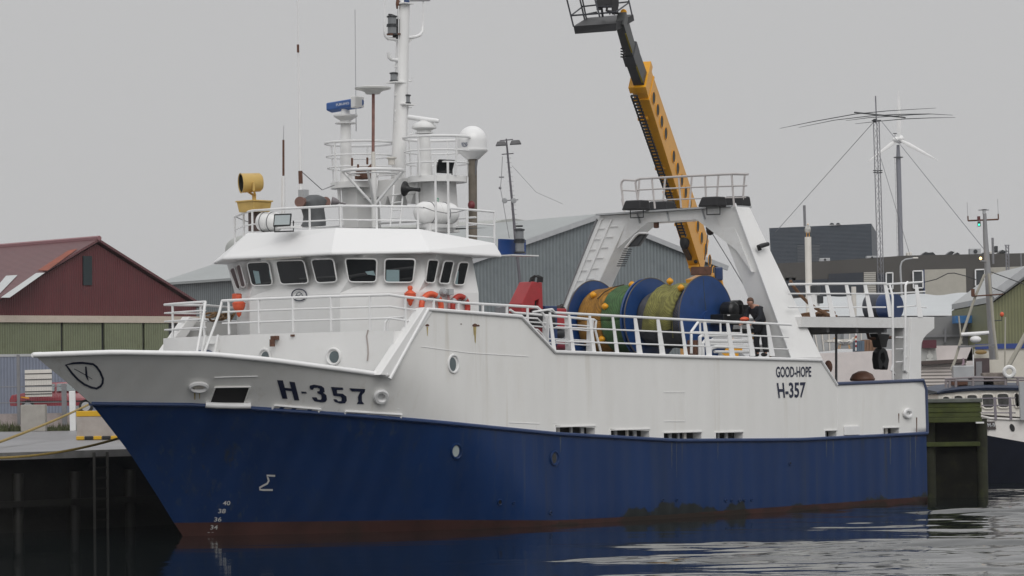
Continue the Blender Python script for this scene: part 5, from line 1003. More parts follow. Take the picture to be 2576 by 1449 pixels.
# ================================================================ loose things on board
def wh(u, v, i, o=.03): return wall_hit(u, v, i, o)
def buoy(c, n, label, colr, R=.30):
    root = thing('lifebuoy', label, 'lifebuoy', c, 'ship', 'lifebuoys on the wheelhouse side')
    n = np.array(n, float) / np.linalg.norm(n); x = np.cross(n, (0, 0, 1)); x /= np.linalg.norm(x); y = V(0, 0, 1)
    m_ = MB(); m_.torus(c, n, R, .075, 36, 10); m_.build('ring', colr, root, smooth=True)
    for g in (.6, 2.2, 3.8, 5.3):
        m_ = MB(); P = [c + (x * math.cos(g + d) + y * math.sin(g + d)) * R for d in (-.13, 0, .13)]; m_.tube(P, .08, 10); m_.build('reflective_band', LGREY, root, smooth=True)
c_ = c15(580, 845); p = wh(*c_, 4, .12); buoy(p, (0.05, 1, 0), 'orange lifebuoy nearer the middle of the wheelhouse side', ORANGE, .34)
c_ = c15(876, 845); p = wh(*c_, 4, .10); buoy(p, (0, 1, 0), 'red lifebuoy with grey bands at the after end of the wheelhouse side', mat('lifebuoy_red', (.45, .045, .03), .45), .28)
def floatlight(c, label, s=1):
    m_ = MB(); m_.lathe(c, (0, 0, 1), [(0, .26 * s), (.05 * s, .25 * s), (.07 * s, .2 * s), (.05 * s, .14 * s), (.13 * s, .08 * s), (.15 * s, 0), (.12 * s, -.08 * s), (.06 * s, -.16 * s), (.05 * s, -.22 * s), (.0, -.27 * s)], 16); m_.torus(c + V(0, 0, .05 * s), (0, 0, 1), .14 * s, .02 * s, 16, 5); return single(m_, 'buoy_light', label, 'rescue light', ORANGE, c, 'ship', 'rescue lights hung on the wheelhouse', smooth=True)
floatlight(wh(*c15(362, 728), 3, .16), 'orange rescue light hung below the wheelhouse windows')
floatlight(wh(*c6(928, 830), 2, .05) - V(.0, .05, 0), 'orange rescue light at the far corner of the wheelhouse', 1.15)
MB().box(wh(*c6(895, 740), 2, -.2), (.2, .2, .18)).build('orange_box', ORANGE, ship, bevel=.03)
m_ = MB(); p = wh(*c15(700, 695), 4, .12); m_.lathe(p, (.5, .8, 0), [(0, 0), (.10, 0), (.12, .04), (.05, .2), (0, .2)], 16); p2 = wh(*c15(765, 690), 4, .12); m_.box(p2, (.18, .16, .16)); m_.build('deck_loudspeaker', LGREY, ship, bevel=.01)
m_ = MB(); m_.tube([wh(*c15(755, 715), 4, .1), wh(*c15(762, 860), 4, .1)], .035, 8); m_.build('speaker_stand', mat('pinkish_pole', (.5, .25, .25), .5), ship)
MB().box(wh(*c15(465, 890), 3, .15), (.16, .2, .22)).build('red_box', RED, ship, bevel=.02)
def raft(p, q, r, label):
    p, q = np.array(p), np.array(q); d = q - p; L_ = np.linalg.norm(d); root = thing('life_raft', label, 'life raft', (p + q) / 2 - V(0, 0, r), 'ship', 'life raft canisters on the wheelhouse roof')
    m_ = MB(); m_.lathe(p, d, [(0, 0), (r * .55, .01), (r * .85, L_ * .07), (r, L_ * .16), (r, L_ * .49), (r * 1.04, L_ * .495), (r * 1.04, L_ * .505), (r, L_ * .51), (r, L_ * .84), (r * .85, L_ * .93), (r * .55, L_ - .01), (0, L_)], 28); m_.build('canister', WHITE, root, smooth=True)
    for f in (.3, .68): m_ = MB(); m_.torus(p + d * f, d, r * 1.015, .014, 28, 5); m_.build('strap', GREYM, root)
    m_ = MB()
    for f in (.25, .75): m_.box(p + d * f - V(0, 0, r + .08), (.1, r * 2, .16))
    m_.build('cradle', WHITE2, root)
raft(T(*c9(1975, 900), 2.6), T(*c9(2350, 915), 2.75) + V(-.1, 0, 0), .29, 'white life raft canister on the near side of the wheelhouse roof')
raft(T(*c9(355, 1000), -1.6), T(*c9(560, 1000), -.9), .26, 'white life raft canister behind the floodlight on the roof')
MB().box(T(*c9(2160, 1060), 2.6), (.9, .5, .2)).build('raft_shelf', WHITE2, ship)
g = MB(); q = [T(*c9(x, y), 2.2) for x, y in ((2168, 750), (2200, 752), (2200, 800), (2168, 800))]; g.prism(q, V(0, -.02, 0)); o = g.build('muster_sign', GREEN, ship); g = MB(); f_ = lambda u, v: T(u, v, 2.206); stroke(g, [c9(*p) for p in ((2178, 790), (2176, 770), (2184, 760), (2192, 770), (2190, 790))], 1.6, f_); g.build('sign_symbol', WHITE, o)
m_ = MB(); rr_ = random.Random(12)
for i in range(6): c_ = T(528 + i * 11, 793 + 5 * (i % 2), -3.9); m_.torus(c_, (rr_.random() - .3, rr_.random() - .5, .5), .12 + .04 * rr_.random(), .03, 18, 6)
single(m_, 'rope_coil', 'brown rope coils hung on the far rail left of the wheelhouse', 'rope', mat('tan_rope', (.20, .12, .06), .9, var=.35, vs=10), T(560, 800, -3.9), 'ship', smooth=True)
# compass and lamps under a grey tarpaulin
tp_ = -.3; W_ = lambda x, y, t=tp_: T(*c9(x, y), t)
m_ = MB(); prof = [((805, 1045), (1012, 1040)), ((828, 1000), (1005, 1000)), ((835, 940), (998, 920)), ((820, 870), (990, 860)), ((808, 830), (1010, 820)), ((800, 790), (1030, 780)), ((840, 750), (990, 745)), ((880, 720), (950, 722))]
rows = []
for (l, r) in prof:
    a, b = W_(*l), W_(*r); c = (a + b) / 2; w_ = np.linalg.norm(b - a) / 2; rows.append([c + (b - a) / 2 / w_ * w_ * math.cos(g) * (1 + .05 * math.sin(5 * g + c[2] * 9)) + np.cross((b - a) / np.linalg.norm(b - a), (0, 0, 1)) * min(w_, .3) * math.sin(g) for g in np.linspace(0, 2 * PI, 25)])
m_.loft(rows); m_.add(rows[-1][:-1], [tuple(range(24))]); single(m_, 'covered_compass', 'compass stand wrapped in a grey tarpaulin on the wheelhouse roof', 'tarpaulin', mat('grey_tarp', (.10, .105, .11), .7, var=.25, vs=4, bump=.6, bs=5), W_(905, 1045), 'ship', smooth=True)
for x in (800, 1010): MB().cyl(W_(x, 800, tp_ - .1), W_(x + (-1 if x < 900 else 1) * 32, 792, tp_ + .05), .14).build('covered_lamp', mat('rust_lamp', (.20, .11, .09), .6, var=.3) if x == 800 else bpy.data.materials['rust_lamp'], ship, smooth=True)
# crewman in a dark boiler suit, bending over his work
def skin(name, joints, edges, m, parent, root=0, sub=2):
    me = bpy.data.meshes.new(name); me.from_pydata([tuple(j[0]) for j in joints], edges, []); o = bpy.data.objects.new(name, me); COL.objects.link(o)
    s = o.modifiers.new('k', 'SKIN'); s.use_smooth_shade = True
    for v, j in zip(me.skin_vertices[0].data, joints): v.radius = (j[1], j[2] if len(j) > 2 else j[1])
    me.skin_vertices[0].data[root].use_root = True
    o.modifiers.new('u', 'SUBSURF').levels = sub; o.modifiers['u'].render_levels = sub
    dg = bpy.context.evaluated_depsgraph_get(); n = bpy.data.meshes.new_from_object(o.evaluated_get(dg)); o.modifiers.clear(); o.data = n; n.materials.clear(); n.materials.append(m); n.polygons.foreach_set('use_smooth', [True] * len(n.polygons))
    if parent is not None: place(o, parent)
    return o
ft = T(1917, 896, 3.62); ft[2] = 4.42
man = thing('person', 'crewman in dark work clothes bending forward over the white deck pipes', 'person', ft, 'ship')
def B(fw, up, sd=0): return ft + V(fw, sd, up)                              # forward (towards the bow), up, to port
SKIN = mat('skin', (.45, .24, .17), .55, var=.1); CLOTH = mat('dark_boiler_suit', (.010, .012, .018), .85, var=.3, vs=6, bump=.5, bs=14); TROU = mat('dark_trousers', (.012, .013, .018), .85, var=.3, vs=6, bump=.5, bs=12); HAIR = mat('brown_hair', (.10, .05, .03), .7, var=.3, vs=30)
J = [(B(.02, .90), .14, .15), (B(.06, 1.08), .13, .15), (B(.20, 1.28), .13, .17), (B(.30, 1.40), .10, .16), (B(.40, 1.46), .06), (B(.49, 1.50), .075), (B(.53, 1.56), .095, .085), (B(.50, 1.63), .08),
     (B(.02, .84, .10), .10), (B(.03, .48, .12), .065), (B(-.02, .10, .12), .05), (B(.12, .04, .13), .045), (B(.02, .84, -.10), .10), (B(.10, .48, -.12), .065), (B(.04, .10, -.12), .05), (B(.18, .04, -.13), .045),
     (B(.30, 1.37, .20), .065), (B(.38, 1.12, .26), .05), (B(.58, .98, .20), .038), (B(.66, .95, .18), .032), (B(.30, 1.37, -.20), .065), (B(.42, 1.12, -.25), .05), (B(.62, 1.0, -.16), .038), (B(.70, .97, -.14), .032)]
E_ = [(0, 1), (1, 2), (2, 3), (3, 4), (4, 5), (5, 6), (6, 7), (0, 8), (8, 9), (9, 10), (10, 11), (0, 12), (12, 13), (13, 14), (14, 15), (3, 16), (16, 17), (17, 18), (18, 19), (3, 20), (20, 21), (21, 22), (22, 23)]
body = skin('body', J, E_, SKIN, man)
g_ = 1.18
skin('jacket', [(j[0], j[1] * g_ + .012, (j[2] if len(j) > 2 else j[1]) * g_ + .012) for j in (J[0], J[1], J[2], J[3], J[16], J[17], J[18], J[20], J[21], J[22])] + [(B(.40, 1.475), .088)], [(0, 1), (1, 2), (2, 3), (3, 4), (4, 5), (5, 6), (3, 7), (7, 8), (8, 9), (3, 10)], CLOTH, man)
skin('trousers', [(J[0][0], .165, .175), (J[8][0], .125), (J[9][0], .092), (B(-.02, .10, .12), .078), (J[12][0], .125), (J[13][0], .092), (B(.04, .10, -.12), .078)], [(0, 1), (1, 2), (2, 3), (0, 4), (4, 5), (5, 6)], TROU, man)
for sd, dx in ((.125, 0), (-.125, .06)): m_ = MB(); m_.sphere(B(.06 + dx, .06, sd), .06, 8, (2.3, .85, 1)); m_.build('boot', BLACK, man, smooth=True)
m_ = MB(); m_.sphere(B(.495, 1.615), .098, 12, (1.05, .92, .88)); m_.sphere(B(.445, 1.57), .075, 10, (.9, 1.05, 1.1)); m_.build('hair', HAIR, man, smooth=True)
m_ = MB(); m_.sphere(B(.625, 1.555), .018, 6, (1.3, .8, 1)); 
for sd in (.085, -.085): m_.sphere(B(.515, 1.55, sd), .026, 6, (.8, .4, 1.2))
m_.build('nose_and_ears', SKIN, man, smooth=True)
for sd in (.18, -.14):                                                     # hands: palm, four fingers curled over the pipe, thumb at the side
    w0 = B(.66 if sd > 0 else .70, .95 if sd > 0 else .97, sd); jj = [(w0, .026, .034), (w0 + V(.07, 0, -.03), .022, .036)]; ee = [(0, 1)]
    for k in range(4): 
        s0 = -.03 + .02 * k; b0 = len(jj); jj += [(w0 + V(.075, s0, -.03), .010), (w0 + V(.11 - .004 * abs(k - 1.5), s0, -.055), .009), (w0 + V(.105, s0, -.09 + .004 * abs(k - 1)), .008)]; ee += [(1, b0), (b0, b0 + 1), (b0 + 1, b0 + 2)]
    b0 = len(jj); jj += [(w0 + V(.03, -.035 if sd > 0 else .035, -.03), .011), (w0 + V(.065, -.05 if sd > 0 else .05, -.06), .009)]; ee += [(0, b0), (b0, b0 + 1)]
    skin('hand', jj, ee, SKIN, man, sub=1)
# gull on the after mast
def gull(c, d, label, sc_=1.0, frame='ship', group='gulls'):
    root = thing('gull', label, 'gull', c, frame, group); d = np.array(d, float); d /= np.linalg.norm(d); u_ = V(0, 0, 1); s_ = np.cross(d, u_)
    q = lambda f, up, sd=0: np.array(c) + (d * f + u_ * up + s_ * sd) * sc_
    skin('body', [(q(-.20, .14), .02), (q(-.10, .17), .07, .075), (q(.03, .21), .095, .10), (q(.12, .28), .055), (q(.15, .36), .050), (q(.20, .375), .03)], [(0, 1), (1, 2), (2, 3), (3, 4), (4, 5)], mat('gull_white', (.72, .71, .68), .7) if 'gull_white' not in bpy.data.materials else bpy.data.materials['gull_white'], root, root=2)
    for sd in (1, -1):
        m_ = MB(); m_.hexa([q(.08, .27, .085 * sd), q(-.12, .22, .085 * sd), q(-.30, .11, .03 * sd), q(-.08, .14, .09 * sd)], [q(.08, .265, .105 * sd), q(-.12, .21, .11 * sd), q(-.30, .105, .045 * sd), q(-.08, .135, .11 * sd)]); m_.build('wing', mat('gull_grey', (.30, .30, .31), .7, var=.15) if 'gull_grey' not in bpy.data.materials else bpy.data.materials['gull_grey'], root, smooth=True)
        m_ = MB(); m_.tube([q(.0, .13, .04 * sd), q(.01, 0, .04 * sd), q(.05, 0.005, .04 * sd)], .009 * sc_, 6); m_.build('leg', FLOAT, root)
    m_ = MB(); m_.tube([q(.21, .372), q(.28, .355)], [.016 * sc_, .005 * sc_], 6); m_.build('beak', FLOAT, root)
gull(pg1 + V(0, 0, .01), (.6, .5, 0), 'white and grey gull standing on top of the white after mast', 1.0)
# ================================================================ telescopic crane on the quay behind the trawler
YC = 118.
cD = K(2100, 0)
crane = thing('telescopic_crane', 'yellow telescopic crane boom with black basket rising behind the gantry', 'crane', (9.0, YC, QZ))
dep = lambda v: YC - 7.5 * (690 - v) / 475.                                # the boom leans towards the camera as it rises
Gb = lambda u, v, d=0: G(u, v, dep(v) + d)
_a, _b = Gb(1768, 690), Gb(1622, 215); ax_ = (_b - _a) / np.linalg.norm(_b - _a)
dh = V(ax_[0], ax_[1], 0); dh /= np.linalg.norm(dh); ns = V(-dh[1], dh[0], 0); ns = ns if ns[1] < 0 else -ns; wv = np.cross(ns, ax_); wv = wv if wv[2] > 0 else -wv
ux = V(-ax_[0], 0, -ax_[2]); pv = V(ax_[2], 0, -ax_[0]); pv /= np.linalg.norm(pv)      # across the boom, as seen
def boomsec(name, p0, p1, wl, wr, m):
    """a box section: underside and flank meet along the pixels p0-p1; wl, wr: widths of underside and flank in pixels at foot and head"""
    a, b = Gb(*p0), Gb(*p1); qs = []
    for c, l, r_ in ((a, wl[0], wr[0]), (b, wl[1], wr[1])):
        px = F / c[1]; vl = -ns * (l / px / abs(ns @ pv)); vr = wv * (r_ / px / abs(wv @ pv)); qs.append([c, c + vl, c + vl + vr, c + vr])
    m_ = MB(); m_.hexa(*qs); o = m_.build(name, m, crane, bevel=.012); return o, a, b, qs[1][1] - b, qs[1][3] - b
o1, a, b, vl, vr = boomsec('boom_base', (1768, 690), (1622, 215), (27, 34), (50, 34), YELLOW)
nr = ns
L1 = np.linalg.norm(b - a); hole = mat('hole_grey', (.035, .035, .03), .6)
hp = [cD(1323, 1010), cD(1365, 1133), cD(1406, 1253), cD(1448, 1374)] + [c22(x, y) for x, y in ((1272, 68), (1313, 190), (1355, 312), (1395, 435), (1440, 555), (1478, 672), (1520, 787), (1560, 905), (1602, 1022), (1642, 1138), (1685, 1255))]
for u, v in hp:
    r = ray(u, v); p = CP + r * (((a + nr * .004 - CP) @ nr) / (r @ nr))
    m_ = MB(); m_.lathe(p, nr, [(0, .006), (.21, .006), (.22, .0)], 24); m_.build('lightening_hole', hole, o1)
    m_ = MB(); m_.torus(p + nr * .008, nr, .225, .014, 24, 5); m_.build('hole_rim', YELLOW, o1)
o2, a2, b2, vl2, vr2 = boomsec('boom_extension', (1630, 240), cD(1110, 565), (25, 24), (20, 22), DGREY)
o3, a3, b3, vl3, vr3 = boomsec('boom_tip', cD(1118, 600), cD(1015, 250), (21, 20), (18, 20), mat('boom_grey', (.045, .047, .046), .4, var=.2))
for p, q in ((cD(1208, 850), cD(1140, 665)), (cD(1100, 540), cD(1035, 345))):
    m_ = MB(); m_.bar(Gb(*p, -.05), Gb(*q, -.05), .05, .02, (0, 1, 0)); m_.build('yellow_stripe', mat('dull_yellow', (.28, .22, .01), .5) if 'dull_yellow' not in bpy.data.materials else bpy.data.materials['dull_yellow'], crane)
def collar(t, name, m, grow, h, base):
    vl_, vr_ = base; q = [t - (vl_ + vr_) * grow, t + vl_ * (1 + grow) - vr_ * grow, t + (vl_ + vr_) * (1 + grow), t + vr_ * (1 + grow) - vl_ * grow]
    m_ = MB(); m_.hexa([x - ax_ * h / 2 for x in q], [x + ax_ * h / 2 for x in q]); return m_.build(name, m, crane, bevel=.01)
collar(b - ax_ * .12, 'boom_collar', YELLOW, .10, .30, (vl, vr)); collar(b - ax_ * .7, 'boom_collar', YELLOW, .05, .10, (vl, vr))
collar(b2 - ax_ * .3, 'extension_collar', DGREY, .05, .5, (vl2, vr2))
for (x, y), cv in (((1180, 1225), cD), ((1100, 190), c22), ((1180, 432), c22), ((1300, 765), c22), ((1445, 1200), c22)):
    p, q = Gb(*cv(x - 20, y + 6), -.02), Gb(*cv(x + 90, y - 10), -.02); m_ = MB(); m_.bar(p, q, .10, .10); m_.build('cable_bracket', YELLOW, crane, bevel=.01)
# energy chain along the underside: links with gaps
m_ = MB(); s0, s1 = Gb(*cD(1122, 985), -.35), Gb(*c22(1375, 900), -.35); n = 46
for i in range(n):
    p = s0 + (s1 - s0) * i / n; q = s0 + (s1 - s0) * (i + .55) / n; w_ = V(.10, .0, 0)
    m_.bar(p - w_, q - w_ , .05, .08); m_.bar(p + w_, q + w_, .05, .08); m_.bar(p - w_, p + w_, .07, .07)
m_.bar(s0 - V(.10, 0, 0), s1 - V(.10, 0, 0), .05, .05); m_.build('energy_chain', BLACK, crane)
m_ = MB(); p = Gb(*c22(1385, 950), -.1); m_.sphere(p, .24, 10, (.75, .5, 1.2)); m_.bar(p - V(.02, 0, .2), Gb(*c22(1440, 1120), -.05), .16, .14); m_.build('hose_reel', BLACK, crane, smooth=True)
MB().sphere(Gb(*c22(1500, 1150), -.05), .07, 8).build('pin_hole', BLACK, crane)
MB().box(Gb(*c22(1555, 1245), -.1), (.75, .4, .3)).build('rusty_foot', RUST, crane, bevel=.02)
m_ = MB(); m_.tube([Gb(*c22(1590, 1130), -.3), Gb(*c22(1615, 940), -.3), Gb(*c22(1625, 860), -.3)], .02, 6); m_.build('lift_wire', GREYM, crane)
MB().box(Gb(*c22(1735, 1275), -.1), (.3, .4, .5)).build('blue_housing', DKBLUE, crane, bevel=.05)
tb_ = Gb(1768, 690)
m_ = MB(); m_.box(V(tb_[0] + .3, YC + .6, 4.3), (2.2, 2.0, 1.8)); m_.build('turret', YELLOW, crane, bevel=.08)
m_ = MB(); m_.box(V(tb_[0] + 1.6, YC + .8, QZ + 1.0), (7.5, 2.4, .8)); m_.build('carrier', YELLOW, crane, bevel=.08)
m_ = MB(); m_.bar(a - ax_ * .1, V(tb_[0] + .6, YC + .7, 4.6), 1.0, .9); m_.build('boom_heel', YELLOW, crane)
for x in (-1.6, .6, 2.8, 4.4): m_ = MB(); m_.cyl(V(tb_[0] + x, YC - .42, QZ + .5), V(tb_[0] + x, YC + .1, QZ + .5), .5, n=24); m_.build('wheel', BLACK, crane, smooth=True)
# work basket
YB0 = dep(95); bk = lambda x, y, d=0: G(*cD(x, y), YB0 + d)
f0 = [bk(498, 270, .2), bk(515, 350, -.9), bk(935, 318, -.9), bk(1122, 212, .4), bk(1105, 150, 1.6), bk(620, 180, 1.6)]
m_ = MB(); top_ = [bk(498, 270, 0), bk(940, 240, -.95), bk(1115, 150, .5), bk(1000, 150, 1.7), bk(640, 182, 1.6)]; bot_ = [bk(515, 350, 0), bk(935, 318, -.95), bk(1125, 212, .5), bk(1010, 225, 1.7), bk(640, 262, 1.6)]
m_.hexa(bot_, [p for p in top_]); m_.build('basket_floor', BLACK, crane)
BM = mat('basket_frame', (.02, .022, .03), .5, var=.2)
m_ = MB()
for x0, y0, x1, y1, d0, d1, r in ((430, -10, 500, 275, 0, 0, .028), (565, -10, 615, 205, 1.6, 1.6, .03), (590, -10, 632, 190, 1.5, 1.5, .028), (1065, -10, 1103, 160, 1.2, .5, .028), (720, -10, 770, 175, -.5, -.8, .03), (780, 0, 800, 175, .5, .5, .04), (480, 160, 935, 125, 0, -.9, .03), (480, 155, 580, 78, 0, 1.6, .028), (580, 68, 730, 52, 1.6, 1.5, .028), (620, 150, 740, 125, 1.6, 1.4, .03), (935, 125, 1065, 30, -.9, .8, .03), (960, 30, 1070, 18, 1.4, .8, .028), (740, 70, 900, 66, -.5, -.9, .025)): m_.tube([bk(x0, y0, d0), bk(x1, y1, d1)], r, 6)
m_.build('basket_railing', BM, crane)
m_ = MB(); m_.box(bk(850, 20, 0), (.75, .5, .35)); m_.box(bk(925, 60, -.1), (.22, .4, .55)); m_.box(bk(760, 40, 0), (.16, .3, .4)); m_.tube([bk(850, 40, -.3), bk(840, 110, -.3), bk(900, 120, -.3)], .05, 8); m_.tube([bk(870, 150, -.6), bk(885, 125, -.6), bk(925, 150, -.6)], .03, 6); m_.build('basket_controls', BLACK, crane, bevel=.05)
m_ = MB(); m_.cyl(bk(1015, 125, .2), bk(1015, 125, .5), .11, n=20); m_.build('slew_motor', YELLOW, crane, bevel=.02)
m_ = MB()
for k in range(4): m_.bar(bk(985, 500 + 28 * k, .3), bk(1030, 510 + 28 * k, .25), .05, .05)
m_.build('hose_guides', BLACK, crane)

# ================================================================ the red warehouse and what stands before it
wred = corrugated('red_corrugated', (.115, .026, .030), .28, 'X', .03, .6, ang=-.71, dirt=(.06, .025, .028), dirt_amt=.5)
rred = corrugated('red_roof_sheet', (.135, .052, .056), .3, 'X', .02, .5, ang=-.71, dirt=(.08, .05, .055), dirt_amt=.5)
ex, el = V(.757, .654, 0), V(-.654, .757, 0); ap = V(-22.2, 170, 0)
HWd, zA_, zE, zBand = 6.45, 11.74, 8.42, 7.86
wh_ = thing('warehouse', 'dark red corrugated warehouse with green doors under a pale band', 'warehouse', ap + V(0, 0, 2.8))
def W(x, l, z): return ap + ex * x + el * l + V(0, 0, z)
m_ = MB(); m_.quad(W(-HWd, 0, zBand), W(HWd, 0, zBand), W(HWd, 0, zE), W(0, 0, zA_), W(-HWd, 0, zE)); m_.quad(W(HWd, 0, 2.5), W(HWd, 45, 2.5), W(HWd, 45, zE), W(HWd, 0, zE)); m_.quad(W(-HWd, 0, 2.5), W(-HWd, 45, 2.5), W(-HWd, 45, zE), W(-HWd, 0, zE)); m_.quad(W(-HWd, 45, 2.5), W(HWd, 45, 2.5), W(HWd, 45, zE), W(0, 45, zA_), W(-HWd, 45, zE)); m_.build('wall', wred, wh_)
m_ = MB()
for s_ in (1, -1):
    e_ = [W(0, -.25, zA_ + .12), W(s_ * (HWd + .35), -.25, zE - .06), W(s_ * (HWd + .35), 45.3, zE - .06), W(0, 45.3, zA_ + .12)]; m_.hexa(e_, [p + V(0, 0, .14) for p in e_])
o = m_.build('roof', rred, wh_)
m_ = MB(); m_.tube([W(0, -.3, zA_ + .28), W(0, 45, zA_ + .28)], .14, 6); m_.build('ridge_cap', mat('ridge_red', (.26, .12, .13), .5), o)
def roofpt(f, l, s_=-1): return W(s_ * (HWd + .35) * f, l, zA_ + .275 + (zE - zA_ - .18) * f)
sl_ = mat('skylight_sheet', (.52, .54, .54), .35, var=.08)
_a, _b, _c = roofpt(0, 0), roofpt(1, 0), roofpt(0, 10); _n = np.cross(_b - _a, _c - _a); _n /= np.linalg.norm(_n); _n = _n if _n[2] > 0 else -_n
def rhit(u, v): r = ray(u, v); return CP + r * (((_a + _n * .02 - CP) @ _n) / (r @ _n))
kw = K(0, 900)
for q in ([(5, 747), (100, 747), (462, 490), (372, 494)], [(-100, 715), (-10, 712), (182, 514), (62, 522)], [(-330, 700), (-240, 700), (-90, 545), (-190, 548)]):
    m_ = MB(); m_.quad(*[rhit(*kw(*p)) for p in q]); m_.build('skylight', sl_, o)
m_ = MB(); m_.quad(*[rhit(*kw(*p)) for p in ((700, 262), (800, 243), (490, 468), (385, 468))]); m_.build('orange_patch', mat('rust_orange_sheet', (.26, .055, .022), .6, var=.3, vs=2), o)
bd = mat('pale_band', (.52, .45, .38), .7, var=.1, vs=2, dirt=(.25, .2, .12), dirt_amt=.5)
m_ = MB(); m_.box(W(0, -.08, zBand - .17), (2 * HWd + .3, .25, .36), (ex, el, (0, 0, 1))); m_.build('band', bd, wh_)
gdm = corrugated('green_door_sheet', (.17, .19, .115), .30, 'X', .03, .6, ang=-.71, dirt=(.10, .10, .05), dirt_amt=.5)
for x0, x1 in ((-6.4, -2.35), (-2.2, .22), (.37, 2.8), (2.95, 4.5)):
    m_ = MB(); m_.box(W((x0 + x1) / 2, -.02 - .06 * (int(x0 * 10) % 2), 5.0), (x1 - x0, .12, 5.4), (ex, el, (0, 0, 1))); m_.build('sliding_door', gdm, wh_)
m_ = MB(); m_.box(W(0, .1, 5.0), (2 * HWd, .1, 5.3), (ex, el, (0, 0, 1))); m_.build('door_frame', DGREY, wh_)
m_ = MB(); p_ = [(-.62, zA_ - .75), (-.12, zA_ - .75 + .0), (-.12, zA_ - 2.15), (-.62, zA_ - 2.15)]
m_.box(W(-.62, -.04, zA_ - 1.45), (.55, .08, 1.55), (ex, el, (0, 0, 1))); m_.build('gable_vent', mat('vent_dark', (.018, .03, .034), .7), wh_)
# blue corrugated fence, car, signs and fence posts on the left
fb = thing('corrugated_fence', 'pale blue corrugated metal fence behind the parked red car', 'fence', V(-30, 150, RZ))
m_ = MB(); z1 = G(60, 897, 150)[2]; m_.box(V(-27, 150, (RZ + z1) / 2), (26, .12, z1 - RZ)); m_.build('sheeting', corrugated('blue_grey_sheet', (.20, .225, .29), .3, 'X', .03, .5), fb)
m_ = MB(); m_.box(V(-27, 150, z1 + .06), (26.1, .18, .12)); m_.build('capping', LGREY, fb)
cL_ = K(0, 1400, .4658)
YV = 141.5
def car(cx, cy, z, label, colm, s=1):
    root = thing('parked_car', label, 'car', (cx, cy, z))
    prof = [(-2.05, .35), (-2.1, .62), (-2.0, .82), (-1.35, .92), (-.75, 1.34), (.65, 1.38), (1.35, .98), (1.95, .92), (2.08, .6), (2.05, .32)]
    rows = []
    for yy, k in ((-.84, .96), (-.80, 1), (.80, 1), (.84, .96)): rows.append([V(cx + x * s, cy + yy * (1 if zz < .95 else .82), z + .03 + zz * k) for x, zz in prof])
    m_ = MB(); m_.loft([[rows[i][j] for i in range(4)] for j in range(len(prof))]); m_.quad(*rows[0]); m_.quad(*rows[3][::-1]); m_.quad(rows[0][0], rows[3][0], rows[3][-1], rows[0][-1]); m_.build('body', colm, root, smooth=True)
    gl = [[(-1.2, .98), (-.72, 1.27), (-.10, 1.30), (-.10, .97)], [(0, .97), (0, 1.30), (.58, 1.30), (1.1, .98)]]
    for q in gl: m_ = MB(); m_.quad(*[V(cx + x * s, cy - .84 + (zz - .95) * .36 - .012, z + .03 + zz) for x, zz in q]); m_.build('side_window', mat('car_glass', (.10, .13, .14), .1) if 'car_glass' not in bpy.data.materials else bpy.data.materials['car_glass'], root)
    for x in (-1.28, 1.28):
        m_ = MB(); m_.cyl(V(cx + x, cy - .86, z + .31), V(cx + x, cy - .62, z + .31), .31, n=24); w = m_.build('wheel', BLACK, root, smooth=True); m_ = MB(); m_.cyl(V(cx + x, cy - .875, z + .31), V(cx + x, cy - .86, z + .31), .2, n=20); m_.build('rim', LGREY, w)
    for x in (-1.98, 1.95): m_ = MB(); m_.box(V(cx + x, cy - .7, z + .72), (.1, .3, .14)); m_.build('lamp', RED if x < 0 else LGREY, root)
    m_ = MB(); m_.box(V(cx, cy - .85, z + .55), (3.6, .02, .05)); m_.build('side_strip', BLACK, root)
cp_ = G(150, 1040, YV); car(cp_[0], YV, RZ, 'red parked car behind the pale board at the quay fence', mat('car_red', (.22, .015, .028), .25, var=.03, coat=.5)); 
cp_ = G(245, 1040, YV + 3); car(cp_[0] + .5, YV + 3, RZ, 'white parked car mostly hidden behind the bow', WHITE)
def gb(u, v, y): return G(u, v, y)
YB = 139.2
m_ = MB(); q = [gb(*cL_(212, 172), YB), gb(*cL_(443, 166), YB), gb(*cL_(447, 398), YB), gb(*cL_(218, 403), YB)]; sb = thing('board', 'pale planked board fixed to the wire fence before the red car', 'sign board', (q[2] + q[3]) / 2); m_.prism(q, V(0, .06, 0)); m_.build('panel', OFFWH, sb)
for y in (205, 255, 308, 358, 380): m_ = MB(); m_.bar(gb(*cL_(213, y), YB - .02), gb(*cL_(446, y - 6), YB - .02), .02, .03); m_.build('slat_gap', BLACK, sb)
m_ = MB(); m_.bar(gb(*cL_(180, 405), YB - .05), gb(*cL_(250, 412), YB - .05), .03, .06); m_.build('yellow_clip', FLOAT, sb)
for (x, y0, y1, w_) in ((155, 40, 640, .12), (548, 290, 640, .2)):
    m_ = MB(); p, q = gb(*cL_(x, y0), 138.2), gb(*cL_(x + 8, y1), 138.2); m_.bar(p, q, w_, w_); single(m_, 'fence_post', {155: 'tall thin grey fence post left of the pale board', 548: 'thick grey fence post right of the red car door', 32: 'short fence post at the far left before the car', 392: 'short fence post standing before the red car wheel'}[x], 'post', GREYM, q)
m_ = MB()
for y in (318, 455): m_.tube([gb(*cL_(-20, y), 138.3), gb(*cL_(560, y - 8), 138.3)], .02, 5)
for i in range(40): m_.tube([gb(*cL_(-20 + i * 14.5, 240), 138.3), gb(*cL_(-18 + i * 14.5, 560), 138.3)], .003, 3)
single(m_, 'wire_fence', 'thin wire mesh fence along the back of the quay', 'fence', GREYM, gb(*cL_(270, 560), 138.3))
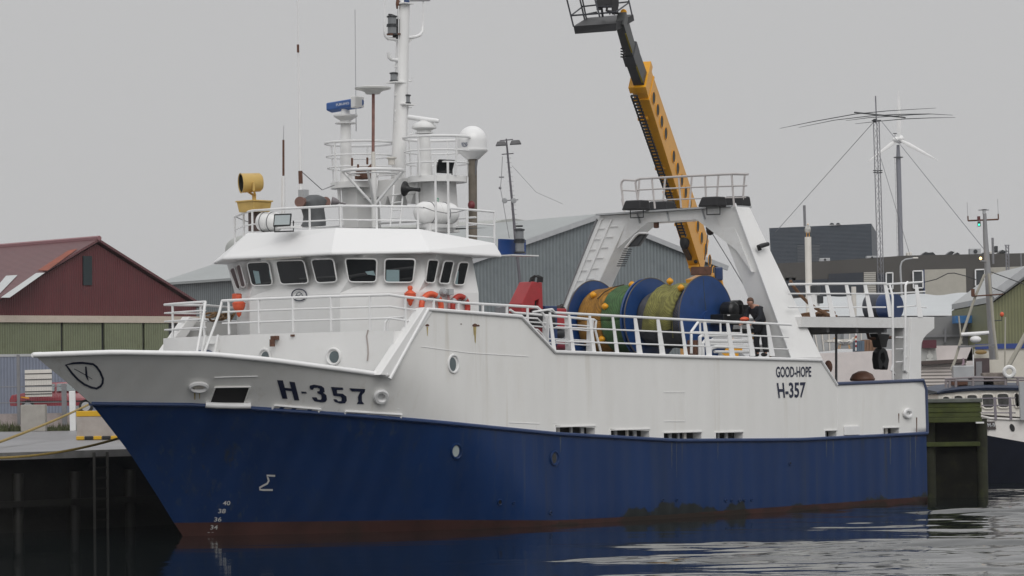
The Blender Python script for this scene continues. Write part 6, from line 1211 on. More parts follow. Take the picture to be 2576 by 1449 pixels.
m_ = MB(); p = gb(*cL_(282, 650), 136.4); p[2] = QZ; p2 = gb(*cL_(282, 470), 136.4); m_.box((p + p2) / 2 + V(0, .3, 0), (1.05, .6, p2[2] - p[2])); single(m_, 'concrete_block', 'small upright pale concrete block in the grass', 'block', mat('pale_concrete', (.36, .34, .31), .8, var=.1, dirt=(.2, .18, .15), dirt_amt=.5), p, bevel=.02)
yp = 136.; m_ = MB(); p, q = gb(*cL_(628, 668), yp), gb(*cL_(620, 352), yp); p[2] = QZ; m_.bar(p, q, .25, .25, (0, 1, 0)); single(m_, 'white_post', 'white painted post standing on the quay beside the yellow topped block', 'post', WHITE2, p, bevel=.02)
yq = GZ(*cL_(860, 772), QZ)[1] ; p0 = GZ(*cL_(665, 770), QZ); pw = G(*cL_(845, 525), yq)
zt_ = G(*cL_(700, 525), yq)[2]; zy = G(*cL_(700, 572), yq)[2]
x0 = G(*cL_(655, 700), yq)[0]; x1 = x0 + 3.2
bb = thing('barrier_block', 'pale concrete block with yellow top and black yellow foot behind the bow', 'concrete block', (x0 + 1.6, yq, QZ))
m_ = MB(); m_.box(V((x0 + x1) / 2, yq + .9, (QZ + zy) / 2), (x1 - x0, 1.6, zy - QZ)); m_.build('block', mat('beige_concrete', (.40, .36, .33), .7, var=.08, dirt=(.25, .2, .17), dirt_amt=.5), bb, bevel=.02)
m_ = MB(); m_.box(V((x0 + x1) / 2, yq + .9, (zt_ + zy) / 2 + .002), (x1 - x0 + .03, 1.63, zt_ - zy)); m_.build('yellow_top', mat('safety_yellow', (.62, .36, .01), .5, var=.08), bb, bevel=.015)
for i in range(11):
    m_ = MB(); m_.box(V(x0 + .12 + i * .29, yq + .07, QZ + .07), (.27, .1, .12)); m_.build('hazard_segment', bpy.data.materials['safety_yellow'] if i % 2 == 0 else BLACK, bb, bevel=.02)
# mooring ropes from the bow to the quay
YR = mat('yellow_rope', (.34, .24, .07), .8, var=.3, vs=30, bump=.5, bs=60)
def sagrope(p, q, sag, r, label, nm='mooring_rope'):
    p, q = np.array(p), np.array(q); P = [p + (q - p) * f + V(0, 0, -sag * 4 * f * (1 - f)) for f in np.linspace(0, 1, 24)]; m_ = MB(); m_.tube(P, r, 8); return single(m_, nm, label, 'rope', YR, (p + q) / 2, group='mooring ropes', smooth=True)
hw = lambda u, v: (lambda s_: ORG + EA * s_[0] + ET * s_[1] + V(0, 0, s_[2]))(T(u, v, -.3))
sagrope(G(283, 986, 135.6), G(-60, 1133, 86), .12, .04, 'upper yellow mooring rope running from the bow to the left')
sagrope(G(436, 1052, 83.0), G(-80, 1152, 77), .30, .032, 'lower yellow mooring rope sagging across the quay edge')

# ================================================================ grey shed, barrel roof, lamp post
shed_w = corrugated('grey_blue_sheet', (.18, .205, .215), .55, 'X', .04, .5, ang=-.63, dirt=(.10, .12, .14), dirt_amt=.5)
shed_l = corrugated('grey_blue_sheet_side', (.19, .215, .225), .55, 'X', .04, .5, ang=.94)
shr = mat('grey_roof_sheet', (.34, .36, .36), .5, var=.06, vs=.4, dirt=(.28, .29, .28), dirt_amt=.4)
shd = thing('storage_shed', 'large grey blue corrugated shed with a pale roof behind the trawler', 'shed', V(-2.9, 200, 2.8))
C0 = V(-2.9, 200, 0); ew = V(.81, .586, 0); elg = V(-.591, .806, 0); w2 = 10.4; zae, zap = 11.65, 14.75
def S_(x, l, z): return C0 + ew * x + elg * l + V(0, 0, z)
m_ = MB(); m_.quad(S_(0, 0, 2.5), S_(2 * w2, 0, 2.5), S_(2 * w2, 0, zae), S_(w2, 0, zap), S_(0, 0, zae)); m_.build('gable_wall', shed_w, shd)
m_ = MB(); m_.quad(S_(0, 0, 2.5), S_(0, 38, 2.5), S_(0, 38, zae), S_(0, 0, zae)); m_.build('side_wall', shed_l, shd)
m_ = MB(); m_.quad(S_(2 * w2, 0, 2.5), S_(2 * w2, 38, 2.5), S_(2 * w2, 38, zae), S_(2 * w2, 0, zae)); m_.quad(S_(0, 38, 2.5), S_(2 * w2, 38, 2.5), S_(2 * w2, 38, zae), S_(w2, 38, zap), S_(0, 38, zae)); m_.build('back_wall', shed_w, shd)
m_ = MB()
for s_ in (-1, 1):
    e_ = [S_(w2, -.2, zap), S_(w2 + s_ * (w2 + .4), -.2, zae - .12), S_(w2 + s_ * (w2 + .4), 38.3, zae - .12), S_(w2, 38.3, zap)]; m_.hexa([p + V(0, 0, .02) for p in e_], [p + V(0, 0, .2) for p in e_])
m_.build('roof', shr, shd)
m_ = MB()
for s_ in (-1, 1): m_.bar(S_(w2, -.26, zap + .02), S_(w2 + s_ * (w2 + .4), -.26, zae - .1), .12, .32)
m_.build('verge_trim', LGREY, shd)
m_ = MB(); m_.quad(S_(8.2, -.05, 2.6), S_(9.6, -.05, 2.6), S_(9.6, -.05, 5.2), S_(8.2, -.05, 5.2)); m_.build('shed_door', LGREY, shd)
m_ = MB(); cx = G(1289, 560, 250); R3 = 9; hgt = G(1289, 550.5, 250)[2]
prof = [(R3 * math.cos(g), 3.2 * math.sin(g)) for g in np.linspace(0, PI, 25)]; b_ = hgt - 3.2
m_.loft([[V(cx[0] + x * .25 + (0 if k == 0 else -22), 250 + 0 * x + k * 18, b_ + z * .38 - (1.0 if k else 0) * 0 + 1.98) for x, z in prof] for k in (0, 1)]); m_.add([V(cx[0] + x * .25, 250, b_ + z * .38 + 1.98) for x, z in prof], [tuple(range(25))]); m_.quad(V(cx[0] - 2.25, 250, 2.6), V(cx[0] + 2.25, 250, 2.6), V(cx[0] + 2.25, 250, b_ + 2), V(cx[0] - 2.25, 250, b_ + 2)); m_.quad(V(cx[0] - 2.25, 250, 2.6), V(cx[0] - 24.25, 268, 2.6), V(cx[0] - 24.25, 268, b_ + 2), V(cx[0] - 2.25, 250, b_ + 2))
bh = thing('arched_hall', 'pale arched roof hall seen beyond the grey shed roof', 'hall', V(cx[0], 250, 2.8)); m_.build('arched_roof', mat('arched_sheet', (.40, .41, .39), .5, var=.08), bh, smooth=True)
YL = 190.
cl4 = K(1950, 500, .3236); l4 = lambda x, y, d=0: G(*cl4(x, y), YL + d)
lp = thing('lamp_post', 'tall rusty floodlight post with two lamp heads behind the wheelhouse', 'lamp post', V(l4(345, 1400)[0] + .5, YL, 2.8))
PMt = mat('post_grey', (.12, .115, .13), .6, var=.2)
m_ = MB(); m_.tube([V(l4(345, 1400)[0] + .9, YL, 2.8), l4(345, 1400), l4(300, 900), l4(250, 370), l4(232, 170)], [.10, .09, .07, .06, .045], 10); m_.build('pole', PMt, lp, smooth=True)
m_ = MB(); m_.bar(l4(150, 195), l4(315, 178), .06, .06); m_.bar(l4(175, 363), l4(322, 352), .06, .06); m_.bar(l4(180, 935), l4(380, 925), .05, .05); m_.build('cross_arm', PMt, lp)
for x0, x1, y in ((98, 240, 240), (272, 420, 225)):
    m_ = MB(); p, q = l4(x0, y, -.2), l4(x1, y - 8, -.2); c = (p + q) / 2; h = (q - p) / 2; m_.hexa([c + h * 1.0 * i + V(0, j * .25, -.10) for i, j in ((-1, -1), (1, -1), (1, 1), (-1, 1))], [c + h * .65 * i + V(0, j * .15, .16) for i, j in ((-1, -1), (1, -1), (1, 1), (-1, 1))]); m_.build('lamp_head', mat('lamp_head_grey', (.08, .08, .085), .5, var=.2) if x0 < 200 else bpy.data.materials['lamp_head_grey'], lp, bevel=.04)
for x in (212, 325): m_ = MB(); p = l4(x, 935, -.2); m_.lathe(p, (-.2, -1, -.2), [(0, 0), (.13, .02), (.17, .0), (.16, -.06), (.06, -.12), (0, -.12)], 18); m_.build('round_lamp', LGREY, lp, smooth=True)
m_ = MB()
for y in range(405, 1340, 58): m_.bar(l4(235 + (y - 400) * .1 - 12 * ((y // 58) % 2), y), l4(290 + (y - 400) * .1, y + 4), .018, .018)
m_.build('climbing_step', PMt, lp)
m_ = MB(); m_.tube([l4(185, 390), l4(172, 640), l4(160, 780), l4(178, 880), l4(200, 1000), l4(270, 1400)], .018, 5); m_.tube([l4(300, 500), l4(600, 830), l4(927, 975)], .014, 4); m_.box(l4(173, 645), (.3, .06, .08)); m_.sphere(l4(155, 778), .09, 6); m_.build('hanging_cable', GREYM, lp)

# ================================================================ office block, tent, antenna tower, wind turbine
c3 = K(3000, 800, .4255)
YO = 262.; g3 = lambda x, y, d=YO: G(*c3(x, y), d)
db = thing('office_tower', 'dark slate clad box rising over the long grey building', 'building', V(g3(660, 500)[0], YO, 2.8))
q = [g3(180, 264), g3(1140, 222), g3(1150, 640), g3(200, 640)]; m_ = MB(); m_.prism([V(p[0], YO, p[2]) for p in q], V(2, 14, 0)); m_.build('cladding', corrugated('slate_cladding', (.05, .062, .08), .22, 'Z', .008, .5), db)
m_ = MB(); m_.quad(*[g3(x, y, YO - .1) for x, y in ((445, 420), (655, 415), (655, 600), (445, 600))]); m_.build('louvre', corrugated('louvre', (.07, .08, .095), .25, 'Z', .01, .5), db)
for x in (770, 828): m_ = MB(); m_.cyl(g3(x, 232), g3(x, 215), .22, .1); m_.build('roof_vent', DGREY, db)
YG = 235.; gg = lambda x, y, d=YG: G(*c3(x, y), d)
ob = thing('long_building', 'long grey brown office building with pale panels and white framed windows', 'building', V(gg(1500, 700)[0], YG, 2.8))
BW = mat('grey_brown_render', (.085, .08, .075), .8, var=.08, vs=.3)
m_ = MB(); m_.prism([gg(170, 600), gg(700, 575), gg(1460, 522), gg(2700, 497), gg(2700, 1000), gg(170, 1000)], V(0, 12, 0)); m_.build('wall', BW, ob)
def panel(pts, nm, m, d=.08): m_ = MB(); m_.prism([gg(x, y, YG - d) for x, y in pts], V(0, .1, 0)); return m_.build(nm, m, ob)
CRM = mat('cream_panel', (.42, .40, .35), .7, var=.05)
panel([(1638, 655), (2028, 645), (2034, 900), (1642, 900)], 'cream_panel', CRM); panel([(2240, 635), (2640, 622), (2640, 890), (2240, 890)], 'cream_panel', CRM); panel([(1070, 680), (1182, 677), (1186, 900), (1070, 900)], 'cream_panel', corrugated('cream_louvre', (.36, .345, .31), .3, 'Z', .02))
BLG = mat('blue_dark_glazing', (.03, .036, .048), .3); panel([(740, 695), (1066, 680), (1070, 900), (740, 900)], 'glazing', BLG); panel([(1192, 690), (1275, 690), (1275, 900), (1192, 900)], 'glazing', BLG); panel([(300, 760), (735, 740), (735, 900), (300, 900)], 'glazing', BLG)
panel([(1628, 655), (1640, 655), (1644, 900), (1632, 900)], 'blue_trim', DKBLUE, .12)
for pts in ([(1280, 685), (1342, 683), (1342, 835), (1280, 835)], [(1532, 668), (1622, 665), (1626, 825), (1536, 828)], [(2118, 655), (2205, 652), (2210, 806), (2120, 808)]):
    w = panel(pts, 'window', mat('office_glass', (.05, .055, .06), .15) if 'office_glass' not in bpy.data.materials else bpy.data.materials['office_glass'], .12)
    m_ = MB()
    for i in range(4): m_.bar(gg(*pts[i], YG - .16), gg(*pts[(i + 1) % 4], YG - .16), .09, .09, (0, 1, 0))
    m_.build('window_frame', RAIL, w)
for x0, y0, x1, y1, m in ((660, 545, 755, 575, LGREY), (1100, 525, 1200, 550, LGREY), (2070, 455, 2175, 510, LGREY), (330, 725, 435, 775, LGREY), (1480, 490, 1525, 525, OFFWH), (2310, 430, 2335, 490, DGREY), (2260, 480, 2300, 505, OFFWH)):
    m_ = MB(); p, q = gg(x0, y0, YG - .2), gg(x1, y1, YG - .2); m_.box((p + q) / 2 + V(0, .6, 0), (abs(q[0] - p[0]), .8, abs(q[2] - p[2]))); o = m_.build('roof_unit', m, ob, bevel=.03)
    if m is LGREY: m_ = MB(); c = (p + q) / 2 - V(-abs(q[0] - p[0]) * .0, -.18, 0); m_.cyl(c, c - V(0, .03, 0), abs(q[2] - p[2]) * .34, n=18); m_.build('fan_grille', DGREY, o)
for pts in ([(1850, 512), (1890, 480), (1925, 488), (1900, 515)], [(1925, 510), (1950, 492), (1975, 508), (1960, 515)], [(1610, 520), (1650, 488), (1680, 495), (1720, 490), (1745, 515)], [(2340, 495), (2372, 468), (2420, 485), (2410, 498)], [(2180, 505), (2205, 490), (2225, 500)]): m_ = MB(); m_.prism([gg(x, y, YG + 2) for x, y in pts], V(0, 1.5, 0)); m_.build('roof_cowl', DGREY, ob)
for x, y0, y1, r in ((510, 50, 245, .10), (2280, 355, 600, .09), (2545, 500, 640, .06)): m_ = MB(); m_.tube([G(*c3(x + 6, y1), YG - 1), G(*c3(x, y0), YG - 1)], r, 6); m_.build('roof_aerial', GREYM, ob)
# white tarpaulin tent
YT = 190.; gt = lambda x, y, d=YT: G(*c3(x, y), d)
tn = thing('storage_tent', 'white scalloped tarpaulin tent in front of the long building', 'tent', V(gt(1500, 1000)[0], YT, 2.8))
pk = [(330, 935), (760, 905), (1010, 885), (1250, 905), (1440, 893), (1650, 882), (1870, 884), (2070, 872), (2270, 895)]
rows = []
for f in np.linspace(0, 1, 8):
    row = []
    for i in range(len(pk) - 1):
        for k in range(8):
            s_ = k / 8; x = pk[i][0] * (1 - s_) + pk[i + 1][0] * s_; y = pk[i][1] * (1 - s_) + pk[i + 1][1] * s_ + 14 * math.sin(PI * s_) * (1 if i % 2 else -.4); y = y * f + (1095 + (x - 330) * -.008) * (1 - f) ; p = gt(x, y, YT + 9 * f ** 1.2 ); row.append(p + V(0, -.35 * math.sin(PI * s_), 0))
    rows.append(row)
m_ = MB(); m_.loft(rows); m_.build('tarpaulin', mat('white_tarpaulin', (.52, .54, .55), .6, var=.05, vs=.5, bump=.3, bs=1), tn, smooth=True)
m_ = MB(); m_.quad(gt(330, 1095), gt(2290, 1085), gt(2290, 1400), gt(330, 1400)); m_.build('tent_wall', mat('tent_grey_wall', (.26, .265, .27), .7, var=.12, vs=.6), tn)  # even grey wall, darker than the tarpaulin above
# grey sheds and stacked goods below the tent
YS = 160.; gs = lambda x, y, d=YS: G(*c3(x, y), d)
gsd = thing('grey_shack', 'grey wall with blue awning under the white tent', 'shack', V(gs(1950, 1200)[0], YS, 2.6))
m_ = MB(); m_.prism([gs(1725, 1100), gs(2260, 1090), gs(2260, 1400), gs(1610, 1400), gs(1610, 1290), gs(1725, 1200)], V(0, 3, 0)); m_.build('wall', mat('mid_grey_wall', (.22, .22, .22), .8, var=.1, vs=.5), gsd)
m_ = MB(); p, q = gs(1915, 1090, YS - .8), gs(2240, 1155, YS - .8); m_.box((p + q) / 2, (q[0] - p[0], 1.2, abs(q[2] - p[2]))); m_.build('awning', mat('bright_blue', (.035, .15, .36), .5), gsd)
m_ = MB(); m_.prism([gs(x, y, YS - .1) for x, y in ((2080, 1170), (2230, 1165), (2230, 1230), (2080, 1235))], V(0, .08, 0)); m_.build('window', LGREY, gsd)
for x in (1835, 2070): m_ = MB(); m_.bar(gs(x, 1200, YS - .15), gs(x, 1340, YS - .15), .12, .1); m_.build('wall_post', GREYM, gsd)
m_ = MB(); m_.bar(gs(1630, 1280, YS - .15), gs(2240, 1268, YS - .15), .1, .1); m_.build('wall_rail', GREYM, gsd)
YW = 135.
gw = lambda x, y, d=YW: G(*c3(x, y), d)
cw = thing('clapboard_house', 'white clapboard house with dark roof edge beyond the stern', 'house', V(gw(1750, 1500)[0], YW, 2.1))
k3b = K(3600, 1450, .1926); gk = lambda x, y, d=YW: G(*k3b(x, y), d)
m_ = MB(); pts = [k3b(-900, 60), k3b(430, 20), k3b(1370, -28), k3b(1370, 1300), k3b(-900, 1300)]; m_.prism([G(*p, YW) for p in pts], V(0, 5, 0)); m_.build('clapboard_wall', corrugated('white_clapboard', (.55, .50, .47), .28, 'Z', .05, .6), cw)
m_ = MB(); m_.bar(G(*k3b(420, 10), YW - .1), G(*k3b(1370, -40), YW - .1), .3, .16); m_.build('eave_board', mat('dark_brown_trim', (.08, .06, .055), .7), cw)
m_ = MB(); m_.box(gk(680, 612, YW - .05), (.45, .1, .2)); m_.build('wall_vent', DGREY, cw)
k3u = K(3600, 1200, .1926); gu = lambda x, y, d=YW + 1: G(*k3u(x, y), d)
m_ = MB(); m_.prism([gu(x, y) for x, y in ((740, 950), (1500, 940), (1510, 1260), (770, 1285))], V(0, .3, 0)); m_.build('upper_wall', mat('pinkish_white', (.60, .555, .545), .6, var=.05), cw)
m_ = MB(); m_.prism([gu(x, y) for x, y in ((1490, 980), (1510, 980), (1520, 1900), (1370, 1900), (1370, 1260))], V(0, .3, 0)); m_.build('upper_wall', bpy.data.materials['pinkish_white'], cw)
m_ = MB(); m_.prism([gu(x, y, YW + .8) for x, y in ((430, 965), (735, 950), (775, 1290), (430, 1310))], V(0, .2, 0)); o = m_.build('picture_panel', mat('grey_panel', (.36, .37, .36), .6, var=.12, vs=2), cw)
m_ = MB(); fl_ = lambda u, v: G(u, v, YW + .76)
m_.add([fl_(*k3u(x, y)) for x, y in ((600, 1020), (635, 1060), (640, 1100), (680, 1140), (690, 1190), (640, 1215), (715, 1240), (705, 1265), (545, 1268), (540, 1235), (600, 1215), (560, 1195), (555, 1150), (590, 1110), (585, 1060))], [tuple(range(15))]); m_.build('seated_figure', mat('pale_relief', (.50, .51, .49), .7, var=.3, vs=4), o)
m_ = MB(); m_.box((gu(450, 870) + gu(720, 965)) / 2 - V(0, .3, 0), (gu(725, 870)[0] - gu(440, 870)[0], .3, .34)); m_.build('sign_box', mat('maroon_sign', (.10, .022, .035), .6), cw)
# white wall and stacked goods seen under the aft platform
ww = thing('white_wall', 'plain white wall seen under the aft platform of the trawler', 'wall', V(G(2170, 960, 128)[0], 128, 2.1))
m_ = MB(); m_.prism([G(u, v, 128) for u, v in ((2060, 889), (2290, 879), (2290, 1010), (2060, 1010))], V(0, .4, 0)); m_.build('wall', mat('pinkish_plaster', (.72, .67, .66), .7, var=.06), ww)
kk = lambda x, y, d=131.: G(*k1(x, y), d)
for pts, nm, lab, m, cat in (([(560, 985), (1040, 950), (1040, 1290), (640, 1330)], 'container', 'grey container with pale uprights behind the white wall', LGREY, 'container'), ([(1180, 950), (1580, 930), (1580, 1130), (1180, 1130)], 'container', 'light grey container under the middle of the aft platform', LGREY, 'container'), ([(1400, 1130), (1535, 1130), (1535, 1310), (1400, 1310)], 'crate', 'blue grey plastic crate stack behind the white wall', mat('blue_grey_plastic', (.13, .18, .24), .6), 'crate'), ([(1535, 1110), (1740, 1110), (1740, 1310), (1535, 1310)], 'crate', 'brown wooden crate beside the blue grey crate', mat('brown_wood', (.24, .14, .09), .8, var=.2), 'crate'), ([(900, 1110), (1285, 1100), (1285, 1150), (900, 1150)], 'bench', 'white bench top behind the white wall', OFFWH, 'bench')):
    m_ = MB(); d = 134. if nm == 'container' else 131.; P = [kk(x, y, d) for x, y in pts]; m_.prism(P, V(0, 1.5, 0))
    root = thing(nm, lab, cat, (P[2] + P[3]) / 2); m_.build('casing', m, root)
    m_ = MB()
    for f in (.25, .5, .75): a_, b_ = P[0] * (1 - f) + P[1] * f, P[3] * (1 - f) + P[2] * f; m_.bar(a_ - V(0, .03, 0), b_ - V(0, .03, 0), .05, .05)
    m_.build('upright', OFFWH if nm == 'container' else m, root)
m_ = MB(); m_.tube([kk(1392, 935), kk(1388, 1300)], .032, 8); pole = single(m_, 'striped_pole', 'red and white striped pole behind the white wall', 'pole', RAIL, kk(1388, 1300))
for y in (960, 1040, 1120, 1200): m_ = MB(); m_.tube([kk(1391, y, 130.97), kk(1390, y + 38, 131)], .0345, 8); o = m_.build('red_band', RED); o.parent = pole; o.location = -Vector([float(c) for c in kk(1388, 1300)])
for x in (1110, 1275): gull(kk(x, 1262, 130.5), (-.8 if x < 1200 else .8, -.5, 0), 'white gull standing behind the wall %s the striped pole' % ('well left of' if x < 1200 else 'just left of'), 1.15, None)
# olive building far right
YE = 152.; ge = lambda x, y, d=YE: G(*c3(x, y), d)
ol = thing('olive_building', 'olive green metal building with white roof edge and blue band at far right', 'building', V(ge(2450, 1300)[0], YE, 2.6))
m_ = MB(); m_.prism([ge(x, y) for x, y in ((2275, 975), (2700, 670), (2700, 1420), (2275, 1420))], V(0, 14, 0)); m_.build('wall', corrugated('olive_sheet', (.185, .19, .10), .3, 'X', .02), ol)
m_ = MB(); m_.bar(ge(2275, 900, YE - .3), ge(2700, 580, YE - .3), .4, .35); m_.build('roof_edge', LGREY, ol)
m_ = MB(); m_.prism([ge(x, y, YE - .05) for x, y in ((2275, 960), (2700, 655), (2700, 590), (2275, 905))], V(0, 14, 0)); m_.build('roof', mat('pale_roof', (.42, .43, .43), .5), ol)
m_ = MB(); m_.prism([ge(x, y, YE - .2) for x, y in ((2120, 1355), (2700, 1345), (2700, 1392), (2120, 1402))], V(0, .2, 0)); m_.build('blue_band', mat('band_blue', (.02, .05, .22), .5), ol)
m_ = MB(); m_.prism([ge(x, y, YE - .1) for x, y in ((2110, 1400), (2700, 1392), (2700, 1900), (2110, 1900))], V(0, .2, 0)); m_.build('cream_wall', mat('cream_wall', (.58, .55, .48), .7, var=.05), ol)
m_ = MB(); m_.prism([G(*k3u(x, y), YE - .35) for x, y in ((1545, 1210), (1855, 1205), (1870, 1800), (1550, 1800))], V(0, .1, 0)); o = m_.build('door', mat('brown_door', (.06, .04, .042), .6, var=.2), ol)
m_ = MB(); m_.prism([G(*k3u(x, y), YE - .4) for x, y in ((1580, 1280), (1700, 1275), (1705, 1800), (1585, 1800))], V(0, .08, 0)); m_.build('door_pane', GREYM, o)
m_ = MB(); m_.sphere(G(*k3u(1680, 1085), YE - .4), .12, 8, (2.4, .5, .9)); m_.build('wall_ornament', mat('bronze', (.25, .16, .05), .5), ol, smooth=True)
# lattice antenna tower
YN = 210.; cN = K(3096, 300); gn = lambda x, y, d=YN: G(*cN(x, y), d)
an = thing('antenna_tower', 'slim lattice tower carrying a wide beam antenna', 'antenna tower', V(gn(1095, 1800)[0], YN, 2.8))
TWM = mat('galvanised', (.20, .20, .22), .5, var=.15)
pt_, pb_ = gn(1054, 470), V(gn(1110, 1900)[0], YN, 2.8); hw_ = .22; zmid = gn(1070, 985)[2]
def tw(f, k): c = pt_ + (pb_ - pt_) * f; g = 2 * PI * k / 3 + .5; return c + V(math.cos(g) * hw_, math.sin(g) * hw_, 0)
for k in range(3): m_ = MB(); m_.tube([tw(0, k), tw(1, k)], .028, 6); m_.build('tower_leg', TWM, an)
nb_ = 44
for k in range(3):
    m_ = MB()
    for i in range(nb_): m_.tube([tw(i / nb_, k), tw((i + 1) / nb_, (k + 1) % 3)] if i % 2 else [tw(i / nb_, (k + 1) % 3), tw((i + 1) / nb_, k)], .012, 4)
    m_.build('lattice_bracing', TWM, an)
for y in (470, 985, 1005): m_ = MB(); c = gn(1050 + (y - 470) * .03, y); m_.torus(c, (0, 0, 1), hw_ * 1.5, .035, 3, 6); m_.build('tower_collar', DGREY, an)
m_ = MB(); m_.tube([gn(1054, 470), gn(1045, 215)], .045, 8); m_.build('antenna_mast', TWM, an)
m_ = MB(); p, q = gn(830, 385, YN - 3.4), gn(1350, 438, YN + 3.0); m_.tube([p, q], .05, 8); m_.build('antenna_boom', DGREY, an)
for pts, d in (([(60, 550), (400, 480), (835, 402), (1160, 370), (1665, 340)], -3.4), ([(255, 540), (620, 465), (1000, 420), (1280, 405), (1600, 400), (1838, 413)], 0), ([(835, 502), (1090, 475), (1345, 452), (1600, 442), (1865, 437)], 3.0), ([(740, 470), (970, 440), (1200, 425), (1450, 408), (1640, 402)], 1.2)):
    m_ = MB(); n_ = len(pts); m_.tube([gn(x, y, YN + d) for x, y in pts], [.012 + .018 * math.sin(PI * i / (n_ - 1)) for i in range(n_)], 6); m_.build('antenna_element', DGREY, an)
m_ = MB(); m_.sphere(gn(1040, 470), .17, 8, (1, 1, .8)); m_.build('rotator', DGREY, an)
def wire(pts, label, r=.02):
    m_ = MB(); m_.tube(pts, r, 4); return single(m_, 'guy_wire', label, 'wire', TWM, pts[-1], group='guy wires of the antenna tower')
wire([gn(1020, 490), G(1950, 585, 250)], 'guy wire slanting down left from the antenna tower to the dark box roof'); wire([gn(1110, 480), G(2486, 640, 172)], 'guy wire slanting down right from the antenna tower top'); wire([gn(1100, 860), G(2290, 645, 212)], 'short guy wire from the middle of the antenna tower')
# small second lattice mast right
m_ = MB(); 
for x in (2405, 2430): m_.tube([gg(x, 425, 225), gg(x + 10, 900, 225)], .05, 5)
for i in range(14): m_.tube([gg(2405 + i * .3, 430 + i * 33, 225), gg(2430 + i * .3, 463 + i * 33, 225)], .03, 4)
m_.bar(gg(2392, 425, 225), gg(2440, 425, 225), .06, .06); single(m_, 'lattice_mast', 'short thin lattice mast before the long building at right', 'mast', TWM, gg(2425, 900, 225))
# street lamp
m_ = MB(); m_.tube([gg(1428, 900, 205), gg(1415, 680, 205), gg(1415, 620, 205), gg(1428, 580, 205), gg(1460, 558, 205), gg(1535, 547, 205)], [.07, .065, .06, .055, .05, .045], 8); sl2 = single(m_, 'street_lamp', 'curved pale street lamp before the long building', 'street lamp', LGREY, gg(1428, 900, 205), smooth=True)
m_ = MB(); p = gg(1555, 545, 205); m_.box(p, (.36, .2, .10)); o = m_.build('lamp_head', OFFWH, bevel=.06); o.parent = sl2; o.location = -sl2.location
# wind turbine
YU = 860.; gu2 = lambda x, y, d=YU: G(*cN(x, y), d)
wt = thing('wind_turbine', 'wind turbine with grey tower and three white blades', 'wind turbine', V(gu2(1320, 2000)[0], YU, 2.8))
tb0, tb1 = V(gu2(1322, 2000)[0], YU, 2.8), gu2(1277, 720); fr_ = lambda y: gu2(1280 + (y - 850) * .027, y)
TWG = mat('turbine_tower_grey', (.19, .195, .225), .5, var=.05)
m_ = MB(); m_.tube([tb0, fr_(850)], [.74, .64], 24); m_.tube([fr_(850), tb1], [.60, .40], 24); m_.build('tower', TWG, wt, smooth=True)
m_ = MB(); m_.lathe(fr_(848), (0, 0, 1), [(0, -.1), (1.3, -.1), (1.3, .12), (0, .12)], 24); m_.build('tower_platform', DGREY, wt)
m_ = MB()
for k in (-.35, .35): m_.tube([fr_(850) + V(-.85 + k * .5, -.4, 0), tb0 + V(-.95 + k * .5, -.4, 0)], .04, 4)
for i in range(40): f = i / 40; c = fr_(850) * (1 - f) + tb0 * f + V(-.85 - .1 * f, -.4, 0); m_.bar(c - V(.18, 0, 0), c + V(.18, 0, 0), .06, .06)
m_.build('tower_ladder', DGREY, wt)
hb_ = gu2(1285, 660, YU - 2.5)
m_ = MB(); m_.sphere(hb_ + V(.35, 2.0, .15), 1.25, 16, (1.05, 1.9, .95)); m_.sphere(hb_ + V(-.9, .2, -.1), .75, 12, (1.1, 1.4, 1)); m_.build('nacelle', WHITE, wt, smooth=True)
m_ = MB(); m_.bar(gu2(1225, 602), gu2(1265, 602), .25, .2); m_.bar(gu2(1245, 602), gu2(1245, 640), .12, .12); m_.build('wind_vane', DGREY, wt)
for x, y in ((1285, 165), (970, 892), (1690, 880)):
    tip = gu2(x, y, YU - 3); d = tip - hb_; L_ = np.linalg.norm(d); d /= L_; pz = V(-d[2], 0, d[0]); m_ = MB()
    def sect(f, ch): c = hb_ + d * L_ * f; return [c + pz * ch * .5 * x_ + V(0, th_ * ch * .22, 0) for x_, th_ in ((-1.1, 0), (-.5, 1), (.5, .7), (.95, 0), (.5, -.5), (-.5, -.7))]
    m_.loft([s_ + [s_[0]] for s_ in (sect(.04, .5), sect(.12, .8), sect(.25, 1.15), sect(.5, .9), sect(.8, .55), sect(1, .1))]); m_.build('blade', WHITE, wt, smooth=True)

# ================================================================ mossy timber dolphin and the small moored boat at right
YD = 99.3; gd = lambda x, y, d=YD: G(*k3b(x, y), d)
MOSS = mat('mossy_timber', (.060, .074, .020), .9, var=.3, vs=2.5, bump=.6, bs=10, dirt=(.11, .135, .015), dirt_amt=1, dirt_scale=1.3)
DTB = mat('dark_wet_timber', (.010, .010, .008), .9, 0, spec=.1, var=.4, vs=2, bump=.4, bs=9, dirt=(.03, .035, .01), dirt_amt=.5)
MOSD = mat('mossy_pile', (.022, .024, .012), .9, var=.4, vs=2.5, bump=.6, bs=10, dirt=(.06, .07, .015), dirt_amt=.9, dirt_scale=1.6)
dl = thing('mooring_dolphin', 'mossy green timber dolphin standing right behind the stern', 'mooring dolphin', V(gd(1150, 1300)[0], YD, 0))
xl, xr = gd(560, 900)[0], gd(1690, 900)[0]; zt1, zb1 = gd(1200, 830)[2], gd(1200, 1245)[2]
for i in range(4):
    z0 = zb1 + (zt1 - zb1) * i / 4; m_ = MB(); m_.box(V((xl + xr) / 2 + .012 * (-1) ** i, YD + .25 + .02 * (i % 2), z0 + (zt1 - zb1) / 8), (xr - xl, .5, (zt1 - zb1) / 4 - .003)); m_.build('fender_beam', MOSS, dl, bevel=.02)
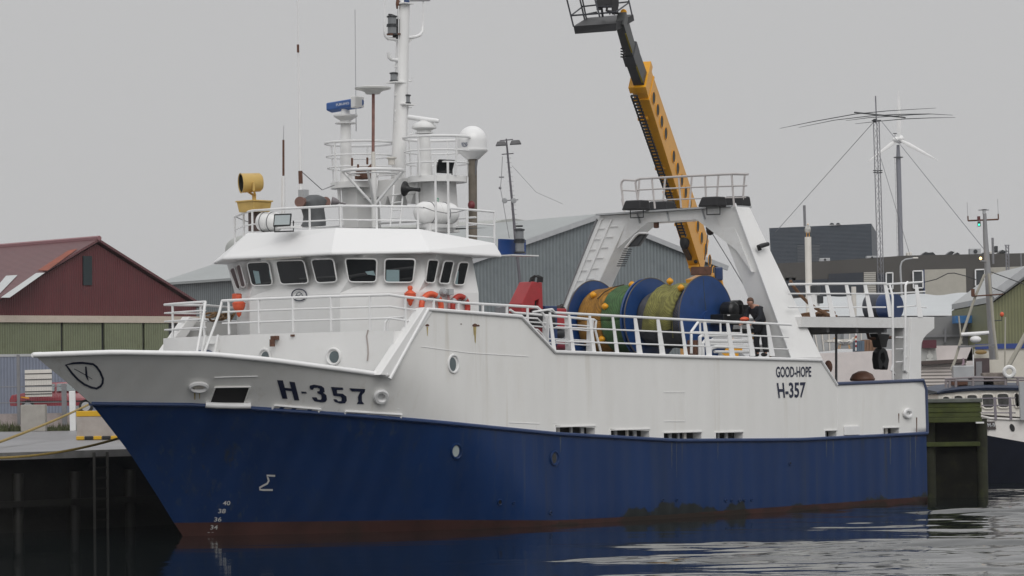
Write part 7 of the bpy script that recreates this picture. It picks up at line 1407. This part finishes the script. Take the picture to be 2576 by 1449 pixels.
m_ = MB(); m_.box(V((xl + xr) / 2, YD + .5, zt1 + .06), (xr - xl + .05, 1.1, .12)); m_.build('cap_beam', mat('grey_weathered_timber', (.13, .14, .125), .8, var=.2, bump=.4, bs=12), dl, bevel=.02)
for x, r in ((xl + .16, .17), (xr + .10, .17)): m_ = MB(); m_.cyl(V(x, YD + .7, -2), V(x, YD + .7, zb1 + .1), r, n=14); m_.build('pile', MOSD, dl, smooth=True)
zl2 = G(2410, 1118, YD)[2]; m_ = MB(); m_.box(V((xl + xr) / 2, YD + .55, zl2), (xr - xl, .3, .14)); m_.build('cross_beam', MOSS, dl, bevel=.02)
m_ = MB(); m_.box(V((xl + xr) / 2 + .03, YD + .85, (zb1 + .05 - 1.6) / 2), (xr - xl + .25, .3, zb1 + .05 + 1.6)); m_.build('back_planking', DTB, dl)
m_ = MB(); m_.box(G(*k3b(1655, 1248), YD - .05), (.25, .15, .05)); m_.build('white_plate', WHITE, dl)
YK = 114.; gk2 = lambda x, y, d=YK: G(*k3b(x, y), d)
bt = thing('moored_boat', 'small white and black boat TM-9 with dark roofed wheelhouse at right', 'boat', V(gk2(2200, 1500)[0], YK, 0))
XB = lambda u, v, d=YK: G(u, v, d)
m_ = MB(); top_ = [XB(2440, 1086, YK + .5), XB(2487, 1096), XB(2576, 1112), XB(2720, 1128)]; m_.loft([[V(p[0], p[1], p[2]) for p in top_], [V(p[0] + .1, p[1] + .15, .6) for p in top_], [V(p[0] + .3, p[1] + .4, -.4) for p in top_]]); m_.build('hull', mat('black_hull', (.008, .011, .022), .6, var=.2, spec=.2), bt, smooth=True)
BWH = mat('boat_white', (.82, .79, .76), .5, var=.06, dirt=(.4, .34, .26), dirt_amt=.3)
m_ = MB(); lo_ = top_; hi_ = [XB(2440, 1040, YK + .5), XB(2490, 1052), XB(2576, 1056), XB(2720, 1060)]; m_.loft([lo_, hi_]); m_.build('bulwark', BWH, bt)
m_ = MB(); m_.tube([p + V(0, -.03, 0) for p in hi_], .04, 6); m_.build('bulwark_rail', BWH, bt)
m_ = MB(); m_.quad(hi_[0], hi_[3], hi_[3] + V(0, 5, 0), hi_[0] + V(0, 5, 0)); m_.build('deck', GREYM, bt)
m_ = MB(); q = [gk2(x, y, YK + .9) for x, y in ((800, 660), (1300, 605), (1700, 585), (2300, 585), (3400, 600), (3400, 1250), (1690, 1250), (800, 1250))]; m_.prism(q, V(0, 3.2, 0)); m_.build('wheelhouse', mat('boat_cream', (.82, .78, .71), .5, var=.05), bt)
for x0, y0, x1, y1 in ((862, 700, 1040, 850), (1098, 680, 1310, 860), (1368, 665, 1612, 880), (1682, 650, 1945, 958), (1998, 640, 2262, 945), (2352, 632, 2490, 940), (2560, 640, 2760, 950)):
    q = rounded([k3b(x0, y0), k3b(x1, y0), k3b(x1 + 15, y1), k3b(x0 + 35, y1)], 10); m_ = MB(); m_.tube([G(u, v, YK + .86) for u, v in q], .03, 6, True); o = m_.build('boat_window', bpy.data.materials['boat_cream'], bt, smooth=True); m_ = MB(); m_.quad(*[G(u, v, YK + .88) for u, v in q]); m_.build('pane', mat('dull_glass', (.06, .06, .058), .12) if 'dull_glass' not in bpy.data.materials else bpy.data.materials['dull_glass'], o)
rf = [(768, 610), (900, 560), (1100, 525), (1400, 495), (1750, 475), (2300, 475), (2700, 480), (3400, 490)]; rl = [(768, 662), (950, 632), (1200, 605), (1500, 585), (1800, 578), (2300, 580), (2700, 590), (3400, 600)]
m_ = MB(); A1 = [gk2(x, y, YK + .78) for x, y in rf]; B1 = [gk2(x, y, YK + .78) for x, y in rl]; A2 = [p + V(0, 4, .12) for p in A1]; m_.loft([B1, [b_ * .45 + a_ * .55 + V(0, -.05, 0) for a_, b_ in zip(A1, B1)], A1, A2]); m_.loft([B1, [p + V(0, 4, 0) for p in B1]]); m_.build('wheelhouse_roof', mat('navy_roof', (.018, .030, .065), .5, var=.15), bt)
m_ = MB()
for y0, y1 in ((740, 735), (890, 890), (1045, 1045)): m_.tube([gk2(1000 if y0 < 800 else 1690, y0 + (20 if y0 < 800 else 0), YK - .05), gk2(2400, y1, YK - .05)], .02, 6)
o = m_.build('boat_railing', mat('purple_grey', (.22, .20, .23), .5), bt)
for x in (1975, 2290): m_ = MB(); m_.bar(gk2(x - 10, 720, YK - .05), gk2(x + 12, 1190, YK - .05), .09, .07, (0, 1, 0)); m_.build('railing_post', bpy.data.materials['purple_grey'], o)
m_ = MB(); m_.bar(gk2(2530, 400, YK - .2), gk2(2560, 1190, YK - .2), .22, .2, (0, 1, 0)); m_.build('boat_stanchion', LGREY, bt)
m_ = MB(); m_.prism([gk2(x, y, YK - .06) for x, y in ((1690, 1225), (1965, 1225), (1998, 1385), (1690, 1390))], V(0, .05, 0)); o = m_.build('name_board', mat('board_brown', (.07, .055, .055), .6), bt)
m_ = MB(); text_on(m_, 'TM-9', *[k3b(*p) for p in ((1745, 1265), (1962, 1255), (1765, 1340), (1978, 1340))], lambda u, v: G(u, v, YK - .075)); m_.build('board_lettering', mat('pale_letters', (.6, .62, .64), .5), o)
m_ = MB(); m_.quad(*[G(*k3b(2330 + 52 * math.cos(g) + 18 * math.sin(g), 1355 + 80 * math.sin(g)), YK - .02) for g in np.linspace(0, 2 * PI, 21)[:-1]]); m_.build('hull_porthole', BLACK, bt)
# boat's mast with its gear
YM = YK + 2.4
BMt = mat('boat_mast_grey', (.30, .30, .31), .5, var=.1); g4 = lambda x, y, d=YM: G(*c3(x, y), d)
m_ = MB(); m_.tube([g4(2285, 1500), g4(2255, 1000), g4(2235, 680), g4(2212, 340), g4(2205, 125)], [.14, .13, .115, .09, .065], 12); mast = m_.build('boat_mast', BMt, bt, smooth=True)
m_ = MB(); m_.tube([g4(2050, 195), g4(2335, 182)], .03, 6); m_.tube([g4(2048, 150), g4(2050, 195)], .025, 6); m_.tube([g4(2333, 130), g4(2335, 182)], .025, 6); m_.build('yard', RUST, mast)
for p, q in (((2040, 20), (2048, 150)), ((2328, -10), (2333, 130))): m_ = MB(); m_.tube([g4(*p), g4(*q)], .01, 5); m_.build('whip_aerial', LGREY, mast)
m_ = MB(); m_.lathe(g4(2200, 118), (0, 0, 1), [(0, -.05), (.07, -.05), (.06, .0), (.05, .1), (.1, .12), (.0, .14)], 14); m_.bar(g4(2148, 95), g4(2245, 94), .06, .05); m_.build('radar', LGREY, mast, smooth=False)
m_ = MB(); m_.box(g4(2150, 175, YM - .2), (.10, .12, .17)); m_.build('signal_lamp', mat('brown_lamp', (.12, .03, .03), .5), mast); 
m_ = MB(); m_.box(g4(2153, 225, YM - .2), (.10, .12, .18)); m_.build('signal_lamp', DGREY, mast)
def glow(name, col, st):
    m = mat(name, col, .3); b = m.node_tree.nodes['Principled BSDF']; b.inputs['Emission Color'].default_value = (*col, 1); b.inputs['Emission Strength'].default_value = st; return m
m_ = MB(); m_.sphere(g4(2153, 232, YM - .30), .035, 8); m_.build('green_light', glow('green_glow', (.05, .9, .5), 2.0), mast)
m_ = MB(); m_.sphere(g4(2167, 548, YM - .3), .05, 8); m_.build('deck_light', glow('amber_glow', (1.0, .62, .25), 3.0), mast)
m_ = MB(); m_.bar(g4(2167, 570, YM - .3), g4(2230, 580), .05, .05); m_.build('lamp_bracket', BMt, mast)
for pts, r in (([(2205, 700), (2120, 900), (2000, 1250), (1930, 1500), (1890, 1600)], .05), ([(2245, 690), (2290, 1200), (2325, 1500)], .055), ([(1962, 1090), (1990, 1350)], .03), ([(2400, 1100), (2395, 1600)], .03), ([(2620, 1210), (2430, 1560)], .09)): m_ = MB(); m_.tube([g4(x, y, YM - .5) for x, y in pts], r, 8); m_.build('mast_stay', mat('stay_cream', (.42, .40, .34), .6) if 'stay_cream' not in bpy.data.materials else bpy.data.materials['stay_cream'], bt)
m_ = MB(); m_.tube([g4(1985, 1265, YM - .6), g4(2245, 1248, YM - .6)], .07, 10); m_.build('radar_bar', RAIL, bt, smooth=True); m_ = MB(); m_.sphere(g4(2120, 1310, YM - .6), .15, 10, (1.4, 1, .85)); m_.build('radar_housing', RAIL, bt, smooth=True); m_ = MB(); m_.bar(g4(1960, 1380, YM - .6), g4(2300, 1362, YM - .6), .12, .07); m_.build('radar_shelf', GREYM, bt)
m_ = MB(); m_.sphere(g4(2368, 1075, YM - .5), .075, 8, (1, 1, 1.2)); m_.build('orange_beacon', ORANGE, bt, smooth=True); m_ = MB(); m_.tube([g4(2368, 1090, YM - .5), g4(2366, 1130, YM - .5), g4(2290, 1135, YM - .5)], .02, 6); m_.build('beacon_bracket', DGREY, bt)
for pts in ([(2250, 670), (2600, 800)], [(2265, 820), (2410, 875)], [(2125, 748), (2030, 715), (1920, 687), (1860, 690), (1750, 745), (1640, 772)]): m_ = MB(); m_.tube([g4(x, y) for x, y in pts], .018, 5); m_.build('rigging_wire', DGREY, bt)
m_ = MB(); m_.tube([g4(2085, 905, YM - .6), g4(2380, 885, YM - .6)], .025, 6); m_.box(g4(2095, 870, YM - .6), (.12, .12, .27)); m_.build('lower_yard', RUST, bt)
m_ = MB()
for y in (330, 375): m_.tube([gk2(930, y + (12 if y < 350 else 0), YK + 1.0), gk2(1500, y - 20 if y < 350 else y + 2, YK + 1.0), gk2(3000, y - 12, YK + 1.0)], .035, 6)
for x in (955, 1030, 1160, 1515, 2190, 2445): m_.tube([gk2(x, 330 + (60 if x < 1100 else 0), YK + 1.0), gk2(x, 520, YK + 1.0)], .05, 6)
m_.build('roof_railing', mat('rail_purple_grey', (.26, .23, .24), .6), bt)
for x, y, w_, h_, m in ((1300, 235, .75, .6, LGREY), (1660, 420, 1.0, .5, GREYM), (1950, 410, .9, .7, mat('brown_gear', (.2, .17, .15), .8, var=.4, vs=8)), (1230, 410, .6, .25, RUST)):
    m_ = MB(); m_.box(gk2(x, y, YK + 1.8), (w_, .5, h_)); m_.build('roof_gear', m, bt, bevel=.04)
m_ = MB(); c = gk2(2268, 190, YK + .9); m_.torus(c, (0, 1, .1), .18, .07, 20, 8); o = m_.build('boat_lifebuoy', WHITE, bt, smooth=True)
m_ = MB(); f0_ = [gk2(x, y, YK + 1.2) for x, y in ((1300, -95), (1330, -90), (1345, 20), (1290, 75), (1275, 60), (1300, 0))]; m_.prism(f0_, V(0, .03, 0)); m_.build('pennant', mat('pennant_cloth', (.35, .25, .3), .8, var=.5, vs=3), bt)
# ================================================================ the thin mist that lies over the harbour
hz = MB(); hz.box((0, 660, 24), (1220, 1600, 53))
o = hz.build('haze', []); o['kind'] = 'stuff'; o['label'] = 'thin grey mist over the harbour'; o['category'] = 'mist'
hm = bpy.data.materials.new('haze'); hm.use_nodes = True; hn = hm.node_tree; hn.nodes.clear()
ho = hn.nodes.new('ShaderNodeOutputMaterial'); hv = hn.nodes.new('ShaderNodeVolumePrincipled'); hv.inputs['Color'].default_value = (.93, .93, .94, 1); hv.inputs['Density'].default_value = .00013; hv.inputs['Anisotropy'].default_value = 0
hn.links.new(hv.outputs[0], ho.inputs['Volume']); o.data.materials.append(hm)
